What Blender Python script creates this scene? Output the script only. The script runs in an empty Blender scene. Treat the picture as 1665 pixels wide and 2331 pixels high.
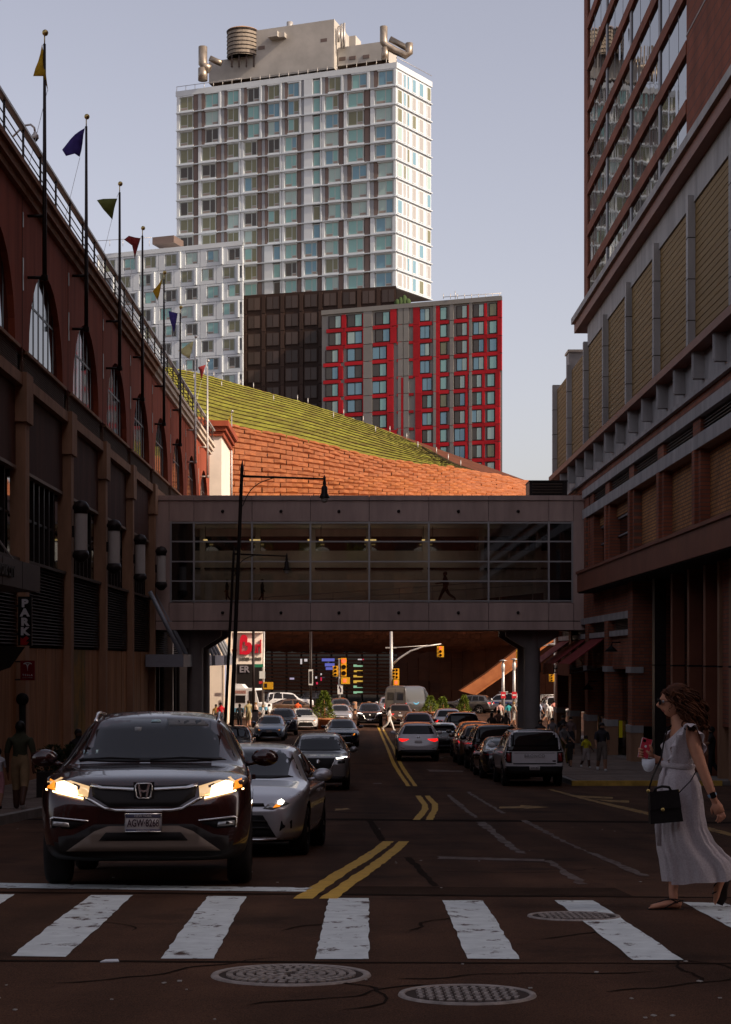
import bpy, bmesh, math, random
from mathutils import Vector, Matrix
from mathutils.bvhtree import BVHTree
from mathutils.geometry import delaunay_2d_cdt
R = math.radians
random.seed(11)
scene = bpy.context.scene
COL = scene.collection

# ---------------------------------------------------------------- camera (level, shift lens, 80 mm-class)
F, U0, V0, CZ = 4000.0, 815.0, 1500.0, 1.78      # focal length in photo pixels, vanishing point, eye height
cam = bpy.data.cameras.new('camera')
cam.sensor_fit = 'HORIZONTAL'; cam.sensor_width = 36.0
cam.lens = F / 1665.0 * 36.0
cam.shift_x = (832.5 - U0) / 1665.0
cam.shift_y = (V0 - 1165.5) / 1665.0
cam.clip_start = 0.1; cam.clip_end = 6000
camo = bpy.data.objects.new('camera', cam); COL.objects.link(camo)
camo.location = (0, 0, CZ); camo.rotation_euler = (R(90), 0, 0)
scene.camera = camo

# ---------------------------------------------------------------- sky and sun
SUN_EL = 32.0
SUN_DIR = Vector((0.88, -0.475, 0)).normalized() * math.cos(R(SUN_EL)) + Vector((0, 0, math.sin(R(SUN_EL))))
world = bpy.data.worlds.new('World'); scene.world = world; world.use_nodes = True
wn, wl = world.node_tree.nodes, world.node_tree.links
sky = wn.new('ShaderNodeTexSky'); sky.sky_type = 'NISHITA'; sky.sun_disc = False
sky.sun_elevation = R(SUN_EL); sky.sun_rotation = math.atan2(SUN_DIR.x, SUN_DIR.y)
sky.air_density = 1.0; sky.dust_density = 2.2; sky.ozone_density = 1.0; sky.altitude = 20
tint = wn.new('ShaderNodeMix'); tint.data_type = 'RGBA'; tint.blend_type = 'MULTIPLY'
tint.inputs['Factor'].default_value = 1.0
tint.inputs['B'].default_value = (0.85, 0.755, 0.745, 1)
hsv = wn.new('ShaderNodeHueSaturation'); hsv.inputs['Saturation'].default_value = 0.56
wl.new(sky.outputs[0], hsv.inputs['Color']); wl.new(hsv.outputs[0], tint.inputs['A'])
bg = wn['Background']; bg.inputs[1].default_value = 0.107
wl.new(tint.outputs['Result'], bg.inputs[0])
sl = bpy.data.lights.new('sun', 'SUN'); sl.energy = 2.4; sl.angle = R(0.5); sl.color = (1.0, 0.82, 0.62)
so = bpy.data.objects.new('sun', sl); COL.objects.link(so)
so.rotation_euler = SUN_DIR.to_track_quat('Z', 'Y').to_euler(); so.location = (60, -40, 60)
scene.view_settings.view_transform = 'Standard'
try: scene.view_settings.look = 'None'
except Exception: pass
scene.view_settings.exposure = 1.0; scene.view_settings.gamma = 1.0
scene.cycles.max_bounces = 6; scene.cycles.transparent_max_bounces = 8
scene.cycles.diffuse_bounces = 3; scene.cycles.glossy_bounces = 3
scene.cycles.caustics_reflective = False; scene.cycles.caustics_refractive = False

# ---------------------------------------------------------------- ground profile: the street runs downhill and levels out
GD = [(-60, 1.0), (0, 1.26), (8, 1.615), (10.3, 1.73), (13, 1.855), (16, 2.04), (19, 2.25), (22, 2.46), (25, 2.65), (35, 3.14),
      (45, 3.59), (54, 3.95), (65, 4.22), (77, 4.45), (100, 4.65), (126, 4.80), (160, 4.9), (6000, 4.95)]
def _gd(Y):
    for (a, da), (b, db) in zip(GD, GD[1:]):
        if Y <= b: return da + (db - da) * max(0, (Y - a)) / (b - a)
    return GD[-1][1]
def gz(Y):
    return CZ - sum(_gd(Y + k * 0.5) for k in (-3, -2, -1, 0, 1, 2, 3)) / 7
def P(u, v, Y):
    return Vector(((u - U0) * Y / F, Y, CZ + (V0 - v) * Y / F))
def PX(u, Y): return (u - U0) * Y / F
def PZ(v, Y): return CZ + (V0 - v) * Y / F
def G(u, v):
    lo, hi = 3.0, 900.0
    for _ in range(48):
        m = (lo + hi) / 2
        if (CZ - gz(m)) * F / m > v - V0: lo = m
        else: hi = m
    return Vector(((u - U0) * lo / F, lo, gz(lo)))

# ---------------------------------------------------------------- mesh builder
class MB:
    def __init__(s): s.v = []; s.f = []; s.m = []; s.sm = []
    def add(s, vs, fs, mi=0, smooth=False):
        b = len(s.v); s.v += [tuple(v) for v in vs]
        for f in fs: s.f.append(tuple(b + i for i in f)); s.m.append(mi); s.sm.append(smooth)
        return s
    def hexa(s, p, mi=0):
        return s.add(p, [(0, 3, 2, 1), (4, 5, 6, 7), (0, 1, 5, 4), (1, 2, 6, 5), (2, 3, 7, 6), (3, 0, 4, 7)], mi)
    def box(s, x0, x1, y0, y1, z0, z1, mi=0):
        if x1 < x0: x0, x1 = x1, x0
        if y1 < y0: y0, y1 = y1, y0
        if z1 < z0: z0, z1 = z1, z0
        return s.hexa([(x0, y0, z0), (x1, y0, z0), (x1, y1, z0), (x0, y1, z0), (x0, y0, z1), (x1, y0, z1), (x1, y1, z1), (x0, y1, z1)], mi)
    def extr(s, pts, vec, mi=0, smooth=False):
        n = len(pts); vec = Vector(vec)
        a = [Vector(p) for p in pts]; b = [p + vec for p in a]
        nrm = Vector((0, 0, 0))
        for i in range(n): nrm += a[i].cross(a[(i + 1) % n])
        fs = [tuple(range(n - 1, -1, -1)), tuple(range(n, 2 * n))]
        sd = [(i, (i + 1) % n, n + (i + 1) % n, n + i) for i in range(n)]
        if nrm.dot(vec) < 0:
            fs = [tuple(reversed(f)) for f in fs]; sd = [tuple(reversed(f)) for f in sd]
        return s.add(a + b, fs + sd, mi, smooth)
    def tube(s, path, rad, n=10, mi=0, smooth=True, caps=True):
        path = [Vector(p) for p in path]
        if not hasattr(rad, '__len__'): rad = [rad] * len(path)
        vs = []; up0 = None
        for i, p in enumerate(path):
            d = (path[min(i + 1, len(path) - 1)] - path[max(i - 1, 0)])
            if d.length < 1e-9: d = Vector((0, 0, 1))
            d.normalize()
            if up0 is None: up0 = Vector((0, 0, 1)) if abs(d.z) < 0.9 else Vector((0, 1, 0))
            x = d.cross(up0)
            if x.length < 1e-6: x = d.cross(Vector((1, 0, 0)))
            x.normalize(); y = x.cross(d); up0 = y
            for k in range(n):
                a = 2 * math.pi * k / n
                r = rad[i]; rx, ry = r if hasattr(r, '__len__') else (r, r)
                vs.append(p + x * math.cos(a) * rx + y * math.sin(a) * ry)
        fs = []
        for i in range(len(path) - 1):
            for k in range(n):
                k2 = (k + 1) % n
                fs.append((i * n + k, i * n + k2, (i + 1) * n + k2, (i + 1) * n + k))
        s.add(vs, fs, mi, smooth)
        b = len(s.v) - len(vs)
        if caps:
            s.f.append(tuple(b + k for k in range(n - 1, -1, -1))); s.m.append(mi); s.sm.append(False)
            q = b + (len(path) - 1) * n
            s.f.append(tuple(q + k for k in range(n))); s.m.append(mi); s.sm.append(False)
        return s
    def lathe(s, prof, n=16, c=(0, 0, 0), mi=0, axis='z', smooth=True):
        vs = []
        for r, h in prof:
            for k in range(n):
                a = 2 * math.pi * k / n; x, y = r * math.cos(a), r * math.sin(a)
                q = {'z': (x, y, h), 'y': (x, h, y), 'x': (h, x, y)}[axis]
                vs.append((c[0] + q[0], c[1] + q[1], c[2] + q[2]))
        fs = []
        for i in range(len(prof) - 1):
            for k in range(n):
                k2 = (k + 1) % n
                f = (i * n + k, i * n + k2, (i + 1) * n + k2, (i + 1) * n + k)
                fs.append(tuple(reversed(f)) if axis == 'y' else f)
        return s.add(vs, fs, mi, smooth)
    def ell(s, c, r, n=12, m=8, mi=0):
        c = Vector(c)
        if not hasattr(r, '__len__'): r = (r, r, r)
        vs = [c - Vector((0, 0, r[2]))]
        for j in range(1, m):
            t = -math.pi / 2 + math.pi * j / m
            for k in range(n):
                a = 2 * math.pi * k / n
                vs.append(c + Vector((r[0] * math.cos(t) * math.cos(a), r[1] * math.cos(t) * math.sin(a), r[2] * math.sin(t))))
        vs.append(c + Vector((0, 0, r[2])))
        fs = [(0, 1 + (k + 1) % n, 1 + k) for k in range(n)]
        for j in range(m - 2):
            for k in range(n):
                k2 = (k + 1) % n
                fs.append((1 + j * n + k, 1 + j * n + k2, 1 + (j + 1) * n + k2, 1 + (j + 1) * n + k))
        l = len(vs) - 1; b = 1 + (m - 2) * n
        fs += [(b + k, b + (k + 1) % n, l) for k in range(n)]
        return s.add(vs, fs, mi, True)
    def grid(s, fn, nu, nv, mi=0, smooth=True, wrap=False):
        vs = [fn(i, j) for j in range(nv) for i in range(nu)]
        fs = []
        for j in range(nv - 1):
            for i in range(nu if wrap else nu - 1):
                i2 = (i + 1) % nu
                fs.append((j * nu + i, j * nu + i2, (j + 1) * nu + i2, (j + 1) * nu + i))
        return s.add(vs, fs, mi, smooth)
    def mesh(s, name):
        me = bpy.data.meshes.new(name); me.from_pydata(s.v, [], s.f)
        me.polygons.foreach_set('material_index', s.m); me.polygons.foreach_set('use_smooth', s.sm)
        me.update(); return me

def setmats(me, mats):
    for m in (mats if isinstance(mats, (list, tuple)) else [mats]): me.materials.append(m)
def link(name, me, parent=None, loc=None, rot=None, scale=None, world_space=False):
    o = bpy.data.objects.new(name, me); COL.objects.link(o)
    if parent:
        o.parent = parent
        if world_space: o.matrix_parent_inverse = WINV[parent.name]
    if loc is not None: o.location = loc
    if rot is not None: o.rotation_euler = rot
    if scale is not None: o.scale = scale
    return o
WINV = {}
def tag(o, label=None, cat=None, group=None, kind=None):
    if label: o['label'] = label
    if cat: o['category'] = cat
    if group: o['group'] = group
    if kind: o['kind'] = kind
    return o
def thing(name, label, cat, loc=(0, 0, 0), rz=0, group=None):
    o = bpy.data.objects.new(name, None); COL.objects.link(o)
    o.empty_display_size = 0.3
    o.location = loc; o.rotation_euler = (0, 0, rz)
    WINV[o.name] = (Matrix.Translation(loc) @ Matrix.Rotation(rz, 4, 'Z')).inverted()
    WM[o.name] = Matrix.Translation(loc) @ Matrix.Rotation(rz, 4, 'Z')
    return tag(o, label, cat, group)
WM = {}
def wpart(name, mb, mats, parent, kind=None):
    """part whose vertices are given in world coordinates"""
    me = mb.mesh(name) if isinstance(mb, MB) else mb
    setmats(me, mats)
    o = link(name, me, parent, world_space=True)
    if kind: o['kind'] = kind
    return o
def lpart(name, mb, mats, parent, loc=None, rot=None):
    me = mb.mesh(name) if isinstance(mb, MB) else mb
    setmats(me, mats)
    return link(name, me, parent, loc, rot)
def subw(name, mb, mats, partobj):
    """sub-part of a world-space part, also in world coordinates"""
    me = mb.mesh(name) if isinstance(mb, MB) else mb
    setmats(me, mats)
    return link(name, me, partobj)
def copy_tree(o, parent=None):
    c = o.copy(); COL.objects.link(c)
    if parent: c.parent = parent
    for ch in list(o.children): copy_tree(ch, c)
    return c
def struct(name, mb, mats):
    me = mb.mesh(name) if isinstance(mb, MB) else mb
    setmats(me, mats); o = link(name, me); o['kind'] = 'structure'; return o
UNIT = {}
def unit(mat):
    """shared unit box mesh (0..1 in x, -1..0 in y, 0..1 in z) with this material"""
    k = mat.name
    if k not in UNIT:
        me = MB().box(0, 1, 0, 1, 0, 1).mesh('box_' + k); setmats(me, mat); UNIT[k] = me
    return UNIT[k]
FRAME = {}
def face_box(name, mat, parent, org, ax, az_n, s0, s1, z0, z1, d0, d1):
    """box on a vertical facade: org point, ax unit direction along it, az_n outward normal; s along, d outward depth"""
    o = bpy.data.objects.new(name, unit(mat)); COL.objects.link(o)
    o.parent = parent
    m = Matrix(((ax.x * (s1 - s0), az_n.x * (d1 - d0), 0, org.x + ax.x * s0 + az_n.x * d0),
                (ax.y * (s1 - s0), az_n.y * (d1 - d0), 0, org.y + ax.y * s0 + az_n.y * d0),
                (0, 0, z1 - z0, z0), (0, 0, 0, 1)))
    o.matrix_parent_inverse = WINV[parent.name] if parent.name in WINV else Matrix()
    o.matrix_basis = m
    return o
TMP = bpy.data.scenes.new('workbench')
def eval_mesh(o):
    """evaluate a temporary object in its own small scene (fast) and return its mesh"""
    vl = TMP.view_layers[0]; vl.update()
    return bpy.data.meshes.new_from_object(o.evaluated_get(vl.depsgraph))
def text_mesh(s, size, extrude, mats, font_off=0.0, align='CENTER', space=1.0, sx=1.0):
    cu = bpy.data.curves.new('lettering', 'FONT'); cu.body = s; cu.size = size; cu.extrude = extrude
    cu.align_x = align; cu.align_y = 'CENTER'; cu.offset = font_off; cu.space_character = space; cu.resolution_u = 3
    o = bpy.data.objects.new('lettering', cu); TMP.collection.objects.link(o)
    me = eval_mesh(o)
    bpy.data.objects.remove(o); bpy.data.curves.remove(cu)
    if sx != 1.0:
        for v in me.vertices: v.co.x *= sx
    me.materials.clear(); setmats(me, mats)
    return me
def inside(poly, x, y):
    c = False; n = len(poly)
    for i in range(n):
        x1, y1 = poly[i]; x2, y2 = poly[(i + 1) % n]
        if (y1 > y) != (y2 > y) and x < (x2 - x1) * (y - y1) / (y2 - y1) + x1: c = not c
    return c
def tess(poly, res, jit=0.0):
    """dense triangulation of a 2D polygon -> verts, tris, boundary edges"""
    pts = []; n = len(poly)
    for i in range(n):
        a, b = Vector(poly[i]), Vector(poly[(i + 1) % n])
        k = max(1, int((b - a).length / res))
        for j in range(k):
            q = a.lerp(b, j / k)
            if jit and j: q = q + Vector((random.uniform(-jit, jit), random.uniform(-jit, jit)))
            pts.append(q)
    nb = len(pts); bd = [tuple(p) for p in pts]
    xs = [p[0] for p in bd]; ys = [p[1] for p in bd]
    x = min(xs) + res * 0.5
    while x < max(xs):
        y = min(ys) + res * 0.5
        while y < max(ys):
            if inside(bd, x, y) and min((x - q[0]) ** 2 + (y - q[1]) ** 2 for q in bd) > (res * 0.4) ** 2: pts.append(Vector((x, y)))
            y += res
        x += res
    v, e, f, *_ = delaunay_2d_cdt(pts, [(i, (i + 1) % nb) for i in range(nb)], [list(range(nb))], 1, 1e-6)
    f = [tuple(t) for t in f]
    cnt = {}
    for t in f:
        for i in range(len(t)):
            k = (t[i], t[(i + 1) % len(t)]); cnt[k] = 1
    be = [k for k in cnt if (k[1], k[0]) not in cnt]
    return v, f, be
# ---------------------------------------------------------------- procedural materials
def M(name, col, rough=0.6, metal=0.0, spec=0.18, var=0.0, vs=3.0, bump=0.0, bs=40.0, coat=0.0, emit=None, es=1.0,
      rnd=0.0, col2=None, tc='pos', vstretch=None, detail=4.0):
    m = bpy.data.materials.new(name); m.use_nodes = True
    nt = m.node_tree; n = nt.nodes; l = nt.links; b = n['Principled BSDF']
    c4 = (*col, 1)
    b.inputs['Base Color'].default_value = c4; b.inputs['Roughness'].default_value = rough
    b.inputs['Metallic'].default_value = metal; b.inputs['Specular IOR Level'].default_value = spec
    b.inputs['Coat Weight'].default_value = coat; b.inputs['Coat Roughness'].default_value = 0.04
    if emit: b.inputs['Emission Color'].default_value = (*emit, 1); b.inputs['Emission Strength'].default_value = es
    vec = None
    if var or bump or col2:
        if tc == 'pos': vec = n.new('ShaderNodeNewGeometry').outputs['Position']
        else: vec = n.new('ShaderNodeTexCoord').outputs['Object']
        if vstretch:
            mp = n.new('ShaderNodeMapping'); mp.inputs['Scale'].default_value = vstretch
            l.new(vec, mp.inputs[0]); vec = mp.outputs[0]
    src = None
    if var or col2:
        nz = n.new('ShaderNodeTexNoise'); nz.inputs['Scale'].default_value = vs; nz.inputs['Detail'].default_value = detail
        nz.inputs['Roughness'].default_value = 0.62
        l.new(vec, nz.inputs['Vector'])
        rp = n.new('ShaderNodeValToRGB')
        rp.color_ramp.elements[0].position = 0.32; rp.color_ramp.elements[1].position = 0.68
        hi = col2 or tuple(min(1, x * (1 + var)) for x in col); lo = col if col2 else tuple(x * (1 - var) for x in col)
        rp.color_ramp.elements[0].color = (*lo, 1); rp.color_ramp.elements[1].color = (*hi, 1)
        l.new(nz.outputs[0], rp.inputs[0]); src = rp.outputs[0]
    if rnd:
        oi = n.new('ShaderNodeObjectInfo'); hs = n.new('ShaderNodeHueSaturation')
        mr = n.new('ShaderNodeMapRange'); mr.inputs[3].default_value = 1 - rnd; mr.inputs[4].default_value = 1 + rnd
        l.new(oi.outputs['Random'], mr.inputs[0]); l.new(mr.outputs[0], hs.inputs['Value'])
        if src: l.new(src, hs.inputs['Color'])
        else: hs.inputs['Color'].default_value = c4
        src = hs.outputs[0]
    if src: l.new(src, b.inputs['Base Color'])
    if bump:
        nb = n.new('ShaderNodeTexNoise'); nb.inputs['Scale'].default_value = bs; nb.inputs['Detail'].default_value = 3
        l.new(vec, nb.inputs['Vector'])
        bp = n.new('ShaderNodeBump'); bp.inputs['Strength'].default_value = bump; bp.inputs['Distance'].default_value = 0.02
        l.new(nb.outputs[0], bp.inputs['Height']); l.new(bp.outputs[0], b.inputs['Normal'])
    return m
def brick_mat(name, c1, c2, mortar, scale, axes, rough=0.8, bump=0.4, bw=0.5, rh=0.25, ms=0.02, off=0.5):
    m = bpy.data.materials.new(name); m.use_nodes = True
    n = m.node_tree.nodes; l = m.node_tree.links; b = n['Principled BSDF']; b.inputs['Roughness'].default_value = rough; b.inputs['Specular IOR Level'].default_value = 0.15
    g = n.new('ShaderNodeNewGeometry'); sp = n.new('ShaderNodeSeparateXYZ'); cb = n.new('ShaderNodeCombineXYZ')
    l.new(g.outputs['Position'], sp.inputs[0]); l.new(sp.outputs[axes[0]], cb.inputs[0]); l.new(sp.outputs[axes[1]], cb.inputs[1])
    br = n.new('ShaderNodeTexBrick'); l.new(cb.outputs[0], br.inputs['Vector'])
    br.inputs['Scale'].default_value = scale; br.inputs['Color1'].default_value = (*c1, 1); br.inputs['Color2'].default_value = (*c2, 1)
    br.inputs['Mortar'].default_value = (*mortar, 1); br.inputs['Mortar Size'].default_value = ms
    br.inputs['Brick Width'].default_value = bw; br.inputs['Row Height'].default_value = rh; br.offset = off
    nz = n.new('ShaderNodeTexNoise'); nz.inputs['Scale'].default_value = 0.9; nz.inputs['Detail'].default_value = 5
    l.new(g.outputs['Position'], nz.inputs['Vector'])
    mr = n.new('ShaderNodeMapRange'); mr.inputs[1].default_value = 0.3; mr.inputs[2].default_value = 0.7
    mr.inputs[3].default_value = 0.72; mr.inputs[4].default_value = 1.2
    l.new(nz.outputs[0], mr.inputs[0])
    hs = n.new('ShaderNodeHueSaturation'); l.new(br.outputs['Color'], hs.inputs['Color']); l.new(mr.outputs[0], hs.inputs['Value'])
    l.new(hs.outputs[0], b.inputs['Base Color'])
    bp = n.new('ShaderNodeBump'); bp.inputs['Strength'].default_value = bump; bp.inputs['Distance'].default_value = 0.02; bp.invert = True
    l.new(br.outputs['Fac'], bp.inputs['Height']); l.new(bp.outputs[0], b.inputs['Normal'])
    return m
def paint_mat(name, col, under, amount=0.5, scale=9.0):
    """road paint worn through to the asphalt in patches"""
    m = M(name, col, 0.7, var=0.12, vs=6)
    n = m.node_tree.nodes; l = m.node_tree.links; b = n['Principled BSDF']
    src = b.inputs['Base Color'].links[0].from_socket
    g = n.new('ShaderNodeNewGeometry'); nz = n.new('ShaderNodeTexNoise'); nz.inputs['Scale'].default_value = scale
    nz.inputs['Detail'].default_value = 7; nz.inputs['Roughness'].default_value = 0.7
    mp = n.new('ShaderNodeMapping'); mp.inputs['Scale'].default_value = (1, 0.6, 1)
    l.new(g.outputs['Position'], mp.inputs[0]); l.new(mp.outputs[0], nz.inputs['Vector'])
    rp = n.new('ShaderNodeValToRGB'); rp.color_ramp.elements[0].position = amount; rp.color_ramp.elements[1].position = amount + 0.07
    l.new(nz.outputs[0], rp.inputs[0])
    mx = n.new('ShaderNodeMix'); mx.data_type = 'RGBA'; l.new(rp.outputs[0], mx.inputs['Factor'])
    l.new(src, mx.inputs['A']); mx.inputs['B'].default_value = (*under, 1); l.new(mx.outputs['Result'], b.inputs['Base Color'])
    return m
def glass_see(name, tintc, refl=0.12, tr=0.8, rough=0.02, wavy=0.0, wscale=0.5):
    """window pane: partly see-through, partly mirror (Fresnel)"""
    m = bpy.data.materials.new(name); m.use_nodes = True
    n = m.node_tree.nodes; l = m.node_tree.links; n.remove(n['Principled BSDF']); out = n['Material Output']
    t = n.new('ShaderNodeBsdfTransparent'); t.inputs[0].default_value = (*[c * tr for c in tintc], 1)
    gl = n.new('ShaderNodeBsdfGlossy'); gl.inputs['Roughness'].default_value = rough; gl.inputs[0].default_value = (0.95, 0.97, 1, 1)
    lw = n.new('ShaderNodeLayerWeight'); lw.inputs[0].default_value = 0.35
    mr = n.new('ShaderNodeMapRange'); mr.inputs[3].default_value = refl; mr.inputs[4].default_value = 0.95
    l.new(lw.outputs['Fresnel'], mr.inputs[0])
    mx = n.new('ShaderNodeMixShader'); l.new(mr.outputs[0], mx.inputs[0]); l.new(t.outputs[0], mx.inputs[1]); l.new(gl.outputs[0], mx.inputs[2])
    l.new(mx.outputs[0], out.inputs[0])
    return m
def mirror_glass(name, col, rough=0.03, spec=1.0, wavy=0.0, wscale=0.4, rnd=0.0, metal=0.0):
    m = M(name, col, rough, metal, spec, rnd=rnd)
    n = m.node_tree.nodes; l = m.node_tree.links; b = n['Principled BSDF']
    b.inputs['IOR'].default_value = 1.9
    if wavy:
        g = n.new('ShaderNodeNewGeometry'); mp = n.new('ShaderNodeMapping'); mp.inputs['Scale'].default_value = (1, 1, 0.35)
        nz = n.new('ShaderNodeTexNoise'); nz.inputs['Scale'].default_value = wscale; nz.inputs['Detail'].default_value = 1
        l.new(g.outputs['Position'], mp.inputs[0]); l.new(mp.outputs[0], nz.inputs['Vector'])
        bp = n.new('ShaderNodeBump'); bp.inputs['Strength'].default_value = wavy; bp.inputs['Distance'].default_value = 0.05
        l.new(nz.outputs[0], bp.inputs['Height']); l.new(bp.outputs[0], b.inputs['Normal'])
    return m
ASPH = (0.062, 0.028, 0.018)
m_asph = M('asphalt', (0.044, 0.0205, 0.0115), 0.9, var=0.0, col2=(0.076, 0.0355, 0.020), vs=0.7, bump=0.5, bs=60, spec=0.10, detail=8)
def _asph():
    n = m_asph.node_tree.nodes; l = m_asph.node_tree.links; b = n['Principled BSDF']
    src = b.inputs['Base Color'].links[0].from_socket
    g = n.new('ShaderNodeNewGeometry')
    a = n.new('ShaderNodeTexNoise'); a.inputs['Scale'].default_value = 130; a.inputs['Detail'].default_value = 2
    l.new(g.outputs['Position'], a.inputs['Vector'])
    mr = n.new('ShaderNodeMapRange'); mr.inputs[1].default_value = 0.3; mr.inputs[2].default_value = 0.75; mr.inputs[3].default_value = 0.42; mr.inputs[4].default_value = 1.95
    l.new(a.outputs[0], mr.inputs[0])
    mp = n.new('ShaderNodeMapping'); mp.inputs['Scale'].default_value = (1.2, 0.05, 1)
    l.new(g.outputs['Position'], mp.inputs[0])
    c = n.new('ShaderNodeTexNoise'); c.inputs['Scale'].default_value = 1.0; c.inputs['Detail'].default_value = 3; l.new(mp.outputs[0], c.inputs['Vector'])
    mr2 = n.new('ShaderNodeMapRange'); mr2.inputs[1].default_value = 0.35; mr2.inputs[2].default_value = 0.65; mr2.inputs[3].default_value = 0.72; mr2.inputs[4].default_value = 1.3
    l.new(c.outputs[0], mr2.inputs[0])
    mu = n.new('ShaderNodeMath'); mu.operation = 'MULTIPLY'; l.new(mr.outputs[0], mu.inputs[0]); l.new(mr2.outputs[0], mu.inputs[1])
    st = n.new('ShaderNodeTexNoise'); st.inputs['Scale'].default_value = 0.55; st.inputs['Detail'].default_value = 6; st.inputs['Roughness'].default_value = .65; l.new(g.outputs['Position'], st.inputs['Vector'])
    mr3 = n.new('ShaderNodeMapRange'); mr3.inputs[1].default_value = 0.56; mr3.inputs[2].default_value = 0.66; mr3.inputs[3].default_value = 1.0; mr3.inputs[4].default_value = 0.55
    l.new(st.outputs[0], mr3.inputs[0]); mu2 = n.new('ShaderNodeMath'); mu2.operation = 'MULTIPLY'; l.new(mu.outputs[0], mu2.inputs[0]); l.new(mr3.outputs[0], mu2.inputs[1])
    hs = n.new('ShaderNodeHueSaturation'); l.new(src, hs.inputs['Color']); l.new(mu2.outputs[0], hs.inputs['Value']); l.new(hs.outputs[0], b.inputs['Base Color'])
_asph()
m_walk = M('sidewalk_concrete', (0.20, 0.17, 0.15), 0.85, var=0.25, vs=1.2, bump=0.3, bs=50)
m_curb = M('curb_stone', (0.24, 0.22, 0.20), 0.8, var=0.2, vs=2)
m_curby = M('curb_yellow', (0.50, 0.30, 0.06), 0.7, var=0.3, vs=3)
m_white = paint_mat('road_white', (0.64, 0.675, 0.655), ASPH, 0.565, 6.0)
m_white2 = paint_mat('road_white_faded', (0.13, 0.095, 0.08), ASPH, 0.49, 6.0)
m_yel = paint_mat('road_yellow', (0.55, 0.32, 0.04), ASPH, 0.62, 8.0)
m_yel2 = paint_mat('road_yellow_faded', (0.30, 0.17, 0.045), ASPH, 0.52, 6.0)
m_tar = M('tar_seam', (0.016, 0.009, 0.006), 0.95, spec=.04, var=0.3, vs=4)
m_patch = M('asphalt_patch', (0.036, 0.019, 0.012), 0.95, spec=.05, var=0.3, vs=2, bump=0.4, bs=70)
m_iron = M('cast_iron', (0.30, 0.25, 0.22), 0.55, 0.2, var=0.3, vs=12, bump=0.2)
m_irond = M('iron_recess', (0.045, 0.030, 0.024), 0.9)
m_stucco = M('red_stucco', (0.29, 0.066, 0.033), 0.85, var=0.24, vs=1.3, vstretch=(1, 1, .14), bump=0.25, bs=30)
m_stuccod = M('brown_stucco', (0.085, 0.034, 0.022), 0.85, var=0.28, vs=1.3, vstretch=(1, 1, .14), bump=0.25, bs=30)
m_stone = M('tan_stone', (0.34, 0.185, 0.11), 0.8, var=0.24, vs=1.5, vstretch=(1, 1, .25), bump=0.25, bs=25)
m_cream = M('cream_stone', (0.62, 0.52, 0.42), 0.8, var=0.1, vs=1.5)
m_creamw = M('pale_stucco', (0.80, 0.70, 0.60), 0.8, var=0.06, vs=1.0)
m_louv = M('louver_slat', (0.24, 0.17, 0.125), 0.6, var=0.1, vs=2)
m_louvd = M('louver_dark', (0.075, 0.048, 0.036), 0.6, var=0.1, vs=2)
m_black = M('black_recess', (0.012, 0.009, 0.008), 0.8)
m_dkmetal = M('dark_metal', (0.030, 0.022, 0.020), 0.45, 0.3, var=0.15, vs=8)
m_pole = M('pole_paint', (0.022, 0.014, 0.012), 0.4, 0.2)
m_galv = M('galvanised_steel', (0.50, 0.47, 0.44), 0.45, 0.6, var=0.1, vs=6)
m_gold = M('brass_ball', (0.45, 0.33, 0.12), 0.3, 0.9)
m_bridgep = M('bridge_panel', (0.48, 0.335, 0.285), 0.6, var=0.16, vs=1.4, vstretch=(1, 1, .2), bump=0.1, bs=60, rnd=0.06)
m_mull = M('mullion_metal', (0.38, 0.35, 0.34), 0.4, 0.4)
m_colc = M('column_paint', (0.24, 0.20, 0.185), 0.6, var=0.1, vs=1)
m_intw = M('bridge_inner_wall', (0.46, 0.40, 0.345), 0.8, var=0.2, vs=0.6)
m_intd = M('bridge_inner_dark', (0.025, 0.018, 0.014), 0.8)
m_pane = glass_see('bridge_glass', (0.95, 0.93, 0.90), 0.05, 0.92)
m_warm = M('ceiling_lamp', (1, 0.8, 0.4), emit=(1.0, 0.72, 0.28), es=.35)
m_dglass = mirror_glass('dark_window', (0.010, 0.009, 0.009), 0.04, 0.6, wavy=0.1, wscale=0.8)
m_skyglass = mirror_glass('arch_window', (0.02, 0.022, 0.03), 0.05, 1.0, wavy=0.15, wscale=0.6)
m_wood = M('hoarding_plywood', (0.34, 0.155, 0.07), 0.75, var=0.3, vs=2.2, vstretch=(1, 3, 0.25), bump=0.15, bs=12, rnd=0.18)
m_wood2 = M('hoarding_mural', (0.34, 0.17, 0.03), 0.75, col2=(0.12, 0.10, 0.05), vs=1.0, rnd=0.1)
m_lantw = M('lantern_glass', (0.55, 0.50, 0.46), 0.35, var=0.05)
m_rail = M('railing_metal', (0.05, 0.04, 0.038), 0.5, 0.3)
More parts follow.
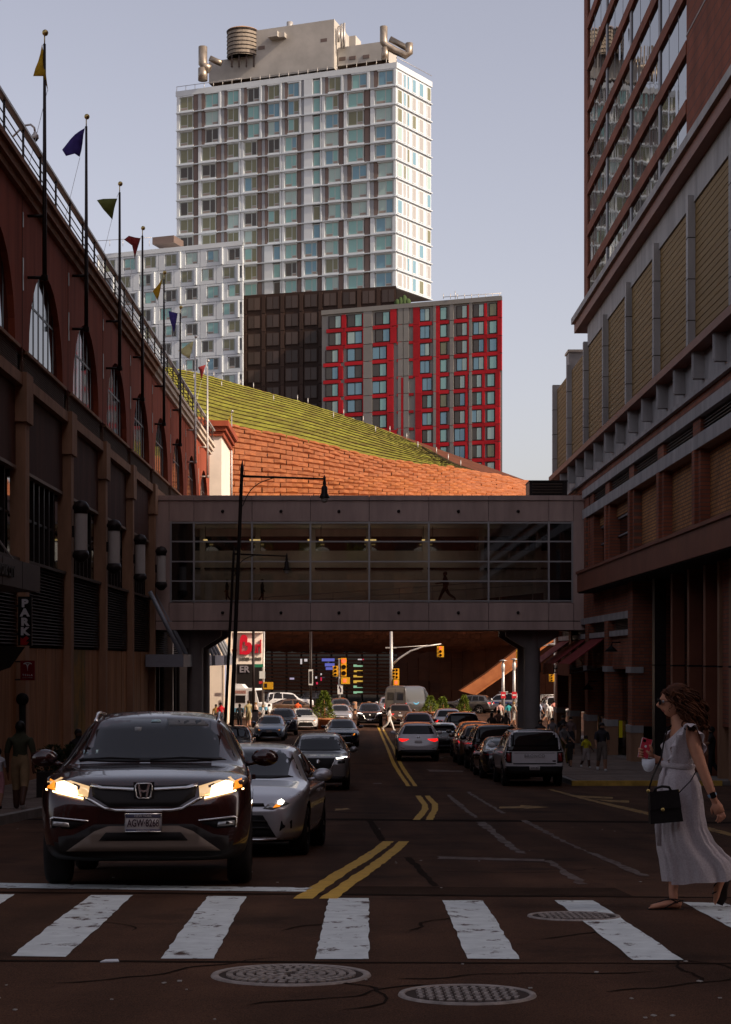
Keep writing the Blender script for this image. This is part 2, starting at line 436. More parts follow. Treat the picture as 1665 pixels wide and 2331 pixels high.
# ---------------------------------------------------------------- road, pavements, markings
ys = [-60, -40, -20, -8, 0, 4] + [6 + i for i in range(0, 160)] + [170, 190, 220, 260, 320, 450, 700, 1100, 1800, 3000, 5000]
xs = [-3000, -800, -200, -60, -20, 0, 20, 60, 200, 800, 3000]
road = struct('road', MB().grid(lambda i, j: (xs[i], ys[j], gz(ys[j])), len(xs), len(ys)), m_asph)
def mark(name, px, mat, jit=0.012, res=0.22, h=0.004, world_pts=None):
    pts = world_pts or [G(u, v) for u, v in px]
    v, f, be = tess([(p[0], p[1]) for p in pts], res, jit)
    mb = MB().add([(p.x, p.y, gz(p.y) + h) for p in v], [t if (v[t[1]] - v[t[0]]).cross(v[t[2]] - v[t[0]]) > 0 else t[::-1] for t in f])
    me = mb.mesh(name); setmats(me, mat)
    return link(name, me, road)
for px in ([(-90, 2037), (33, 2037), (-20, 2075), (-190, 2150)],
           [(208, 2039), (303, 2039), (230, 2108), (149, 2180), (26, 2178)],
           [(474, 2041), (561, 2042), (487, 2184), (366, 2184)],
           [(749, 2046), (840, 2046), (840, 2185), (717, 2185)],
           [(1007, 2051), (1100, 2051), (1183, 2185), (1065, 2184)],
           [(1263, 2051), (1350, 2051), (1557, 2187), (1442, 2187)],
           [(1555, 2055), (1650, 2057), (1930, 2190), (1800, 2190)],
           [(1840, 2060), (1930, 2060), (2300, 2190), (2180, 2190)]):
    mark('crosswalk_bar', px, m_white, 0.007, 0.16)
mark('stop_line', [(-60, 2010), (350, 2017), (712, 2022), (700, 2031), (350, 2027), (-60, 2021)], m_white)
for px in ([(668, 2047), (712, 2047), (800, 1983), (897, 1916), (872, 1916), (770, 1982)],
           [(727, 2047), (768, 2047), (850, 1985), (932, 1916), (908, 1916), (822, 1983)],
           [(946, 1812), (959, 1812), (974, 1832), (976, 1843), (957, 1867), (940, 1867), (961, 1843), (961, 1832)],
           [(967, 1812), (979, 1812), (998, 1832), (998, 1843), (986, 1867), (969, 1867), (984, 1843), (984, 1832)],
           [(858, 1652), (862, 1652), (884, 1700), (905, 1745), (935, 1790), (926, 1790), (896, 1745), (878, 1700)],
           [(866, 1652), (870, 1652), (898, 1700), (920, 1745), (951, 1790), (942, 1790), (911, 1745), (892, 1700)]):
    mark('double_yellow_line', px, m_yel, 0.012, 0.3)
mark('yellow_edge_line', [(1245, 1797), (1256, 1797), (1480, 1850), (1680, 1900), (1680, 1908), (1475, 1856)], m_yel2, 0.02, 0.5)
mark('yellow_chevron', [(1305, 1811), (1395, 1815), (1395, 1819), (1340, 1817)], m_yel2, 0.02, 0.5)
mark('yellow_chevron', [(1350, 1820), (1432, 1823), (1432, 1828), (1390, 1826)], m_yel2, 0.02, 0.5)
mark('lane_arrow', [(1138, 1837), (1185, 1836), (1185, 1833), (1250, 1838), (1185, 1843), (1200, 1840), (1138, 1841)], m_yel2, 0.03, 0.4)
mark('lane_arrow', [(762, 1842), (790, 1840), (800, 1843), (762, 1846)], m_yel2, 0.03, 0.4)
for px in ([(972, 1752), (1055, 1755), (1055, 1758), (978, 1757)],
           [(1018, 1810), (1026, 1810), (1090, 1862), (1080, 1862), (1035, 1828)],
           [(1084, 1872), (1106, 1872), (1200, 1944), (1180, 1943), (1130, 1908)],
           [(1186, 1868), (1200, 1868), (1400, 1960), (1480, 1996), (1460, 1996), (1330, 1938)],
           [(1240, 1960), (1256, 1960), (1340, 2014), (1318, 2014)],
           [(995, 1950), (1240, 1957), (1240, 1962), (995, 1956)],
           [(1062, 1803), (1070, 1803), (1152, 1852), (1142, 1852)],
           [(850, 1783), (868, 1783), (870, 1785), (850, 1785)]):
    mark('worn_road_mark', px, m_white2, 0.03, 0.3)
for px in ([(-60, 1864), (760, 1864), (1700, 1872), (1700, 1876), (760, 1868), (-60, 1868)],
           [(-60, 2030), (840, 2036), (1700, 2044), (1700, 2046), (840, 2039), (-60, 2033)],
           [(-60, 2186), (800, 2191), (1700, 2193), (1700, 2196), (800, 2194), (-60, 2190)],
           [(835, 1868), (850, 1868), (880, 1915), (862, 1915)],
           [(920, 1953), (938, 1953), (1000, 2018), (985, 2018)]):
    mark('tar_seam', px, m_tar, 0.02, 0.4, 0.003)
mark('asphalt_patch', [(760, 2018), (1400, 2022), (1440, 2040), (790, 2036)], m_patch, 0.03, 0.5, 0.002)
mark('asphalt_patch', [(1370, 1752), (1520, 1756), (1560, 1775), (1400, 1772)], m_patch, 0.03, 0.5, 0.002)
random.seed(5)
for u, v, L_, a in ((120, 2240, 1.6, .2), (560, 2290, 1.2, 1.1), (900, 2230, 1.4, -.3), (1380, 2260, 1.9, .5), (300, 2120, .9, 1.3), (640, 2120, .8, 1.2), (930, 2120, 1.0, 1.5), (1230, 2140, .9, 1.0), (1000, 1985, 2.2, .1), (1330, 1930, 3.2, .35), (1120, 1830, 4.0, 1.1), (870, 1960, 2.0, 1.4), (1500, 1990, 2.2, .1), (780, 2300, 1.5, .1), (1600, 2240, 1.2, 1.2)):
    p = G(u, v); q = Vector((p.x, p.y)); pts = [q.copy()]
    while L_ > 0:
        a += random.uniform(-.5, .5); s_ = random.uniform(.06, .16); q = q + Vector((math.cos(a), math.sin(a))) * s_; pts.append(q.copy()); L_ -= s_
    vs_ = []
    for i, c in enumerate(pts):
        d = (pts[min(i + 1, len(pts) - 1)] - pts[max(i - 1, 0)]).normalized(); w = random.uniform(.005, .014) * (1 if 0 < i < len(pts) - 1 else .2); n_ = Vector((-d.y, d.x)) * w
        vs_ += [(c.x + n_.x, c.y + n_.y, gz(c.y) + .0035), (c.x - n_.x, c.y - n_.y, gz(c.y) + .0035)]
    me = MB().add(vs_, [(2 * i, 2 * i + 1, 2 * i + 3, 2 * i + 2) for i in range(len(pts) - 1)]).mesh('road_crack'); setmats(me, m_tar); link('road_crack', me, road)
random.seed(3)
mb = MB()
for k in range(46):                                             # crumbs of litter and paint flecks on the asphalt
    u, v = random.uniform(-40, 1700), random.choice([random.uniform(1880, 2030), random.uniform(2190, 2325)])
    p = G(u, v); s = random.uniform(0.006, 0.018); a = random.uniform(0, 3)
    mb.extr([(p.x + s * math.cos(a + q), p.y + s * 1.3 * math.sin(a + q), p.z + 0.003) for q in (0, 1.4, 3.0, 4.4)], (0, 0, 0.004))
lit = link('litter_crumbs', mb.mesh('litter_crumbs'), road); setmats(lit.data, M('litter', (0.34, 0.31, 0.28), 0.8, rnd=0.3)); lit['kind'] = 'stuff'
p = G(250, 2191); me = MB().extr([(p.x - .05, p.y - .03, p.z + .004), (p.x + .055, p.y - .02, p.z + .004), (p.x + .04, p.y + .05, p.z + .004), (p.x - .03, p.y + .04, p.z + .004)], (0, 0, 0.006)).mesh('paper_scrap')
setmats(me, M('paper', (0.65, 0.66, 0.68), 0.7)); tag(link('paper_scrap', me), 'small white paper scrap lying on asphalt below the crosswalk', 'litter')

# manhole covers
def manhole(u, v, wpx, label, pattern):
    c = G(u, v); r = wpx * c.y / F / 2
    sl_ = math.atan((gz(c.y + r) - gz(c.y - r)) / (2 * r))
    t = thing('manhole_cover', label, 'manhole cover', (c.x, c.y, c.z), 0, 'iron manhole covers in the roadway')
    t.rotation_euler = (sl_, 0, 0)
    lpart('rim', MB().lathe([(r * .90, 0.002), (r * .90, .008), (r * 0.92, .010), (r * .985, .010), (r, 0.0)], 48), m_iron, t)
    lpart('plate', MB().lathe([(0.001, .004), (r * .90, .004)], 40), m_irond, t)
    mb = MB()
    if pattern == 'rings':
        for k in range(6):
            r0 = r * (.10 + .125 * k); n = 4 + 7 * k
            for j in range(n):
                a0 = 2 * math.pi * j / n + k * .2; a1 = a0 + 2 * math.pi / n * .66
                q = [(r0 * math.cos(a), r0 * math.sin(a), .004) for a in (a0, (a0 + a1) / 2, a1)] + [((r0 + r * .082) * math.cos(a), (r0 + r * .082) * math.sin(a), .004) for a in (a1, (a0 + a1) / 2, a0)]
                mb.extr(q, (0, 0, .009))
    else:
        st = r * .135
        for i in range(-6, 7):
            for j in range(-6, 7):
                x, y = i * st, j * st
                if math.hypot(x, y) < r * .8:
                    w, h = (st * .42, st * .2) if (i + j) % 2 else (st * .2, st * .42)
                    mb.box(x - w, x + w, y - h, y + h, .004, .012)
    q = lpart('raised_pattern', mb, m_iron, t); q['kind'] = 'stuff'
manhole(663, 2221, 366, 'largest iron manhole cover with ring pattern, below the crosswalk left of centre', 'rings')
manhole(1064, 2266, 316, 'iron manhole cover with basket-weave pattern nearest the bottom edge', 'weave')
manhole(1307, 2087, 212, 'smaller iron manhole cover overlapping the crosswalk bar near the walking woman', 'weave')

# pavements
def pavement(name, x0, x1, y0, y1, h=0.14):
    n = int((y1 - y0) / 1.5) + 1; Y = [y0 + (y1 - y0) * i / (n - 1) for i in range(n)]
    mb = MB().grid(lambda i, j: ((x0, x1)[i], Y[j], gz(Y[j]) + h), 2, n)
    mb.grid(lambda i, j: (x0, Y[j], gz(Y[j]) + (h, -.1)[i]), 2, n).grid(lambda i, j: (x1, Y[j], gz(Y[j]) + (-.1, h)[i]), 2, n)
    mb.add([(x0, y0, gz(y0) - .1), (x1, y0, gz(y0) - .1), (x1, y0, gz(y0) + h), (x0, y0, gz(y0) + h)], [(0, 1, 2, 3)])
    mb.add([(x0, y1, gz(y1) - .1), (x1, y1, gz(y1) - .1), (x1, y1, gz(y1) + h), (x0, y1, gz(y1) + h)], [(3, 2, 1, 0)])
    return struct(name, mb, m_walk)
pl = pavement('pavement_left', -60, -6.35, 24, 119)
pr = pavement('pavement_right', 6.75, 60, 55.15, 104)
pa = pavement('pavement_arena', -80, 80, 161, 330)
def stones(par, xs_, y0, y1, dy, h=0.14):
    rng = random.Random(5); y = y0
    while y + dy <= y1 + .01:
        for a, b in zip(xs_, xs_[1:]):
            dz = rng.uniform(.006, .014); g = .012
            c = [(a + g, y + g), (b - g, y + g), (b - g, y + dy - g), (a + g, y + dy - g)]
            me = MB().hexa([(X, Y, gz(Y) + h - .02) for X, Y in c] + [(X, Y, gz(Y) + h + dz) for X, Y in c]).mesh('paving_flag')
            setmats(me, m_flag); link('paving_flag', me, par)
        y += dy
m_flag = M('paving_flag', (0.17, 0.125, 0.10), 0.85, var=0.22, vs=2.0, bump=0.25, bs=45, rnd=0.14)
stones(pr, [6.95, 8.4, 9.9, 11.35], 55.4, 103, 1.5)
stones(pl, [-10.25, -8.9, -7.6, -6.55], 26, 60, 1.5)
def curb(par, pts, mat, w=0.18, h=0.16):
    for a, b in zip(pts, pts[1:]):
        d = (Vector(b) - Vector(a)); nrm = Vector((-d.y, d.x)).normalized() * w
        c = [Vector(a), Vector(b), Vector(b) + nrm, Vector(a) + nrm]
        me = MB().hexa([(q.x, q.y, gz(q.y) - .1) for q in c] + [(q.x, q.y, gz(q.y) + h) for q in c]).mesh('curb_stone')
        setmats(me, mat); link('curb_stone', me, par)
n = 12
curb(pr, [(11.4 - (11.4 - 6.7) * i / 4, 55.1) for i in range(4, -1, -1)][:], m_curby, -.18)
curb(pr, [(6.72, 55.1 + 4 * i) for i in range(n + 1)], m_curb, -.18)
curb(pl, [(-6.33, 24 + 4 * i) for i in range(24)], m_curb, .18)
# ---------------------------------------------------------------- left: arched mall building
XL = -10.3
LB = thing('arched_mall_building', 'long red-brown mall building with arched windows and roof railing on the left side', 'building', (XL - 10, 90, gz(90)))
Y0L, YEL = 19.0, 125.5
BAY = 8.5; PY = [53.9 + BAY * k for k in range(-8, 9)]
ZS, ZA, ZC, ZR = 11.33, 14.4, 15.95, 16.6
def yz(mb, poly, x0, x1, mi=0):
    return mb.extr([(x0, y, z) for y, z in poly], (x1 - x0, 0, 0), mi)
wpart('core', MB().box(XL - 24, XL - 0.75, Y0L + .1, YEL - .1, -4.5, ZC - .1), m_stuccod, LB)
archw = 3.15
for k, y0 in enumerate(PY[:-1]):
    y1 = y0 + BAY
    if y1 > YEL + 1: break
    if y0 < Y0L: continue
    y1 = min(y1, YEL); yc = (y0 + y1) / 2
    near = y0 > 44
    hw = min(archw, (y1 - y0) / 2 - .9)
    # upper wall with a real arched opening
    N = 14
    arc = [(yc - hw * math.cos(math.pi * i / N), ZS + (ZA - ZS) * math.sin(math.pi * i / N)) for i in range(N + 1)]
    mb = MB()
    yz(mb, [(y0, ZS), (yc - hw, ZS)] + arc[1:N // 2 + 1] + [(yc, ZC), (y0, ZC)], XL - .55, XL)
    yz(mb, [(yc, ZC), (yc, ZA)] + arc[N // 2 + 1:] + [(y1, ZS), (y1, ZC)], XL - .55, XL)
    wpart('upper_wall', mb, m_stucco, LB)
    aw = wpart('arch_window', MB().extr([(XL - .2, y, z) for y, z in arc], (-.03, 0, 0)), m_skyglass, LB)
    if near:
        for i in range(1, 7):
            t = -1 + 2 * i / 7; yy = yc + hw * t; zt = ZS + (ZA - ZS) * math.sqrt(max(0, 1 - t * t))
            subw('mullion', MB().box(XL - .2, XL - .188, yy - .08, yy + .08, ZS, zt + .05), m_dkmetal, aw)
        if k % 2 == 0 or y0 > 60:
            subw('transom', MB().box(XL - .2, XL - .186, yc - hw * .8, yc + hw * .8, ZS + 1.72, ZS + 1.8), m_dkmetal, aw)
    # louver band, belt, dark plaster, windows, lower louvers
    wpart('sill', MB().box(XL - .5, XL + .06, y0 + .55, y1 - .55, ZS - .1, ZS), m_stone, LB)
    mb = MB(); nl = 11
    for i in range(nl):
        z = 10.47 + (ZS - .12 - 10.47) * i / nl
        mb.hexa([(XL - .2, y0 + .6, z), (XL - .02, y0 + .6, z), (XL - .02, y1 - .6, z), (XL - .2, y1 - .6, z), (XL - .2, y0 + .6, z + .05), (XL - .06, y0 + .6, z + .05), (XL - .06, y1 - .6, z + .05), (XL - .2, y1 - .6, z + .05)])
    wpart('louver_slats', mb, m_louv, LB, 'stuff')
    wpart('louver_back', MB().box(XL - .6, XL - .21, y0, y1, 10.4, ZS - .1), m_black, LB)
    wpart('belt_course', MB().box(XL - .6, XL + .12, y0 + .0, y1 - .0, 10.1, 10.45), m_stone, LB)
    wpart('plaster_panel', MB().box(XL - .6, XL - .12, y0, y1, 7.62, 10.1), m_stuccod, LB)
    lw = wpart('long_window', MB().box(XL - .62, XL - .42, y0, y1, 4.85, 7.62), m_dglass, LB)
    subw('window_head', MB().box(XL - .42, XL - .08, y0 + .5, y1 - .5, 7.56, 7.66), m_louv, lw)
    if near and y0 < 90:
        for i in range(1, 8):
            yy = y0 + .5 + (BAY - 1) * i / 8
            subw('mullion', MB().box(XL - .42, XL - .25, yy - .07, yy + .07, 4.85, 7.6), m_dkmetal, lw)
        subw('transom', MB().box(XL - .42, XL - .3, y0 + .5, y1 - .5, 6.2, 6.28), m_dkmetal, lw)
    zb = 2.14 if y0 < 86 else 1.9
    mb = MB(); nl = 24
    for i in range(nl):
        z = zb + .1 + (4.75 - zb - .1) * i / nl
        mb.hexa([(XL - .3, y0 + .45, z), (XL - .04, y0 + .45, z), (XL - .04, y1 - .45, z), (XL - .3, y1 - .45, z), (XL - .3, y0 + .45, z + .06), (XL - .14, y0 + .45, z + .06), (XL - .14, y1 - .45, z + .06), (XL - .3, y1 - .45, z + .06)])
    wpart('louver_slats', mb, m_louvd, LB, 'stuff')
    wpart('louver_sill', MB().box(XL - .4, XL + .02, y0 + .45, y1 - .45, 4.76, 4.86), m_louvd, LB)
    wpart('louver_back', MB().box(XL - .6, XL - .32, y0, y1, zb, 4.78), m_black, LB)
    if y0 < 86:                                                 # plywood hoarding at street level
        nb = 9
        for i in range(nb):
            a = y0 + .42 + (BAY - .84) * i / nb; b = y0 + .42 + (BAY - .84) * (i + 1) / nb - .02
            if b < 40: continue
            me = MB().box(XL - .35, XL - .1 + random.uniform(-.012, .012), a, b, gz((a + b) / 2) - .1, zb - .02)
            wpart('hoarding_board', me, m_wood2 if (62 < y0 < 63 and i < 5) else m_wood, LB)
        wpart('base_wall', MB().box(XL - .62, XL - .36, y0, y1, -4.5, zb), m_black, LB)
    else:                                                       # open shopfront beyond the bridge
        wpart('shop_glass', MB().box(XL - .62, XL - .5, y0, y1, -3.2, zb), m_dglass, LB)
        for i in range(0, 5):
            yy = y0 + .8 + (y1 - y0 - 1.6) * i / 4
            wpart('shop_post', MB().box(XL - .5, XL - .3, yy - .09, yy + .09, -3.1, zb), m_dkmetal, LB)
    # pilaster with cap block
    if near:
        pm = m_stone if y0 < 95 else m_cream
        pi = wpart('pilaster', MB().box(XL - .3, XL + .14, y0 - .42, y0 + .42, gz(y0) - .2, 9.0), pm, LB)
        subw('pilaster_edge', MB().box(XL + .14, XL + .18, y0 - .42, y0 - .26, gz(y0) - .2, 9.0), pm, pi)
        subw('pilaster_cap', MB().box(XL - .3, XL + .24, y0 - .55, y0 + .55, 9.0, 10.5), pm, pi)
        wpart('wall_plate', MB().box(XL - .1, XL + .03, y0 + .0, y0 + .1, 13.1, 14.1), m_galv, LB)
        wpart('wall_plate', MB().box(XL - .1, XL + .03, y0 + .0, y0 + .1, 15.05, 15.5), m_galv, LB)
        wpart('wall_seam', MB().box(XL - .02, XL + .008, y0 - .03, y0 + .03, 10.5, ZC), m_stuccod, LB)
    # cornice and railing
    mb = MB(); 
    yz(mb, [(y0, ZC), (y1, ZC), (y1, ZC + .22), (y0, ZC + .22)], XL - .6, XL + .16)
    yz(mb, [(y0, ZC + .22), (y1, ZC + .22), (y1, ZC + .48), (y0, ZC + .48)], XL - .6, XL + .30)
    yz(mb, [(y0, ZC + .48), (y1, ZC + .48), (y1, ZR), (y0, ZR)], XL - .6, XL + .42)
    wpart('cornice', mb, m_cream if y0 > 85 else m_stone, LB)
    mb = MB()
    for z in (.30, .58, .86): mb.tube([(XL + .3, y0, ZR + z), (XL + .3, y1, ZR + z)], .022, 6)
    r_ = wpart('railing', mb, m_rail, LB)
    subw('top_rail', MB().box(XL + .2, XL + .4, y0, y1, ZR + .98, ZR + 1.06), m_galv, r_)
    for i in range(3):
        yy = y0 + (y1 - y0) * (i + .5) / 3
        subw('railing_post', MB().box(XL + .27, XL + .33, yy - .035, yy + .035, ZR, ZR + 1.0), m_rail, r_)
wpart('roof', MB().box(XL - 24, XL - .6, Y0L, YEL, ZC - .1, ZR - .1), m_stone, LB)
wpart('vent_grille', MB().box(XL - .12, XL - .06, PY[10] + 1.2, PY[10] + 1.8, 8.9, 9.6), m_louv, LB)
# lanterns on the pilasters
for y0 in PY:
    if 60 < y0 < 90:
        l_ = wpart('wall_lantern', MB().lathe([(.23, 5.62), (.23, 6.95)], 14, (XL + .46, y0, 0)), m_lantw, LB)
        mb = MB().lathe([(.02, 7.42), (.2, 7.36), (.3, 7.2), (.3, 7.12), (.25, 7.05), (.25, 6.94), (.02, 6.94)][::-1], 14, (XL + .46, y0, 0))
        subw('lantern_cap', mb, m_dkmetal, l_)
        subw('lantern_base', MB().lathe([(.02, 5.2), (.12, 5.22), (.3, 5.4), (.3, 5.5), (.25, 5.63), (.02, 5.63)], 14, (XL + .46, y0, 0)), m_dkmetal, l_)
        subw('lantern_bar', MB().box(XL + .14, XL + .3, y0 - .05, y0 + .05, 6.1, 6.5), m_dkmetal, l_)
# end pavilion, sunlit
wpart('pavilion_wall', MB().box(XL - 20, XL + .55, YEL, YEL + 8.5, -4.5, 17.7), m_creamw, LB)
for a, z0, z1 in ((.72, 17.7, 18.05), (.9, 18.05, 18.35), (1.1, 18.35, 18.75)):
    wpart('pavilion_cornice', MB().box(XL - 20, XL + a, YEL - a + .5, YEL + 8.5 + a - .5, z0, z1), m_stucco, LB)
wpart('pavilion_medallion', MB().lathe([(.01, .12), (.5, .12), (.5, 0)], 20, (XL + .56, YEL + 6.0, 12.3), axis='x'), m_stone, LB)
for i in range(3):
    wpart('pavilion_pilaster', MB().box(XL + .5, XL + .72, YEL + .2 + 3.6 * i, YEL + .9 + 3.6 * i, -3.1, 5.5), m_cream, LB)
b_ = wpart('banner', MB().box(XL + .6, XL + .66, YEL + 1.7, YEL + 3.1, -1.0, 2.4), M('blue_banner', (0.30, 0.33, 0.45), .7, var=.3, vs=2), LB)
# metal shop canopies with tie struts
m_can = M('canopy_metal', (0.30, 0.30, 0.33), 0.5, 0.2, var=.1, vs=1)
m_strut = M('strut_paint', (0.32, 0.33, 0.36), 0.45, 0.2)
for i, y0 in enumerate((85.6, 95.1, 104.6, 114.2)):
    c_ = wpart('shop_canopy', MB().box(XL - .05, -8.5, y0, y0 + 7, 1.38, 2.0), m_can, LB)
    for dy in (.9, 3.5, 6.1):
        subw('tie_strut', MB().tube([(XL + .05, y0 + dy, 5.1), (-8.7, y0 + dy, 2.0)], .11, 10), m_strut, c_)
# entrance canopy with raised letters, near left
m_ent = M('entrance_metal', (0.105, 0.075, 0.068), 0.5, 0.2, var=.12, vs=.8)
ec = wpart('entrance_canopy', MB().box(XL - .2, -8.5, 33, 47, 3.56, 4.25), m_ent, LB)
for y in (36, 39, 42, 44.5):
    subw('canopy_joint', MB().box(-8.5, -8.495, y, y + .03, 3.56, 4.25), m_black, ec)
tm = text_mesh('NEW YORK CITY', .36, .03, m_dkmetal, .012, 'RIGHT')
o = link('raised_lettering', tm, ec); o.matrix_basis = Matrix.Translation((-8.46, 43.2, 3.9)) @ Matrix.Rotation(R(90), 4, 'Z') @ Matrix.Rotation(R(90), 4, 'X')
subw('tie_rod', MB().tube([(XL, 44.5, 6.4), (-8.7, 44.5, 4.25)], .03, 6), m_galv, ec)
wpart('lower_awning', MB().extr([(XL, 38, 2.1), (-8.9, 38, 2.1), (-9.3, 38, 1.55), (XL, 38, 1.2)], (0, 9, 0)), m_black, LB)

# flagpoles and flags
fl_cols = {'yellow': (.50, .33, .03), 'purple': (.07, .05, .22), 'olive': (.14, .15, .04), 'red': (.30, .05, .05), 'pale': (.55, .52, .30)}
def cloth(name, c):
    m = M(name, c, .8, var=.18, vs=5); b = m.node_tree.nodes['Principled BSDF']
    try:
        tr = m.node_tree.nodes.new('ShaderNodeBsdfTranslucent'); tr.inputs[0].default_value = (*[min(1, x * 1.4) for x in c], 1)
        mx = m.node_tree.nodes.new('ShaderNodeMixShader'); mx.inputs[0].default_value = .4
        m.node_tree.links.new(b.outputs[0], mx.inputs[1]); m.node_tree.links.new(tr.outputs[0], mx.inputs[2]); m.node_tree.links.new(mx.outputs[0], m.node_tree.nodes['Material Output'].inputs[0])
    except Exception: pass
    return m
fl_m = {k: cloth('flag_' + k, c) for k, c in fl_cols.items()}
# outlines in photo px relative to each pole's ball, given as three corner curves (top, outer, bottom)
FLG = [(103, 74, 'yellow', [(97, 103), (78, 177), (100, 175), (108, 205), (104, 150)]),
       (198, 265, 'purple', [(193, 290), (140, 338), (151, 356), (171, 351), (182, 358)]),
       (274, 418, 'olive', [(266, 449), (221, 456), (236, 478), (255, 498), (260, 475)]),
       (326, 519, 'red', [(320, 541), (294, 537), (283, 546), (300, 557), (307, 588), (313, 560)]),
       (375, 620, 'yellow', [(371, 633), (361, 647), (347, 661), (358, 683), (364, 662)]),
       (412, 699, 'purple', [(405, 713), (383, 706), (386, 725), (396, 757), (402, 735)]),
       (446, 766, 'pale', [(441, 777), (424, 786), (405, 797), (415, 806), (432, 818), (437, 800)]),
       (474, 821, 'red', [(469, 830), (451, 837), (455, 845), (459, 866), (463, 850)]),
       (529, 936, 'yellow', [(526, 942), (519, 957), (513, 976), (520, 972)])]
ORD = ['nearest and tallest in view, with yellow flag', 'second from the camera, with purple flag', 'third from the camera, with olive flag', 'fourth from the camera, with dark red flag',
       'fifth from the camera, in front of the white wing', 'sixth from the camera, with purple pennant', 'seventh from the camera, sunlit', 'eighth from the camera, sunlit, at the end of the arches', 'thin far flagpole in front of the rust-coloured arena roof']
FLB = ['yellow flag hanging furled on the nearest flagpole', 'purple flag blown out left of the second flagpole', 'olive green pennant on the third flagpole', 'torn dark red flag on the fourth flagpole', 'narrow yellow pennant in front of the white wing',
       'purple pennant on the sixth flagpole', 'pale sunlit flag on the seventh flagpole', 'red sunlit flag on the eighth flagpole', 'small yellow flag before the arena roof']
for k, (bu, bv, fc, out) in enumerate(FLG):
    Y = 54.8 + 8.55 * k if k < 8 else 136.0
    top = P(bu, bv, Y); x = PX(bu - 1.5, Y)
    lowz = 13.65 if k < 8 else top.z - 7.6
    t = thing('flagpole', 'dark wall flagpole ' + ORD[k] if k < 6 else 'wall flagpole ' + ORD[k], 'flagpole', (x, Y, lowz), 0, 'flagpoles along the left facade')
    pm = m_pole if k < 6 else m_galv
    wpart('pole', MB().tube([(x, Y, lowz), (x, Y, lowz + 2), (x, Y, top.z - .35)], [.075, .07, .042], 10), pm, t)
    wpart('finial', MB().ell(top, .1, 10, 7).tube([(x, Y, top.z - .36), (x, Y, top.z - .05)], .02, 6), m_gold if k < 6 else m_galv, t)
    if k < 8:
        for z in (13.68, 15.6):
            wpart('bracket_arm', MB().tube([(XL - .1, Y, z), (x, Y, z)], .05, 8), pm, t)
        wpart('base_cap', MB().lathe([(.02, lowz - .08), (.11, lowz - .06), (.11, lowz + .1)], 10, (x, Y, 0)), pm, t)
    # flag as a rippled cloth filled from its outline
    poly = [((q[0] - bu) * Y / F, (bv - q[1]) * Y / F) for q in out]
    v, f, be = tess(poly, .22)
    def fz(p): return .12 * math.sin(p.x * 5 + k) + .08 * math.sin(p.y * 6 + 2 * k)
    mb = MB(); top2 = [(top.x + p.x, Y + fz(p), top.z + p.y) for p in v]
    nv = len(top2); mb.add(top2 + [(a, b + .012, c) for a, b, c in top2], [tuple(tt) for tt in f] + [tuple(nv + i for i in reversed(tt)) for tt in f] + [(b, a, nv + a, nv + b) for a, b in be], 0, True)
    me = mb.mesh('flag'); setmats(me, fl_m[fc]); fo = tag(link('flag', me), FLB[k], 'flag', 'flags on the facade poles')
    a = P(*out[0], Y); low = P(*max(out, key=lambda q: q[1]), Y)
    wpart('halyard', MB().tube([(x, Y, top.z - .3), tuple(a)], .008, 5).tube([tuple(low), (low.x - 1.0, Y - .1, low.z - 4.2)], .008, 5), m_galv, t)
# dome camera on a goose-neck at the roof edge
cp = P(77, 305, 56.0)
t = thing('security_camera', 'white dome security camera on a curved goose-neck at the roof edge', 'camera', (XL + .2, 56, 17.2))
wpart('goose_neck', MB().tube([P(30, 310, 56), P(44, 296, 56), P(57, 285, 56), P(70, 283, 56), P(78, 290, 56), P(80, 301, 56)], .035, 8), m_galv, t)
c = P(80, 300, 56)
wpart('housing', MB().lathe([(.02, c.z + .02), (.05, c.z), (.07, c.z - .06), (.11, c.z - .1), (.12, c.z - .2), (.1, c.z - .22)][::-1], 14, (c.x, c.y, 0)), m_galv, t)
wpart('dome', MB().ell((c.x, c.y, c.z - .22), .09, 12, 8), m_black, t)
# vertical parking sign
m_sblk = M('sign_black', (0.008, 0.007, 0.007), .4); m_slet = M('sign_letter_white', (0.62, 0.60, 0.60), .5); m_sred = M('sign_red', (0.40, 0.012, 0.015), .5)
Y = 50.5; a, b = P(41, 1358, Y), P(72, 1470, Y); w = b.x - a.x
t = thing('parking_sign', 'tall black projecting sign reading PARK above a red arrow', 'sign', (a.x, Y, b.z))
wpart('cabinet', MB().box(a.x, b.x, Y, Y + .14, b.z, a.z), m_sblk, t)
for i, ch in enumerate('PARK'):
    o = link('letter', text_mesh(ch, .30, .012, m_slet, .016, sx=1.18), t); o.matrix_parent_inverse = WINV[t.name]
    o.matrix_basis = Matrix.Translation(((a.x + b.x) / 2, Y - .012, P(0, 1374 + 21.3 * i, Y).z)) @ Matrix.Rotation(R(90), 4, 'X')
def pf(px): return [P(u, v, Y - .004) for u, v in px]
wpart('arrow', MB().extr(pf([(47, 1468), (47, 1451), (51, 1455), (60, 1448), (66, 1453), (58, 1461), (66, 1461), (61, 1468)]), (0, -.015, 0)), m_sred, t)
wpart('sign_arm', MB().box(XL + .1, a.x + .02, Y + .04, Y + .1, b.z + .3, b.z + .36).box(XL + .1, a.x + .02, Y + .04, Y + .1, a.z - .3, a.z - .24), m_dkmetal, t)
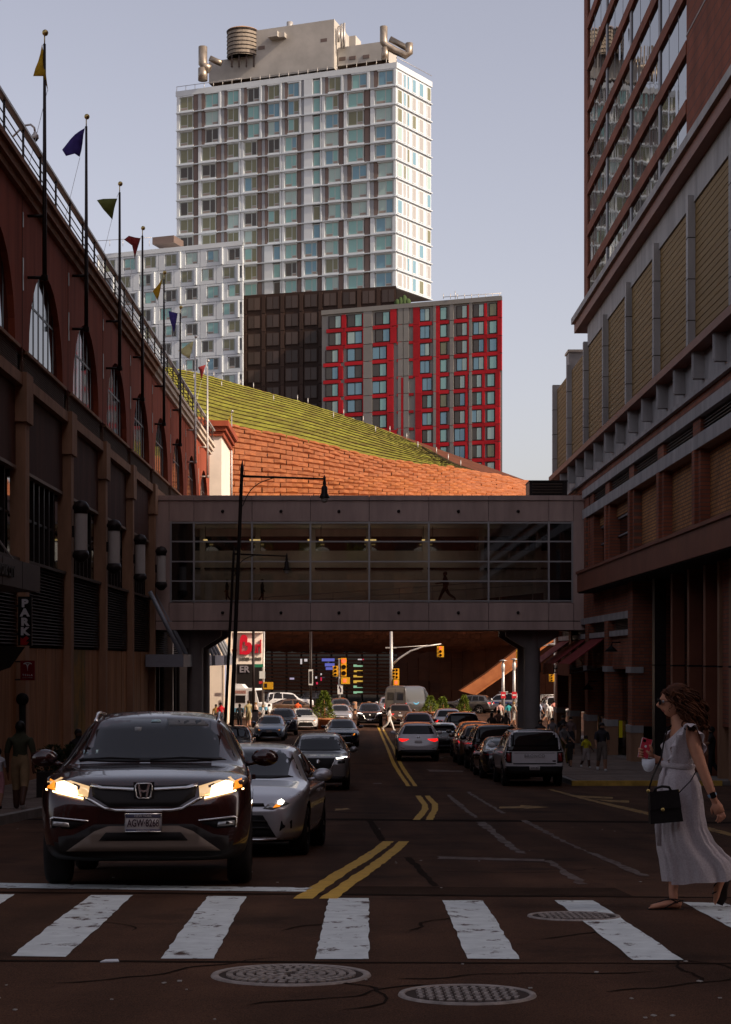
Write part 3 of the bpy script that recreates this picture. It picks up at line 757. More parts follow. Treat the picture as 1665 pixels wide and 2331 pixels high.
# red projecting shop sign with T-shaped emblem
Y = 50.2; a, b = P(46.5, 1504, Y), P(79, 1549, Y)
t = thing('shop_sign', 'square red projecting sign with white T-shaped emblem reading TESLA', 'sign', (a.x, Y, b.z))
wpart('panel', MB().box(a.x, b.x, Y, Y + .06, b.z, a.z), M('sign_crimson', (0.20, 0.008, 0.014), .5), t)
for z in (a.z - .03, b.z + .02): wpart('sign_arm', MB().box(a.x - .16, a.x + .02, Y + .01, Y + .05, z - .02, z + .02), m_dkmetal, t)
E = lambda px: [P(u, v, Y - .003) for u, v in px]
wpart('emblem', MB().extr(E([(57, 1511), (60.5, 1511.5), (62.7, 1514), (65, 1511.5), (68.5, 1511), (65.5, 1513.5), (64, 1517), (62.8, 1529), (61.5, 1517), (60, 1513.5)]), (0, -.01, 0)), m_slet, t)
wpart('emblem_arc', MB().extr(E([(53, 1510.5), (58, 1508.3), (63, 1507.8), (68, 1508.3), (73, 1510.5), (71.5, 1512.5), (67, 1510.3), (63, 1509.8), (59, 1510.3), (54.5, 1512.5)]), (0, -.01, 0)), m_slet, t)
o = link('lettering', text_mesh('T E S L A', .075, .006, m_slet, .002), t); o.matrix_parent_inverse = WINV[t.name]
o.matrix_basis = Matrix.Translation((P(62.7, 0, Y).x, Y - .006, PZ(1537, Y))) @ Matrix.Rotation(R(90), 4, 'X')
o = link('lettering', text_mesh('SUPERCHARGER', .04, .006, m_slet, 0), t); o.matrix_parent_inverse = WINV[t.name]
o.matrix_basis = Matrix.Translation((P(62.7, 0, Y).x, Y - .006, PZ(1543, Y))) @ Matrix.Rotation(R(90), 4, 'X')
# ---------------------------------------------------------------- skybridge
BY = 89.0; SB = BY / F; BD = 5.2
bx = lambda u: (u - U0) * SB
bz = lambda v: CZ + (V0 - v) * SB
BR = thing('skybridge', 'grey panelled glazed skybridge spanning the street between the two malls', 'bridge', (0, BY + 2.6, bz(1434)))
X0, X1 = XL - .3, bx(1332)
joints = [352, 385, 441.6, 574, 707, 841, 976.7, 1112.8, 1250, 1306.7, 1332]
for r_, (v0, v1, y) in enumerate(((1140, 1187, 0), (1372, 1413, 0))):
    for i, (a, b) in enumerate(zip(joints, joints[1:])):
        p = wpart('cladding_panel', MB().box(bx(a) + .012, bx(b) - .012, BY + y, BY + .3, bz(v1), bz(v0)), m_bridgep, BR)
for i, (a, b) in enumerate(zip(joints, joints[1:])):
    wpart('coping_panel', MB().box(bx(a) + .01, bx(b) - .01, BY - .08, BY + .4, bz(1139), bz(1128)), m_bridgep, BR)
    wpart('bottom_beam_panel', MB().box(bx(a) + .01, bx(b) - .01, BY - .04, BY + .35, bz(1434), bz(1415)), m_bridgep, BR)
for u in (507, 640, 772, 908, 1044, 1180):
    for v in (1164, 1395):
        wpart('stud', MB().ell((bx(u), BY - .02, bz(v)), .085, 10, 6), m_dkmetal, BR)
wpart('end_pier', MB().box(bx(352), bx(389), BY, BY + .3, bz(1372), bz(1187)), m_bridgep, BR)
wpart('end_pier', MB().box(bx(1303.6), bx(1332), BY, BY + .3, bz(1372), bz(1187)), m_bridgep, BR)
wpart('joint_backing', MB().box(X0, X1, BY + .32, BY + .5, bz(1432), bz(1372)).box(X0, X1, BY + .32, BY + .5, bz(1187), bz(1130)), m_black, BR)
vm = [389, 441.6, 574, 707, 841, 976.7, 1112.8, 1250, 1303.6]
hm = [1190, 1232.7, 1278.3, 1323, 1368]
for u in vm: wpart('mullion', MB().box(bx(u) - .045, bx(u) + .045, BY - .03, BY + .12, bz(1372), bz(1187)), m_mull, BR)
for v in hm:
    for a, b in zip(vm, vm[1:]): wpart('transom', MB().box(bx(a) + .045, bx(b) - .045, BY - .01, BY + .1, bz(v) - .035, bz(v) + .035), m_mull, BR)
for i, (a, b) in enumerate(zip(vm, vm[1:])):
    for v0, v1 in zip(hm, hm[1:]):
        wpart('pane', MB().box(bx(a) + .045, bx(b) - .045, BY + .04, BY + .052, bz(v1) + .035, bz(v0) - .035), m_dglass if i in (0, 7) else m_pane, BR)
# interior
wpart('floor', MB().box(X0, X1, BY + .5, BY + BD, bz(1413), bz(1369)), m_bridgep, BR)
wpart('ceiling', MB().box(X0, X1, BY + .5, BY + BD, bz(1187), bz(1145)), m_intw, BR)
wpart('roof_slab', MB().box(X0, X1, BY + .4, BY + BD, bz(1140), bz(1131)), m_colc, BR)
wpart('soffit', MB().box(X0, X1, BY + .35, BY + BD, bz(1433), bz(1418)), m_colc, BR)
for a, b in zip(joints, joints[1:]):
    wpart('inner_wall_panel', MB().box(bx(a) + .14, bx(b) - .14, BY + BD - .25, BY + BD - .1, bz(1366), bz(1240)), m_intw, BR)
    wpart('inner_post', MB().box(bx(b) - .14, bx(b) + .14, BY + BD - .35, BY + BD, bz(1413), bz(1145)), m_intw, BR)
wpart('rear_wall', MB().box(X0, X1, BY + BD - .06, BY + BD + .1, bz(1434), bz(1240)), m_bridgep, BR)
wpart('rear_beam', MB().box(X0, X1, BY + BD - .1, BY + BD + .1, bz(1205), bz(1128)), m_bridgep, BR)
wpart('rear_pane', MB().box(X0, X1, BY + BD, BY + BD + .02, bz(1240), bz(1205)), m_dglass, BR)
for a, b in zip(joints, joints[1:]):
    wpart('inner_rail', MB().box(bx(a) + .1, bx(b) - .1, BY + BD - .4, BY + BD - .3, bz(1285), bz(1281)), m_intd, BR)
rz_ = lambda x: bz(1356) + (x - bx(600)) * .068
mb = MB().tube([(bx(560), BY + 2.4, rz_(bx(560))), (bx(1248), BY + 2.4, rz_(bx(1248)))], .03, 6).tube([(bx(560), BY + 2.4, rz_(bx(560)) - .3), (bx(1248), BY + 2.4, rz_(bx(1248)) - .3)], .025, 6)
for i in range(9):
    x = bx(600 + 78 * i); mb.tube([(x, BY + 2.4, bz(1369)), (x, BY + 2.4, rz_(x))], .022, 6)
wpart('ramp_railing', mb, m_mull, BR)
wpart('ramp', MB().extr([(bx(1010), BY + 2.5, bz(1369)), (bx(1250), BY + 2.5, bz(1369)), (bx(1250), BY + 2.5, bz(1345))], (0, 2.2, 0)), m_intd, BR)
for u, w in ((455, .2), (572, .55), (700, .16), (728, .2), (845, .6), (970, .15), (992, .25)):
    wpart('ceiling_lamp', MB().box(bx(u) - w / 2, bx(u) + w / 2, BY + 3.2, BY + 3.5, bz(1219) - .03, bz(1219) + .03), m_warm, BR)
    lt = bpy.data.lights.new('bridge_lamp', 'POINT'); lt.energy = 1.9; lt.color = (1, .92, .82); lt.shadow_soft_size = .5
    lo_ = bpy.data.objects.new('lamp_light', lt); COL.objects.link(lo_); lo_.location = (bx(u), BY + 3.35, bz(1219) - .6); lo_.parent = BR; lo_.matrix_parent_inverse = WINV[BR.name]
    wpart('lamp_rod', MB().tube([(bx(u), BY + 3.35, bz(1219)), (bx(u), BY + 3.35, bz(1187))], .015, 6), m_intd, BR)
# columns with flared heads
for u0, u1, yy in ((431, 458, 90.6), (458, 467, 93.2), (1198, 1225, 90.6), (1188, 1199, 93.2)):
    cx = PX((u0 + u1) / 2, yy); r = .42 if u1 - u0 > 20 else .36
    c_ = wpart('column', MB().lathe([(r, gz(90) - .2), (r, bz(1434) - .02)], 24, (cx, yy, 0)), m_colc, BR)
    z1 = bz(1434) - .01; z0 = z1 - .95
    subw('column_head', MB().extr([(cx - .3, yy - .3, z0), (cx + .3, yy - .3, z0), (cx + 1.35, yy - .3, z1 - .3), (cx + 1.35, yy - .3, z1), (cx - 1.35, yy - .3, z1), (cx - 1.35, yy - .3, z1 - .3)], (0, .6, 0)), m_colc, c_)
# rooftop vent box at the right end
a, b = P(1206, 1096, 91), P(1292, 1128, 91)
t = thing('roof_vent_unit', 'dark louvered vent box on the right end of the skybridge roof', 'vent', ((a.x + b.x) / 2, 92, b.z))
wpart('casing', MB().box(a.x, b.x, 91.06, 93, b.z, a.z), m_dkmetal, t)
wpart('lid', MB().box(a.x - .03, b.x + .03, 90.97, 93.05, a.z, a.z + .06), m_dkmetal, t)
for i in range(4):
    z = b.z + .12 + .145 * i
    wpart('slat', MB().hexa([(a.x + .15, 90.98, z), (b.x - .25, 90.98, z), (b.x - .25, 91.06, z + .03), (a.x + .15, 91.06, z + .03), (a.x + .15, 90.98, z + .05), (b.x - .25, 90.98, z + .05), (b.x - .25, 91.06, z + .09), (a.x + .15, 91.06, z + .09)]), m_louvd, t)
# ---------------------------------------------------------------- right: brick mall podium with office tower on top
XR = 11.4
m_brick = brick_mat('red_brick', (0.34, 0.105, 0.055), (0.27, 0.082, 0.045), (0.16, 0.09, 0.065), 1.0, ('Y', 'Z'), bw=.42, rh=.14, ms=.02)
m_brickn = brick_mat('red_brick_ends', (0.34, 0.105, 0.055), (0.27, 0.082, 0.045), (0.16, 0.09, 0.065), 1.0, ('X', 'Z'), bw=.42, rh=.14, ms=.02)
m_bricky = brick_mat('tan_brick', (0.50, 0.23, 0.075), (0.40, 0.165, 0.05), (0.17, 0.085, 0.05), 1.0, ('Y', 'Z'), bw=.36, rh=.13, ms=.024)
m_tile = brick_mat('tower_brick', (0.23, 0.062, 0.03), (0.215, 0.058, 0.028), (0.10, 0.045, 0.034), 1.0, ('Y', 'Z'), bw=1.1, rh=.42, ms=.022, off=0.0)
m_span = brick_mat('spandrel_brick', (0.28, 0.09, 0.05), (0.25, 0.08, 0.045), (0.20, 0.085, 0.055), 1.0, ('Y', 'Z'), bw=.5, rh=.14, ms=.018)
m_conc = M('blue_grey_concrete', (0.38, 0.35, 0.335), .8, var=.22, vs=1.4, vstretch=(1, 1, .2), bump=.1, bs=30)
m_khaki = M('khaki_siding', (0.25, 0.15, 0.055), .7, var=.12, vs=6, vstretch=(1, 6, .3), bump=.35, bs=9, rnd=.07)
m_khakib = M('siding_joint', (0.035, 0.022, 0.014), .9)
m_canb = M('brown_canopy', (0.22, 0.075, 0.042), .55, var=.15, vs=.7)
m_frame = M('window_post', (0.26, 0.25, 0.26), .5, .3)
m_towglass = mirror_glass('tower_window', (0.02, 0.02, 0.02), 0.015, 1.0, wavy=.13, wscale=.9)
m_towglass.node_tree.nodes['Principled BSDF'].inputs['IOR'].default_value = 2.2
RB = thing('brick_mall_podium', 'brick mall building with khaki ribbed upper panels along the right side', 'building', (XR + 8, 70, gz(70)))
YA, YB = 15.0, 100.2
def rb(name, mat, y0, y1, z0, z1, x0, x1, par=RB): return wpart(name, MB().box(x0, x1, y0, y1, z0, z1), mat, par)
rb('core', m_stuccod, YA, YB - .1, 6.2, 17.1, XR + .6, 44)
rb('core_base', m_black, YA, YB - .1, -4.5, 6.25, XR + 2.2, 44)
rb('podium_roof', m_conc, YA, YB, 17.1, 17.25, XR + .35, 44)
BP = [59.5 + 6.85 * k for k in range(-6, 7)]
for k, y in enumerate(BP[:-1]):
    y1 = BP[k + 1]
    if y1 > 46:
        n = 21; h = (17.2 - 12.2) / n
        for i in range(n):
            face_box('siding_course', m_khaki, RB, Vector((XR, y + .1, 0)), Vector((0, 1, 0)), Vector((-1, 0, 0)), 0, 6.65, 12.2 + i * h, 12.2 + i * h + h - .03, -.2, 0)
        rb('siding_back', m_khakib, y, y1, 12.1, 17.2, XR + .1, XR + .6)
    else: rb('siding_wall', m_khaki, y, y1, 12.2, 17.2, XR, XR + .6)
for k, y in enumerate(BP):
    if y < 44: continue
    p = rb('pilaster', m_conc, y - .18, y + .18, 12.15, 17.45, XR - .25, XR + .3)
    for z in (13.2, 14.6, 16.0): subw('pilaster_joint', MB().box(XR - .255, XR, y - .185, y + .185, z, z + .03), m_khakib, p)
rb('concrete_band', m_conc, YA, 86.7, 17.2, 18.25, XR - .06, XR + .6)
rb('lower_cornice', m_canb, YA, YB + .1, 11.88, 12.15, XR - .5, XR + .6)
rb('frieze', m_conc, YA, YB, 10.68, 11.88, XR, XR + .6)
rb('frieze_moulding', m_conc, YA, YB + .05, 10.62, 10.78, XR - .12, XR + .5)
for i in range(16):
    y = 95.6 - 3.43 * i
    b_ = rb('bracket', m_conc, y - .15, y + .15, 11.0, 11.88, XR - .36, XR)
    subw('bracket_rib', MB().box(XR - .39, XR - .36, y - .06, y + .06, 11.05, 11.88), m_conc, b_)
rb('brick_band', m_brick, YA, YB, 10.24, 10.62, XR + .04, XR + .6)
rb('stone_band', m_conc, YA, 88.6, 9.85, 10.24, XR - .08, XR + .6)
rb('stone_band', m_conc, YA, 88.6, 8.8, 9.27, XR - .08, XR + .6)
QP = [59.2 + 7.05 * k for k in range(-6, 5)]
for k, y in enumerate(QP):
    if y > 90: break
    for z0, z1 in ((9.27, 9.85), (5.9, 8.8)): rb('brick_pier', m_brick, y - .65, y + .65, z0, z1, XR + .02, XR + .6)
    if y > 40: rb('pier_rib', m_brick, y - .25, y + .25, 5.9, 8.8, XR - .1, XR + .02)
    y1 = y + 7.05
    if y1 > 89.5: break
    mb = MB()
    for i in range(5):
        z = 9.3 + .11 * i
        mb.hexa([(XR + .3, y + .65, z), (XR + .12, y + .65, z - .04), (XR + .12, y1 - .65, z - .04), (XR + .3, y1 - .65, z), (XR + .3, y + .65, z + .03), (XR + .12, y + .65, z - .01), (XR + .12, y1 - .65, z - .01), (XR + .3, y1 - .65, z + .03)])
    if y1 > 46: wpart('louver_slats', mb, m_louvd, RB, 'stuff')
    rb('louver_back', m_black, y + .65, y1 - .65, 9.27, 9.85, XR + .32, XR + .6)
    if y > 72:
        rb('brick_infill', m_bricky, y + .65, y1 - .65, 8.2, 8.8, XR + .35, XR + .6)
        w_ = rb('window', m_dglass, y + .65, y1 - .65, 5.9, 8.2, XR + .5, XR + .6)
        subw('window_frame', MB().box(XR + .4, XR + .5, y + 2.1, y + 2.25, 5.9, 8.2).box(XR + .4, XR + .5, y + .65, y + .85, 5.9, 8.2).box(XR + .4, XR + .5, y + .85, y1 - .65, 8.1, 8.2), m_frame, w_)
        subw('transom', MB().box(XR + .41, XR + .49, y + .85, y1 - .65, 7.3, 7.36), m_frame, w_)
    else:
        rb('brick_infill', m_bricky, y + .65, y1 - .65, 5.9, 8.8, XR + .35, XR + .6)
c_ = rb('street_canopy', m_canb, 22, 85.3, 5.0, 5.95, XR - .75, XR + .6)
subw('canopy_edge', MB().box(XR - .82, XR - .75, 20, 85.35, 5.88, 6.0), m_canb, c_)
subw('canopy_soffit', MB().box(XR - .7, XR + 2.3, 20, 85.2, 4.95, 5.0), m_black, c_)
# street level beyond the canopy: brick shopfront piers
rb('brick_wall', m_brick, 73.2, YB, 3.62, 5.0, XR + .05, XR + 2.3)
rb('brick_wall', m_brick, 85.3, YB, 5.0, 10.3, XR + .06, XR + .6)
rb('stone_belt', m_conc, 73.0, YB, 3.5, 3.8, XR - .1, XR + .5)
rb('stone_belt', m_conc, 73.0, YB, 2.78, 3.02, XR - .1, XR + .5)
rb('brick_wall', m_brick, 73.0, YB, 1.35, 2.78, XR + .05, XR + 2.3)
SP = [72.6, 79.6, 86.4, 93.2, 99.6]
for y in SP:
    w = .62
    p = rb('shop_pier', m_brick, y - w, y + w, -1.0, 5.0 if y < 74 else 3.5, XR - .14, XR + 2.2)
    subw('pier_face', MB().box(XR - .16, XR + 2.0, y - w - .01, y - w + .02, -1.0, 3.4), m_brickn, p)
    subw('pier_stone', MB().box(XR - .22, XR + .3, y - w - .08, y + w + .08, -1.25, -.95), m_conc, p)
    subw('pier_stone', MB().box(XR - .22, XR + .3, y - w - .08, y + w + .08, 1.2, 1.45), m_conc, p)
    subw('pier_base', MB().box(XR - .2, XR + .3, y - w - .05, y + w + .05, gz(y) - .1, -1.25), m_stone, p)
for y, y1 in zip(SP, SP[1:]):
    mb = MB()
    for i in range(6): mb.box(XR + .1, XR + .2, y + .8, y1 - .8, 3.06 + .07 * i, 3.09 + .07 * i)
    wpart('louver_slats', mb, m_louvd, RB, 'stuff')
    rb('louver_back', m_black, y, y1, 3.02, 3.5, XR + .22, XR + .5)
    rb('shop_pane', m_shopg, y + .62, y1 - .62, -2.6, 1.35, XR + .5, XR + .53) if False else None
    rb('shop_mullion', m_dkmetal, (y + y1) / 2 - .06, (y + y1) / 2 + .06, -2.7, 1.35, XR + .4, XR + .55)
    rb('shop_backwall', m_intd, y + .62, y1 - .62, -3, 1.35, XR + 2.0, XR + 2.15)
m_shopg = glass_see('shop_glass', (0.8, 0.75, 0.7), .03, .8)
for y, y1 in zip(SP, SP[1:]): rb('shop_pane', m_shopg, y + .62, y1 - .62, -2.6, 1.35, XR + .5, XR + .53)
# dark glazed arcade nearer the camera
rb('arcade_glass', m_dglass, YA, 72, -4, 5.0, XR + 1.6, XR + 1.75)
for y, mt, w in ((57.0, m_stone, .16), (55.2, m_stone, .2), (59.3, m_canb, .2), (62.2, m_canb, .2), (65.5, m_canb, .2), (69.5, m_dkmetal, .3), (51, m_canb, .3), (46, m_canb, .3), (40, m_canb, .3)):
    p = rb('arcade_post', mt, y - w, y + w, gz(y) - .1, 4.95, XR + .3, XR + .75)
    subw('post_joint', MB().box(XR + .29, XR + .76, y - w - .01, y + w + .01, 1.5, 1.56), m_black, p)
for y in (61, 64, 67): rb('arcade_mullion', m_dkmetal, y - .08, y + .08, -4, 4.95, XR + 1.5, XR + 1.6)
rb('arcade_brick', m_brick, 55.4, 56.8, -.4, 4.95, XR + .4, XR + 1.6)
# awnings
m_awn = M('awning_cloth', (0.20, 0.030, 0.030), .85, var=.12, vs=3); m_awv = M('awning_valance', (0.24, 0.075, 0.04), .85, var=.15, vs=3)
for y in (81.0, 87.7, 94.3):
    a = wpart('awning', MB().hexa([(XR, y, 2.72), (9.76, y, 1.5), (9.76, y + 4.6, 1.5), (XR, y + 4.6, 2.72), (XR, y, 2.77), (9.76, y, 1.55), (9.76, y + 4.6, 1.55), (XR, y + 4.6, 2.77)]), m_awn, RB)
    subw('valance', MB().box(9.73, 9.76, y, y + 4.6, 1.0, 1.55), m_awv, a)
    subw('awning_frame', MB().tube([(9.8, y + .03, 1.1), (XR, y + .03, 1.4)], .03, 6).tube([(9.8, y + .03, 1.1), (9.8, y + .03, 1.5)], .03, 6).tube([(9.8, y + .03, 1.1), (9.8, y + 4.5, 1.1)], .03, 6), m_dkmetal, a)
for y, z in ((76.6, 2.1), (84.4, .3)):
    wpart('gooseneck_lamp', MB().lathe([(.03, z + .25), (.1, z + .2), (.3, z), (.28, z)], 14, (XR - .35, y, 0)).tube([(XR - .35, y, z + .22), (XR - .3, y, z + .4), (XR + .1, y, z + .4)], .03, 6), m_black, RB)
# small shop display pieces seen through the glass
m_yc = M('yellow_cloth_glow', (0.55, 0.45, 0.03), .8, emit=(.5, .4, .02), es=.04); m_rc = M('red_cloth_glow', (0.5, 0.03, 0.02), .8, emit=(.6, .05, .03), es=.10)  # shop-window light added as a faint glow of the cloth itself
t = thing('display_coat', 'yellow garment hanging in the shop window under the nearest awning', 'garment', (XR + 1.1, 82.2, -1.9))
wpart('coat', MB().tube([(XR + 1.1, 82.3, -1.9), (XR + 1.1, 82.3, -1.0), (XR + 1.1, 82.3, -.2), (XR + 1.1, 82.3, .15), (XR + 1.1, 82.3, .2)], [(.42, .22), (.36, .2), (.3, .16), (.26, .12), (.08, .08)], 12), m_yc, t)
wpart('sleeve', MB().tube([(XR + 1.1, 82.05, .1), (XR + 1.1, 81.8, -.4), (XR + 1.1, 81.75, -.8)], [.1, .09, .08], 8), m_yc, t)
wpart('sleeve', MB().tube([(XR + 1.1, 82.55, .1), (XR + 1.1, 82.8, -.4), (XR + 1.1, 82.85, -.8)], [.1, .09, .08], 8), m_yc, t)
t = thing('display_shelf', 'lit shop shelf with a red hat and small goods beside the stone-capped pier', 'shelf', (XR + 1.0, 75.6, -2.6))
for z in (-1.7, -.62, .28): wpart('shelf_board', MB().box(XR + .8, XR + 1.6, 74.0, 77.6, z - .06, z), m_stone, t)
for y in (74.0, 77.55): wpart('shelf_side', MB().box(XR + .8, XR + 1.6, y - .05, y, -2.6, .5), m_intd, t)
tag(lpart('red_hat', MB().lathe([(.3, -.62), (.29, -.58), (.2, -.54), (.19, -.42), (.1, -.34), (.01, -.32)], 14, (XR + 1.0, 75.4, 0)), m_rc, None), 'red hat on the lit shop shelf', 'hat')
for y, c, h in ((76.6, (.5, .45, .4), .34), (74.9, (.35, .3, .1), .2)):
    tag(lpart('shelf_bottle', MB().lathe([(.01, 0), (.09, 0), (.1, h * .6), (.04, h * .8), (.04, h), (.01, h)], 10, (XR + 1.0, y, .28 if h > .3 else -1.7)), M('bottle_%d' % int(y), c, .3), None), 'pale bottle on the upper shop shelf' if h > .3 else 'small olive jar on the lower shop shelf', 'bottle')
# penthouse box
t = thing('roof_penthouse', 'small pale rooftop box on the far end of the brick podium', 'roof structure', (12.3, 99, 17.25))
wpart('box_wall', MB().box(11.85, 13.0, 98.6, 99.9, 17.25, 19.0), m_conc, t); wpart('box_roof', MB().box(11.78, 13.2, 98.4, 100, 19.0, 19.12), m_cream, t)

# unseen buildings added behind the camera to cut sky light and darken reflections
HB = thing('sky_blocker_block', 'unseen brick block added behind the viewer to hold back sky light', 'building', (0, -45, 0))
wpart('wall', MB().box(-90, 15.5, -80, -42, -1, 24), m_tile, HB); wpart('roof', MB().box(-90, 14.5, -80, -41.6, 24, 24.8), m_conc, HB)
for i in range(-12, 2):
    for j in range(5): wpart('window', MB().box(i * 6 - 1.4, i * 6 + 1.4, -42.02, -41.95, 2 + j * 4, 4.4 + j * 4), m_dglass, HB)
HC_ = thing('sun_blocker_tower', 'unseen tall brick tower added behind the viewer at right to block the sun', 'building', (50, -40, 0))  # unseen tower added to keep the sun off the near street
wpart('wall', MB().box(15, 110, -80, -12, -1, 56), m_tile, HC_); wpart('roof', MB().box(14.6, 110.4, -80.4, -11.6, 56, 57), m_conc, HC_)
for i in range(12):
    for j in range(12): wpart('window', MB().box(19 + i * 7, 22.5 + i * 7, -12.02, -11.95, 3 + j * 4.3, 5.6 + j * 4.3), m_dglass, HC_)
# office tower
OT = thing('brick_office_tower', 'tall brown brick office tower with mirror windows at the top right', 'building', (XR + 10, 50, 18.2))
def ot(name, mat, y0, y1, z0, z1, x0, x1): return wpart(name, MB().box(x0, x1, y0, y1, z0, z1), mat, OT)
ot('cornice', m_canb, YA, 88.9, 18.25, 18.7, XR - .45, XR + 1)
ot('cornice_cap', m_conc, YA, 88.95, 18.7, 19.0, XR - .6, XR + 1)
ot('core', m_stuccod, YA, 88.4, 18.2, 46, XR + .6, 40)
ot('side_wall', m_tile, YA, 60.9, 19.0, 46, XR, XR + .6)
for z in (23.35, 25.4): ot('wall_reglet', m_conc, 40, 60.9, z, z + .06, XR - .02, XR)
ot('corner_pier', m_span, 87.15, 88.5, 19.0, 46, XR, XR + .6)
PC = [87.15, 80.7, 73.6, 66.6, 60.9]
z = 20.7
zb = 19.0
while z < 45:
    for y1, y0 in zip(PC, PC[1:]):
        ot('spandrel', m_span, y0, y1, z, min(z + .48, 46), XR - .03, XR + .5)
        w_ = ot('window', m_towglass, y0 + .12, y1 - .12, zb, z, XR + .07, XR + .09)
        if z < 36:
            for q in (1, 2): subw('mullion', MB().box(XR + .062, XR + .07, y0 + (y1 - y0) * q / 3 - .02, y0 + (y1 - y0) * q / 3 + .02, zb, z), m_frame, w_)
    for y in PC[1:-1]: ot('window_post', m_frame, y - .2, y + .2, zb, z, XR + .03, XR + .5)
    zb = z + .48; z += 2.05
for i in range(12): ot('end_fin', m_span, 88.5, 88.75, 20.6 + 2.05 * i, 20.75 + 2.05 * i, XR + .05, XR + .3)
# ---------------------------------------------------------------- far modular towers
m_wp = M('white_panel', (0.60, 0.645, 0.675), .55, var=.05, vs=.4, rnd=.06); m_gp = M('grey_panel', (0.27, 0.285, 0.31), .55, rnd=.08)
m_bp = M('brown_panel', (0.17, 0.125, 0.11), .55, rnd=.08); m_ledge = M('floor_ledge', (0.50, 0.55, 0.60), .5, rnd=.05)
m_wfr = M('window_frame', (0.44, 0.48, 0.47), .5)
m_ac = M('grille', (0.30, 0.25, 0.22), .6)
WG = [mirror_glass('pane_teal', (0.24, 0.44, 0.42), .1, 1.0), mirror_glass('pane_olive', (0.18, 0.18, 0.105), .12, .8), mirror_glass('pane_dark', (0.065, 0.055, 0.045), .1, .8),
      mirror_glass('pane_blue', (0.17, 0.31, 0.39), .1, 1.0), mirror_glass('pane_pale', (0.36, 0.48, 0.45), .2, .6), mirror_glass('pane_curtain', (0.36, 0.35, 0.34), .3, .5)]
m_roofc = M('roof_concrete', (0.46, 0.43, 0.39), .8, var=.12, vs=.3); m_ducts = M('duct_metal', (0.36, 0.30, 0.24), .4, .7, var=.2, vs=1)
for g_ in WG: g_.node_tree.nodes['Principled BSDF'].inputs['IOR'].default_value = 1.42; g_.node_tree.nodes['Principled BSDF'].inputs['Specular IOR Level'].default_value = .6
rng = random.Random(21)
def win(par, org, ax, nn, s0, s1, z0, z1, split=.55, ac=True, bias=0.5, d=-.12, frame=None, small=False, pair=False):
    """a window: frame box as part, panes and air-conditioner grille as sub-parts"""
    fr = face_box('window', frame or m_wfr, par, org, ax, nn, s0, s1, z0, z1, d - .06, d)
    def sub(name, mat, a, b, c, e, dd):
        o = bpy.data.objects.new(name, unit(mat)); COL.objects.link(o); o.parent = fr
        W = s1 - s0; H = z1 - z0; D = .06
        o.matrix_basis = Matrix(((b - a, 0, 0, a), (0, dd / D, 0, 1), (0, 0, e - c, c), (0, 0, 0, 1)))
    def g(): 
        r = rng.random()
        if bias > 1: return rng.choice((5, 5, 5, 4, 3, 1))
        if r < bias: return rng.choice((0, 0, 3, 4, 0))
        return rng.choice((1, 1, 1, 2))
    b_ = .07
    if small: sub('pane', WG[g()], .12, .88, .06, .94, .012); return fr
    m1, m2 = WG[g()], WG[g()]
    if rng.random() < .7: m2 = m1
    if pair:
        m1, m2 = WG[rng.choice((2, 2, 3))], WG[rng.choice((0, 4, 4, 3))]
        if pair == 2: m1, m2 = m2, m1
    left = rng.random() < .5
    if ac:
        if left:
            sub('pane', m1, b_, split - .03, .24, .95, .012); sub('grille', m_ac, b_, split - .03, .06, .2, .015); sub('pane', m2, split + .03, 1 - b_, .06, .95, .012)
        else:
            sub('pane', m1, b_, split - .03, .06, .95, .012); sub('pane', m2, split + .03, 1 - b_, .24, .95, .012); sub('grille', m_ac, split + .03, 1 - b_, .06, .2, .015)
    else:
        sub('pane', m1, b_, split - .03, .06, .95, .012); sub('pane', m2, split + .03, 1 - b_, .06, .95, .012)
    return fr
# --- tall tower
A0, A1 = Vector((PX(903, 281.7), 281.7, 0)), Vector((PX(402, 296.3), 296.3, 0))      # street-front face, right to left
A2 = Vector((PX(983, 291.3), 291.3, 0))
ax = (A0 - A1).normalized(); LW = (A0 - A1).length; nn = Vector((ax.y, -ax.x, 0))
ay = (A2 - A0).normalized(); LS = (A2 - A0).length; ns = Vector((ay.y, -ay.x, 0))
ZT0 = PZ(656, 281.7); ZT1 = PZ(141, 281.7); FH = (ZT1 - ZT0 - .9) / 12
TW = thing('modular_tower', 'tall pale grey modular apartment tower with rooftop water tank', 'building', (A0.x - 8, 292, gz(290)))
back = Vector((ay.x, ay.y, 0)) * LS
poly = [A1 - nn * .35 , A0 - nn * .35 - ns * .35, A2 - ns * .35, A1 + back]
wpart('core', MB().extr([(p.x, p.y, ZT0 - 1 if False else ZT0) for p in poly], (0, 0, ZT1 - ZT0)), m_gp, TW)
wpart('parapet', MB().extr([(p.x, p.y, ZT1 - .9) for p in [A1 + nn * .1 - ax * .1, A0 + nn * .1 + ns * .1, A2 + ns * .1 + ay * .1, A1 + back]], (0, 0, .9)), m_wp, TW)
cb = [0, .103, .212, .304, .40, .492, .58, .672, .768, .885, 1.0]
ROWS = ['ABBBBBCBBB', 'ABBBBBCAAD', 'ABBBBBCAAD', 'AABABACAAD', 'AABABACAAD', 'AABABACBBB', 'AABABACBBB', 'AABABACBBB', 'AABABACAAD', 'AAAACAAAAD', 'AAAACAAAAD', 'AAAACAAAAD']
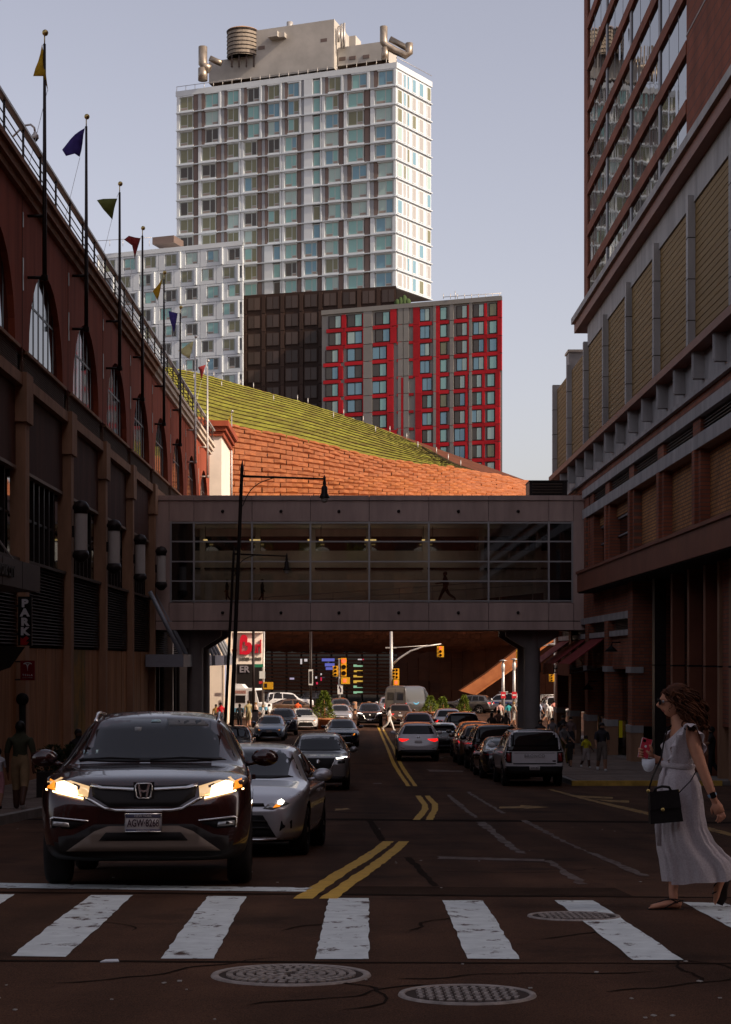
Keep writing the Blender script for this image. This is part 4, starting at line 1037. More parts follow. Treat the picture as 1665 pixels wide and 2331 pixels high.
for r, row in enumerate(ROWS):
    zt = ZT1 - .9 - r * FH; z0 = zt - FH
    cols = range(10) if r < 9 else range(3, 10)
    if r == 8: cols = range(0, 10)
    for c in cols:
        s0, s1 = cb[c] * LW, cb[c + 1] * LW; w = s1 - s0; ty = row[c]; bias = .15 + .085 * c
        d = rng.uniform(-.03, .05)
        def pan(name, m, a, b, dd): face_box(name, m, TW, A1, ax, nn, s0 + a * w, s0 + b * w, z0 + .16, zt - .03, -.3, dd + d)
        za, zb_ = z0 + .42, zt - .2
        if ty == 'A':
            pan('white_panel', m_wp, .02, .14, .1); win(TW, A1, ax, nn, s0 + .15 * w, s0 + .76 * w, za, zb_, .58, bias=bias); pan('brown_panel', m_bp, .79, .985, -.05)
            face_box('white_panel', m_wp, TW, A1, ax, nn, s0 + .14 * w, s0 + .78 * w, z0 + .16, za, -.3, .08 + d)
            face_box('white_panel', m_wp, TW, A1, ax, nn, s0 + .14 * w, s0 + .78 * w, zb_, zt - .03, -.3, .08 + d)
        elif ty == 'B':
            pan('grey_panel', m_gp, .0, .14, -.02); pan('brown_panel', m_bp, .15, .28, -.06); win(TW, A1, ax, nn, s0 + .30 * w, s0 + .88 * w, za, zb_, .52, bias=bias); pan('white_panel', m_wp, .90, .99, .1)
            face_box('white_panel', m_wp, TW, A1, ax, nn, s0 + .29 * w, s0 + .90 * w, z0 + .16, za, -.3, .08 + d)
            face_box('white_panel', m_wp, TW, A1, ax, nn, s0 + .29 * w, s0 + .90 * w, zb_, zt - .03, -.3, .08 + d)
        elif ty == 'C':
            pan('grey_panel', m_gp, .0, .13, -.02); pan('white_panel', m_wp, .14, .55, .1); win(TW, A1, ax, nn, s0 + .56 * w, s0 + .92 * w, za, zb_, .5, small=True, bias=bias); pan('white_panel', m_wp, .93, .99, .1)
            face_box('white_panel', m_wp, TW, A1, ax, nn, s0 + .55 * w, s0 + .93 * w, z0 + .16, za, -.3, .08 + d)
        else:
            pan('white_panel', m_wp, .02, .17, .1); win(TW, A1, ax, nn, s0 + .19 * w, s0 + .84 * w, za, zb_, .6, bias=bias); pan('white_panel', m_wp, .86, .985, .1)
            face_box('white_panel', m_wp, TW, A1, ax, nn, s0 + .17 * w, s0 + .86 * w, z0 + .16, za, -.3, .08 + d)
            face_box('white_panel', m_wp, TW, A1, ax, nn, s0 + .17 * w, s0 + .86 * w, zb_, zt - .03, -.3, .08 + d)
        face_box('floor_ledge', m_ledge, TW, A1, ax, nn, s0 + .02, s1 - .02, z0 - .02, z0 + .14, -.3, .32 + d)
    # sunlit flank
    face_box('flank_panel', m_wp, TW, A0, ay, ns, 0, LS, z0 + .16, zt, -.35, -.1)
    face_box('flank_ledge', m_ledge, TW, A0, ay, ns, -.1, LS, z0, z0 + .16, -.3, .22)
    for q, (a, b) in enumerate(((.03, .17), (.21, .27), (.31, .37), (.45, .56), (.64, .78), (.87, .985))):
        win(TW, A0, ay, ns, a * LS, b * LS, z0 + .4, zt - .25, .5, small=True, bias=2, d=-.02, frame=m_wp)
# roof plant
def tp(u, v, Y): return P(u, v, Y)
def rbx(name, u0, u1, v0, v1, Y, D, mat, par):
    a, b = P(u0, v0, Y), P(u1, v1, Y)
    mb = MB().extr([(a.x, Y, b.z), (b.x, Y - (b.x - a.x) * .4, b.z), (b.x + D * .3, Y - (b.x - a.x) * .4 + D, b.z), (a.x + D * .3, Y + D, b.z)], (0, 0, a.z - b.z))
    return wpart(name, mb, mat, par)
rbx('plant_room', 476, 760, 140, 190, 300, 6, m_roofc, TW)
rbx('plant_tower', 575, 762, 70, 180, 297, 9, m_roofc, TW)
rbx('plant_room', 770, 880, 108, 150, 293, 6, m_roofc, TW)
for u, v in ((588, 105), (730, 88), (772, 130), (795, 128), (826, 125)):
    b0_, u0_ = (293, 770) if u > 765 else (297, 575); rbx('wall_louver', u, u + 15, v, v + 8, b0_ - (u - u0_) * .0735 * .4 - .1, .3, m_bp, TW)
for u, v0, v1, r in ((660, 50, 80, .55), (668, 58, 80, .5), (682, 62, 80, .4), (771, 62, 95, .22), (784, 52, 110, .2), (778, 54, 110, .2)):
    a = P(u, v0, 299 if u < 700 else 292); wpart('flue', MB().tube([(a.x, a.y, P(0, v1, a.y).z), tuple(a)], r, 10), m_galv, TW)
for u0, u1, v0, v1 in ((610, 632, 72, 84), (635, 648, 74, 84), (745, 775, 62, 80), (795, 810, 82, 110)): rbx('roof_unit', u0, u1, v0, v1, 294, 3, m_roofc, TW)
tk = P(553, 140, 298); rt = (592 - 520) / 2 * 298 / F
wt = wpart('water_tank', MB().lathe([(rt * .98, PZ(133, 298)), (rt, PZ(100, 298)), (rt * .97, PZ(72, 298))], 24, (tk.x, 298, 0)), M('tank_wood', (0.28, 0.235, 0.19), .8, var=.2, vs=2, vstretch=(1, 1, .1)), TW)
subw('tank_roof', MB().lathe([(rt * 1.04, PZ(73, 298)), (rt * .98, PZ(71, 298)), (.05, PZ(58, 298))], 24, (tk.x, 298, 0)), M('tank_roof', (0.42, 0.26, 0.16), .8), wt)
for i in range(7):
    z = PZ(130 - 9 * i, 298); subw('tank_hoop', MB().lathe([(rt * 1.0, z - .06), (rt * 1.02, z - .06), (rt * 1.02, z + .06), (rt * 1.0, z + .06)], 24, (tk.x, 298, 0)), m_dkmetal, wt)
for a in range(4):
    subw('tank_leg', MB().box(tk.x - rt * .7 + a * rt * .46, tk.x - rt * .7 + a * rt * .46 + .3, 296, 296.4, PZ(160, 298), PZ(132, 298)), m_dkmetal, wt)
D_ = lambda pts, Y, r: MB().tube([P(u, v, Y) for u, v in pts], r, 10)
wpart('duct', D_([(462, 106), (462, 145), (468, 152), (478, 158)], 294, .75), m_ducts, TW); wpart('duct', D_([(462, 183), (462, 155)], 294, .8), m_ducts, TW)
wpart('duct', D_([(478, 132), (495, 140), (505, 144)], 297, .5), m_ducts, TW)
wpart('duct', D_([(874, 60), (874, 96), (880, 103), (900, 115), (925, 126), (932, 120), (932, 98)], 284, .62), m_ducts, TW); wpart('duct', D_([(877, 138), (877, 108)], 284, .6), m_ducts, TW)
wpart('duct', D_([(888, 88), (925, 108), (932, 100)], 288, .5), m_ducts, TW)
for i in range(24):
    t_ = i / 23; p = A1.lerp(A0, t_); wpart('railing_post', MB().tube([(p.x, p.y + .5, ZT1), (p.x, p.y + .5, ZT1 + 1.0)], .05, 5), m_galv, TW)
wpart('roof_railing', MB().tube([(A1.x, A1.y + .5, ZT1 + .95), (A1.lerp(A0, .3).x, A1.lerp(A0, .3).y + .5, ZT1 + .95)], .05, 5).tube([(A0.x, A0.y + .3, ZT1 + .9), (A2.x, A2.y - .3, ZT1 + .9)], .05, 5), m_galv, TW)
# --- white wing, lower left
B1, B0 = Vector((PX(222, 292), 292, 0)), Vector((PX(553, 282), 282, 0))
bx_ = (B0 - B1).normalized(); BWd = (B0 - B1).length; bn = Vector((bx_.y, -bx_.x, 0)); bs_ = Vector((-bn.x, -bn.y, 0))
ZW1 = PZ(545, 282) - .3; FW = FH * .985
WW = thing('white_modular_wing', 'white panelled apartment wing left of the tall tower', 'building', (-32, 292, gz(290)))
ZW0 = gz(290)
wpart('core', MB().extr([(p.x, p.y, ZW0) for p in [B1 - bn * .3, B0 - bn * .3, B0 * 1.04, B1 + bs_ * 12]], (0, 0, ZW1 - ZW0)), m_gp, WW)
wpart('parapet', MB().extr([(p.x, p.y, ZW1 - .6) for p in [B1 + bn * .1, B0 + bn * .1, B0 * 1.04, B1 + bs_ * 12]], (0, 0, .75)), m_wp, WW)
for r in range(10):
    zt = ZW1 - .6 - r * FW; z0 = zt - FW; sh = .0 if r % 2 == 0 else -.035
    n = 7
    for c in range(n + 1):
        s0, s1 = max(0, (c / n + sh) * BWd), min(BWd, ((c + 1) / n + sh) * BWd)
        if s1 - s0 < .6: continue
        w = s1 - s0
        a = .3 if w > 3 else .12; b = .88
        face_box('white_panel', m_wp, WW, B1, bx_, bn, s0 + .03, s0 + a * w, z0 + .03, zt - .03, -.3, .02)
        face_box('white_panel', m_wp, WW, B1, bx_, bn, s0 + a * w + .02, s1 - .02, z0 + .03, z0 + .6, -.3, 0)
        face_box('white_panel', m_wp, WW, B1, bx_, bn, s0 + a * w + .02, s1 - .02, zt - .35, zt - .03, -.3, 0)
        face_box('white_panel', m_wp, WW, B1, bx_, bn, s0 + b * w, s1 - .03, z0 + .6, zt - .35, -.3, .01)
        if (c + r) % 2 == 0: face_box('panel_fin', m_wp, WW, B1, bx_, bn, s0 + .02, s0 + .32, z0 + .1, zt - .1, -.1, .3)
        if w > 3: win(WW, B1, bx_, bn, s0 + a * w + .1, s0 + b * w - .1, z0 + .62, zt - .38, .56, bias=.35)
rbx('stair_head', 347, 398, 540, 556, 292, 4, m_bp, WW)
wpart('roof_railing', MB().tube([P(222, 548, 291), P(345, 540, 288)], .05, 5), m_galv, WW)
for u in (222, 250, 280, 310, 340): wpart('railing_post', MB().tube([P(u, 560, 290), P(u, 546, 290)], .04, 5), m_galv, WW)
# --- dark block
C1, C0 = Vector((PX(553, 287), 287, 0)), Vector((PX(902, 279.5), 279.5, 0))
cx_ = (C0 - C1).normalized(); CWd = (C0 - C1).length; cn = Vector((cx_.y, -cx_.x, 0)); cs_ = Vector((-cn.x, -cn.y, 0))
m_dk = M('charcoal_panel', (0.030, 0.017, 0.013), .6, rnd=.15); m_dk2 = M('charcoal_panel_light', (0.044, 0.026, 0.020), .55, rnd=.2)
m_dkg = M('dark_block_pane', (0.050, 0.033, 0.027), .35, rnd=.35, spec=.4)
DK = thing('charcoal_modular_block', 'dark charcoal apartment block beneath the tall tower', 'building', (C0.x - 10, 288, gz(290)))
ZD1 = ZT0 - .02
wpart('core', MB().extr([(p.x, p.y, gz(290)) for p in [C1 - cn * .2, C0 - cn * .2, C0 * 1.03, C1 + cs_ * 10]], (0, 0, ZD1 - gz(290))), m_dk, DK)
for r in range(10):
    zt = ZD1 - .25 - r * FH; z0 = zt - FH
    for c in range(8):
        s0 = c / 8 * CWd; w = CWd / 8
        face_box('window', m_dk2, DK, C1, cx_, cn, s0 + .25 * w, s0 + .95 * w, z0 + .6, zt - .25, -.2, -.02)
        face_box('pane', m_dkg, DK, C1, cx_, cn, s0 + .30 * w, s0 + .58 * w, z0 + .68, zt - .33, -.2, .01)
        face_box('pane', m_dkg, DK, C1, cx_, cn, s0 + .62 * w, s0 + .90 * w, z0 + .68, zt - .33, -.2, .01)
        face_box('charcoal_panel', m_dk2, DK, C1, cx_, cn, s0 + .02, s0 + .20 * w, z0 + .05, zt - .05, -.2, .03)
# --- red and grey block
E1, E0 = Vector((PX(732, 277.5), 277.5, 0)), Vector((PX(1143, 266), 266, 0))
ex = (E0 - E1).normalized(); EW = (E0 - E1).length; en = Vector((ex.y, -ex.x, 0)); es_ = Vector((-en.x, -en.y, 0))
m_rp = M('red_panel', (0.40, 0.014, 0.020), .5, rnd=.2, var=.12, vs=.5); m_rg = M('zinc_panel', (0.225, 0.215, 0.20), .55, var=.06, vs=.4, rnd=.07)
RD = thing('red_grey_block', 'red and grey checkered apartment block at the right of the dark block', 'building', ((E0.x + E1.x) / 2, 275, gz(290)))
ZE1 = PZ(674, 266); EH = (ZE1 - .6 - PZ(1082, 266)) / 9.9
wpart('core', MB().extr([(p.x, p.y, gz(290)) for p in [E1 - en * .2, E0 - en * .2, E0 * 1.045, E1 + es_ * 12]], (0, 0, ZE1 - gz(290))), m_rg, RD)
wpart('parapet', MB().extr([(p.x, p.y, ZE1 - .6) for p in [E1 + en * .1, E0 + en * .1, E0 * 1.045, E1 + es_ * 12]], (0, 0, .7)), m_rg, RD)
# window columns as fractions: (start, end), red strips, grey strips
wc = [(.04, .115), (.145, .235), (.305, .39), (.555, .61), (.665, .705), (.755, .815), (.845, .905), (.93, .975)]
for r in range(13):
    zt = ZE1 - .6 - r * EH; z0 = zt - EH
    sh = -.018 if 2 <= r <= 6 else 0
    sh2 = .012 if r >= 4 else 0
    for k, (a, b) in enumerate(wc):
        q = (sh if k in (0, 2) else 0) + (sh2 if k in (3,) else 0) - (.012 if (k >= 5 and r >= 4) else 0)
        a, b = a + q, b + q
        win(RD, E1, ex, en, a * EW, b * EW, z0 + .4, zt - .3, .52 if b - a > .05 else .5, ac=False, bias=.92, d=-.06, frame=m_dk, small=(b - a < .05), pair=(2 if k in (1,) and r > 0 else 1))
        face_box('red_panel', m_rp, RD, E1, ex, en, (a - .012) * EW, (b + .012) * EW, z0 - .22, z0 + .34, -.2, .0)
        if k in (0, 1): face_box('red_panel', m_rp, RD, E1, ex, en, (b + .001) * EW, (b + .026) * EW, z0 + .36, zt - .24, -.2, .02)
        if k == 2: face_box('red_panel', m_rp, RD, E1, ex, en, (b + .002) * EW, (b + .036) * EW, z0 + .1, zt - .02, -.2, .03)
        if k == 3: face_box('red_panel', m_rp, RD, E1, ex, en, (a - .036) * EW, (a - .001) * EW, z0 + .02, zt - .02, -.2, .03)
        if k == 4: face_box('red_panel', m_rp, RD, E1, ex, en, (a - .034) * EW, (a - .001) * EW, z0 + .02, zt - .02, -.2, .03)
        if k in (5, 6): face_box('red_panel', m_rp, RD, E1, ex, en, (b + .001) * EW, (b + .014) * EW, z0 + .36, zt - .24, -.2, .02)
        if k == 7: face_box('red_panel', m_rp, RD, E1, ex, en, (b + .002) * EW, min(1, b + .026) * EW, z0 + .1, zt - .02, -.2, .02)
    if r >= 4: face_box('red_panel', m_rp, RD, E1, ex, en, .452 * EW, .464 * EW, z0 + .02, zt - .02, -.2, .035)
    face_box('red_panel', m_rp, RD, E1, ex, en, .428 * EW, .455 * EW, z0 - .2, z0 + .2, -.2, .02)
    face_box('red_panel', m_rp, RD, E1, ex, en, .495 * EW, .52 * EW, z0 - .2, z0 + .2, -.2, .02)
    for a, b in ((.24, .29), (.435, .462), (.466, .495), (.63, .645), (.72, .74), (.825, .84)):
        face_box('zinc_panel', m_rg, RD, E1, ex, en, a * EW, b * EW, z0 + .25, zt + .15, -.2, .03)
wpart('roof_railing', MB().tube([P(1010, 676, 270), P(1142, 667, 268)], .05, 5), m_galv, RD)
for i in range(9): wpart('railing_post', MB().tube([P(1010 + 16 * i, 680, 269), P(1010 + 16 * i, 668, 269)], .05, 5), m_galv, RD)
wpart('roof_antenna', MB().tube([P(1037, 680, 270), P(1037, 662, 270)], .06, 5), m_galv, RD)
for i in range(9):
    p = P(905 + 8 * i, 690 - i * .6, 279); wpart('roof_plant', MB().ell(p, (.5, .5, .7 + .3 * (i % 3)), 6, 5), M('roof_green%d' % i, (.05, .08, .03), .9), RD) if i < 4 else None
# ---------------------------------------------------------------- arena with weathering-steel skin and planted roof
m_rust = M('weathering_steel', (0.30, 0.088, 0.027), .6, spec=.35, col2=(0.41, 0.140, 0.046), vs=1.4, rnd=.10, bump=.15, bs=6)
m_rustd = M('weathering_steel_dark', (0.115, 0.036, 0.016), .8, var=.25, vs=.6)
m_rust_shade = M('weathering_steel_shade', (0.085, 0.026, 0.011), .75, var=.22, vs=.5, rnd=.16)  # overhang shade put into the colour of underside panels and lower wall
m_sed = M('sedum', (0.135, 0.10, 0.024), .95, col2=(0.27, 0.265, 0.032), vs=.42, bump=1.0, bs=5, rnd=.10, detail=9)
m_sedd = M('roof_seam', (0.045, 0.034, 0.014), .95)
AR = thing('arena', 'rust-coloured arena with curved panelled roof and green planted top', 'arena', (0, 215, gz(200)))
us = [330, 440, 524, 685, 829, 956, 1073, 1217, 1330]
rowB = [(930, 217), (947, 214), (967, 212), (1000, 208), (1036, 205), (1058, 204), (1072, 206), (1103, 213), (1128, 218)]     # green/rust boundary
rowM = [(1035, 196), (1040, 195), (1050, 194), (1066, 192), (1086, 191), (1100, 191), (1107, 193), (1122, 200), (1140, 206)]
rowL = [(1145, 182)] * 2 + [(1145, 181), (1145, 181), (1146, 180), (1147, 181), (1148, 183), (1152, 190), (1160, 197)]
rowK = [(1300, 174)] * 7 + [(1290, 178), (1280, 184)]
rowJ = [(1425, 172)] * 7 + [(1410, 174), (1400, 178)]
rowI = [(1478, 186)] * 4 + [(1480, 186)] * 2 + [(1482, 184)] * 2 + [(1482, 184)]
crest = [(828, 266), (846, 261), (869, 256), (914, 248), (961, 238), (1013, 224), (1072.5, 208.5), (1104, 214), (1129, 219)]
def crow(row): return [P(u, v, Y) for u, (v, Y) in zip(us, row)]
def cr(pts, t):
    n = len(pts) - 1; x = min(max(t, 0), .99999) * n; i = int(x); f = x - i
    p0, p1, p2, p3 = pts[max(i - 1, 0)], pts[i], pts[i + 1], pts[min(i + 2, n)]
    return ((p1 * 2) + (p2 - p0) * f + (p0 * 2 - p1 * 5 + p2 * 4 - p3) * f * f + (p1 * 3 - p0 - p2 * 3 + p3) * f ** 3) * .5
RW = [crow(r) for r in (rowI, rowJ, rowK, rowL, rowM, rowB)]
CRW = [crow(rowB), crow(crest)]
def SK(a, t): return cr([cr(r, a) for r in RW], t)            # t 0..1 from underside lip to green edge
wpart('skin_backing', MB().grid(lambda i, j: SK(i / 40, j / 26) + Vector((0, .25, -.15)), 41, 27), m_rust_shade, AR)
# overlapping steel panels
NR = 36; rr = random.Random(4); cand = []
for j in range(NR):
    t0, t1 = j / NR, (j + 1.08) / NR
    n = 50
    for i in range(-1, n):
        a0 = (i + (.5 if j % 2 else 0) + rr.uniform(-.04, .04)) / n; a1 = a0 + 1 / n * .965
        a0, a1 = max(a0, 0), min(a1, 1)
        if a1 - a0 < .3 / n: continue
        c = SK((a0 + a1) / 2, (t0 + t1) / 2)
        u = U0 + F * c.x / c.y; v = V0 - F * (c.z - CZ) / c.y
        vis = (v < 1130 and u > 470 and u < 1215) or (v > 1430 and 590 < u < 950)
        e = (SK(a1, t0) - SK(a0, t0)).length * F / c.y
        cand.append((vis, e * ((SK(a0, t1) - SK(a0, t0)).length), a0, a1, t0, min(t1, 1), rr.uniform(.22, .46)))
def panel_geo(a0, a1, t0, t1, h):
    tm = t0 + (t1 - t0) * .35
    g = []
    for t, o_ in ((t0, h * .7), (tm, h), (t1, .03)):
        for a, q_ in ((a0, .8), ((a0 + a1) / 2, 1), (a1, .8)):
            o = o_ * q_
            p = SK(a, t); e = 1e-3
            nv = (SK(min(a + e, 1), t) - SK(max(a - e, 0), t)).cross(SK(a, min(t + e, 1)) - SK(a, max(t - e, 0)))
            nv.normalize()
            g.append(p + nv * o)
    base = [SK(a, t0) for a in (a0, (a0 + a1) / 2, a1)]
    l0, r0 = SK(a0, t1), SK(a1, t1)
    vs = g + base + [l0, r0]
    fs = [(0, 1, 4, 3), (1, 2, 5, 4), (3, 4, 7, 6), (4, 5, 8, 7), (9, 10, 1, 0), (10, 11, 2, 1), (9, 0, 3, 12), (3, 6, 12), (2, 11, 13, 5), (5, 13, 8)]
    return vs, fs
cand.sort(key=lambda q: (-q[0], -q[1]))
rest = MB()
for k, (vis, e, a0, a1, t0, t1, h) in enumerate(cand):
    vs, fs = panel_geo(a0, a1, t0, t1, h)
    if k < 300:
        me = MB().add(vs, fs).mesh('steel_panel'); setmats(me, m_rust if t0 > .3 else m_rust_shade); link('steel_panel', me, AR, world_space=True)
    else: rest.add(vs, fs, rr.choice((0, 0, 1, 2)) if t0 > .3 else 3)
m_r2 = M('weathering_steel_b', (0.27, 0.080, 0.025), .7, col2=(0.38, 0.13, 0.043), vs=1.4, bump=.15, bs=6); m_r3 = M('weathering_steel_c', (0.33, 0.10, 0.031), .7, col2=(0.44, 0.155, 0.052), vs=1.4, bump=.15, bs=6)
wpart('steel_panels', rest, [m_rust, m_r2, m_r3, m_rust_shade], AR, 'stuff')
# planted roof in long strips
NS = 14
def GR(a, t):
    p = cr(CRW[0], a).lerp(cr(CRW[1], a), t); return p + Vector((0, 0, 1.2 * math.sin(math.pi * t) * (1 - a) * .4))
wpart('roof_deck', MB().grid(lambda i, j: GR(i / 40 * .76, j / 12) + Vector((0, .3, -.45)), 41, 13), m_sedd, AR)
tr = random.Random(9)
for s in range(NS):
    t0, t1 = s / NS + .009, (s + 1) / NS - .009
    for seg in range(1):
        a_0, a_1 = 0, .755
        n = 150
        def gf(i, j):
            p = GR(a_0 + (a_1 - a_0) * i / n, t0 + (t1 - t0) * j / 5); e = j in (0, 5) or i in (0, n)
            return p + Vector((0, 0, -.3 if e else tr.uniform(-.03, .12)))
        wpart('sedum_strip', MB().grid(gf, n + 1, 6), m_sed, AR)
        wpart('roof_batten', MB().tube([GR(.755 * i / 40, t0 - .012) + Vector((0, 0, .07)) for i in range(41)], [(.06, .06)] * 41, 6), m_sedd, AR)
for i in range(22):
    a = .03 + .7 * i / 21 + tr.uniform(-.01, .01); p = GR(a, 1 if i % 3 else .75)
    wpart('roof_anchor', MB().tube([p + Vector((0, 0, -.2)), p + Vector((0, 0, .8))], .06, 5), m_galv, AR)
wpart('rear_wall', MB().extr([tuple(cr(CRW[1], a / 10)) for a in range(0, 11)] + [(cr(CRW[1], 1).x, cr(CRW[1], 1).y, gz(200)), (cr(CRW[1], 0).x, cr(CRW[1], 0).y, gz(200))], (0, .5, 0)), m_rustd, AR)
# lower flat wall of big rust tiles (right) and glazed front with slats (left)
WA, WB = Vector((PX(905, 190), 190, 0)), Vector((PX(1300, 174), 174, 0))
wx = (WB - WA).normalized(); wn_ = Vector((wx.y, -wx.x, 0)); WL = (WB - WA).length
wz0, wz1 = gz(180), 6.0
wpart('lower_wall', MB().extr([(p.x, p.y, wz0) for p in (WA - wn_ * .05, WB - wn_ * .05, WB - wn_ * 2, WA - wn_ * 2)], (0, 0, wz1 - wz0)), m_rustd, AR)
nc, nr_ = 15, 8
for i in range(nc):
    for j in range(nr_):
        o = (j * .37 + (i % 3) * .0); s0 = i * WL / nc; s1 = s0 + WL / nc - .04; dz = (i * 7 % 4) * .16
        z0 = wz0 + j * (wz1 - wz0) / nr_ + dz; face_box('wall_tile', m_rust_shade, AR, WA, wx, wn_, s0, s1, z0, min(z0 + (wz1 - wz0) / nr_ - .04, wz1 + .4), -.05, rr.uniform(.02, .12))
GA, GB = Vector((PX(540, 200), 200, 0)), Vector((PX(930, 190), 190, 0))
gx = (GB - GA).normalized(); gn = Vector((gx.y, -gx.x, 0)); GL = (GB - GA).length
wpart('glazed_front', MB().extr([(p.x, p.y, wz0) for p in (GA, GB, GB - gn * 2, GA - gn * 2)], (0, 0, 9)), m_dglass, AR)
for j in range(14):
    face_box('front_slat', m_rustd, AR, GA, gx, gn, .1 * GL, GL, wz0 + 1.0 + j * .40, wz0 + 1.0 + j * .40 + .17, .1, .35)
for i in range(11):
    s = GL * (.12 + .088 * i); face_box('front_mullion', m_dkmetal, AR, GA, gx, gn, s, s + .14, wz0, wz0 + 7, .02, .1)
POST = [((.30, .40, 1.0), 690, 700, 1498, 1505), ((.85, .85, .9), 685, 690, 1500, 1512)]
pcol = {'b': (.10, .11, .40), 'w': (.5, .45, .45), 'y': (.55, .33, .05), 'r': (.5, .02, .06), 'g': (.22, .42, .26), 'o': (.6, .15, .08), 'p': (.35, .3, .42)}
pm_ = {k: M('screen_' + k, c, .5, emit=c, es=.55) for k, c in pcol.items()}
for c, u0, u1, v0, v1 in (('b', 733, 762, 1499, 1505.5), ('b', 740, 762, 1510, 1517), ('b', 742, 760, 1519, 1525), ('w', 815, 825, 1500, 1505), ('g', 805, 826, 1513, 1518), ('w', 837, 857, 1500, 1505), ('w', 838, 857, 1514, 1519),
                          ('y', 806, 826, 1526, 1530), ('o', 836, 858, 1527, 1532), ('y', 805, 826, 1537, 1542), ('r', 847, 858, 1543, 1547), ('y', 805, 826, 1549, 1555), ('w', 836, 858, 1556, 1561), ('g', 805, 826, 1561, 1566), ('g', 805, 826, 1574, 1579),
                          ('w', 868, 888, 1543, 1546), ('p', 868, 888, 1558, 1560), ('w', 837, 850, 1571, 1573), ('r', 720, 724, 1553, 1558), ('w', 718, 722, 1540, 1545), ('r', 730, 733, 1542, 1550), ('w', 693, 700, 1500, 1506), ('w', 684, 688, 1500, 1512), ('p', 660, 670, 1543, 1547), ('r', 826, 831, 1500, 1506), ('y', 862, 890, 1500, 1503), ('w', 730, 733, 1533, 1537)):
    Y = 192.5; a, b = P(u0, v0, Y), P(u1, v1, Y)
    q = wpart('lit_screen', MB().box(a.x, b.x, Y, Y + .1, b.z, a.z), pm_[c], AR)
# sunlit inclined edge beam of the canopy
beam = [(1048, 1573), (1084, 1583), (1135, 1545), (1200, 1495), (1282, 1440), (1282, 1425), (1255, 1437), (1180, 1478), (1105, 1535)]
wpart('canopy_edge_beam', MB().extr([P(u, v, 168) for u, v in beam], (0, 3, 0)), m_rust, AR)
wpart('canopy_edge_plate', MB().extr([P(u, v, 167.8) for u, v in [(1082, 1580), (1084, 1583), (1282, 1446), (1282, 1440)]], (0, .25, 0)), m_r3, AR)
# --- white retail building with a red heart-letter sign
WB_ = thing('white_retail_building', 'sunlit white shop building with a big red heart-shaped letter sign', 'building', (-12, 150, gz(150)))
Y = 146.0
wpart('wall', MB().box(-40, PX(597, Y), Y, Y + 3, gz(150) - .2, PZ(1437, Y) + 5), m_creamw, WB_)
wpart('cornice', MB().box(-40, PX(599, Y), Y - .35, Y + 3.1, PZ(1441, Y), PZ(1434, Y)), m_creamw, WB_)
wpart('wall_ledge', MB().box(-40, PX(540, Y), Y - .15, Y, PZ(1482, Y), PZ(1478, Y)), m_stucco, WB_)
wpart('marquee', MB().box(PX(541, Y), PX(597.5, Y), Y - 1.0, Y - .02, gz(150) + 2.3, PZ(1512, Y)), m_black, WB_)
m_hs = M('sign_red_letter', (0.55, 0.012, 0.03), .4)
outl = [(546, 1490), (551, 1461), (546.5, 1452), (549, 1446), (555, 1444), (561, 1447), (564, 1455), (562, 1463), (568, 1462), (573, 1466), (574, 1475), (571, 1484), (564, 1490), (556, 1491)]
outl = [(545.8, 1490), (545.4, 1466), (547, 1452), (551, 1445.5), (557, 1444.5), (562, 1448), (563.6, 1455), (562.6, 1463), (567, 1461.5), (572, 1464.5), (574, 1472), (572.5, 1482), (567, 1489), (559, 1491), (552, 1489.4)]
inn = [(551, 1484), (551.5, 1470), (553, 1461), (557, 1460.5), (558.5, 1464), (558, 1470), (562, 1470), (564.5, 1473), (563.5, 1479), (559, 1482.5), (554, 1481.5)]
ysg = Y - .25
nI = len(inn)
ring_o = []
for k in range(60):                                       # outer curve resampled so that it pairs with the inner one
    pass
def resamp(pl_, n):
    L = [0.0]; 
    for i in range(len(pl_)): L.append(L[-1] + (Vector(pl_[(i + 1) % len(pl_)]) - Vector(pl_[i])).length)
    out = []
    for k in range(n):
        d = L[-1] * k / n; i = max(j for j in range(len(pl_)) if L[j] <= d + 1e-9); f = (d - L[i]) / (L[i + 1] - L[i])
        out.append(Vector(pl_[i]).lerp(Vector(pl_[(i + 1) % len(pl_)]), f))
    return out
ro, ri = resamp(outl, 48), resamp(inn, 48)
fo_ = [P(p.x, p.y, ysg) for p in ro]; fi_ = [P(p.x, p.y, ysg) for p in ri]
bo_ = [p + Vector((0, .22, 0)) for p in fo_]; bi_ = [p + Vector((0, .22, 0)) for p in fi_]
mb = MB().add(fo_ + fi_ + bo_ + bi_, sum([[(i, (i + 1) % 48, 48 + (i + 1) % 48, 48 + i), (96 + i, i, (i + 1) % 48, 96 + (i + 1) % 48)[::-1], (48 + i, 48 + (i + 1) % 48, 144 + (i + 1) % 48, 144 + i)] for i in range(48)], []))
wpart('heart_letter', mb, m_hs, WB_)
tm = text_mesh('url', 1.62, .1, m_hs, .012, 'LEFT', .95, .44)
o = link('sign_letters', tm, WB_); o.matrix_parent_inverse = WINV[WB_.name]; o.matrix_basis = Matrix.Translation((PX(575.5, Y), Y - .12, PZ(1473.5, Y))) @ Matrix.Rotation(R(90), 4, 'X')
m_sl = M('sign_small_letter', (0.10, 0.085, 0.07), .5)
tm = text_mesh('LADIES \u2022 MEN\u2019S', .34, .03, m_sl, .012, 'LEFT', 1.0, .78)
o = link('sign_letters', tm, WB_); o.matrix_parent_inverse = WINV[WB_.name]; o.matrix_basis = Matrix.Translation((PX(546, Y), Y - .04, PZ(1500.5, Y))) @ Matrix.Rotation(R(90), 4, 'X')
tm = text_mesh('ER', .75, .03, M('marquee_letter', (0.22, 0.20, 0.22), .4), .02, 'LEFT')
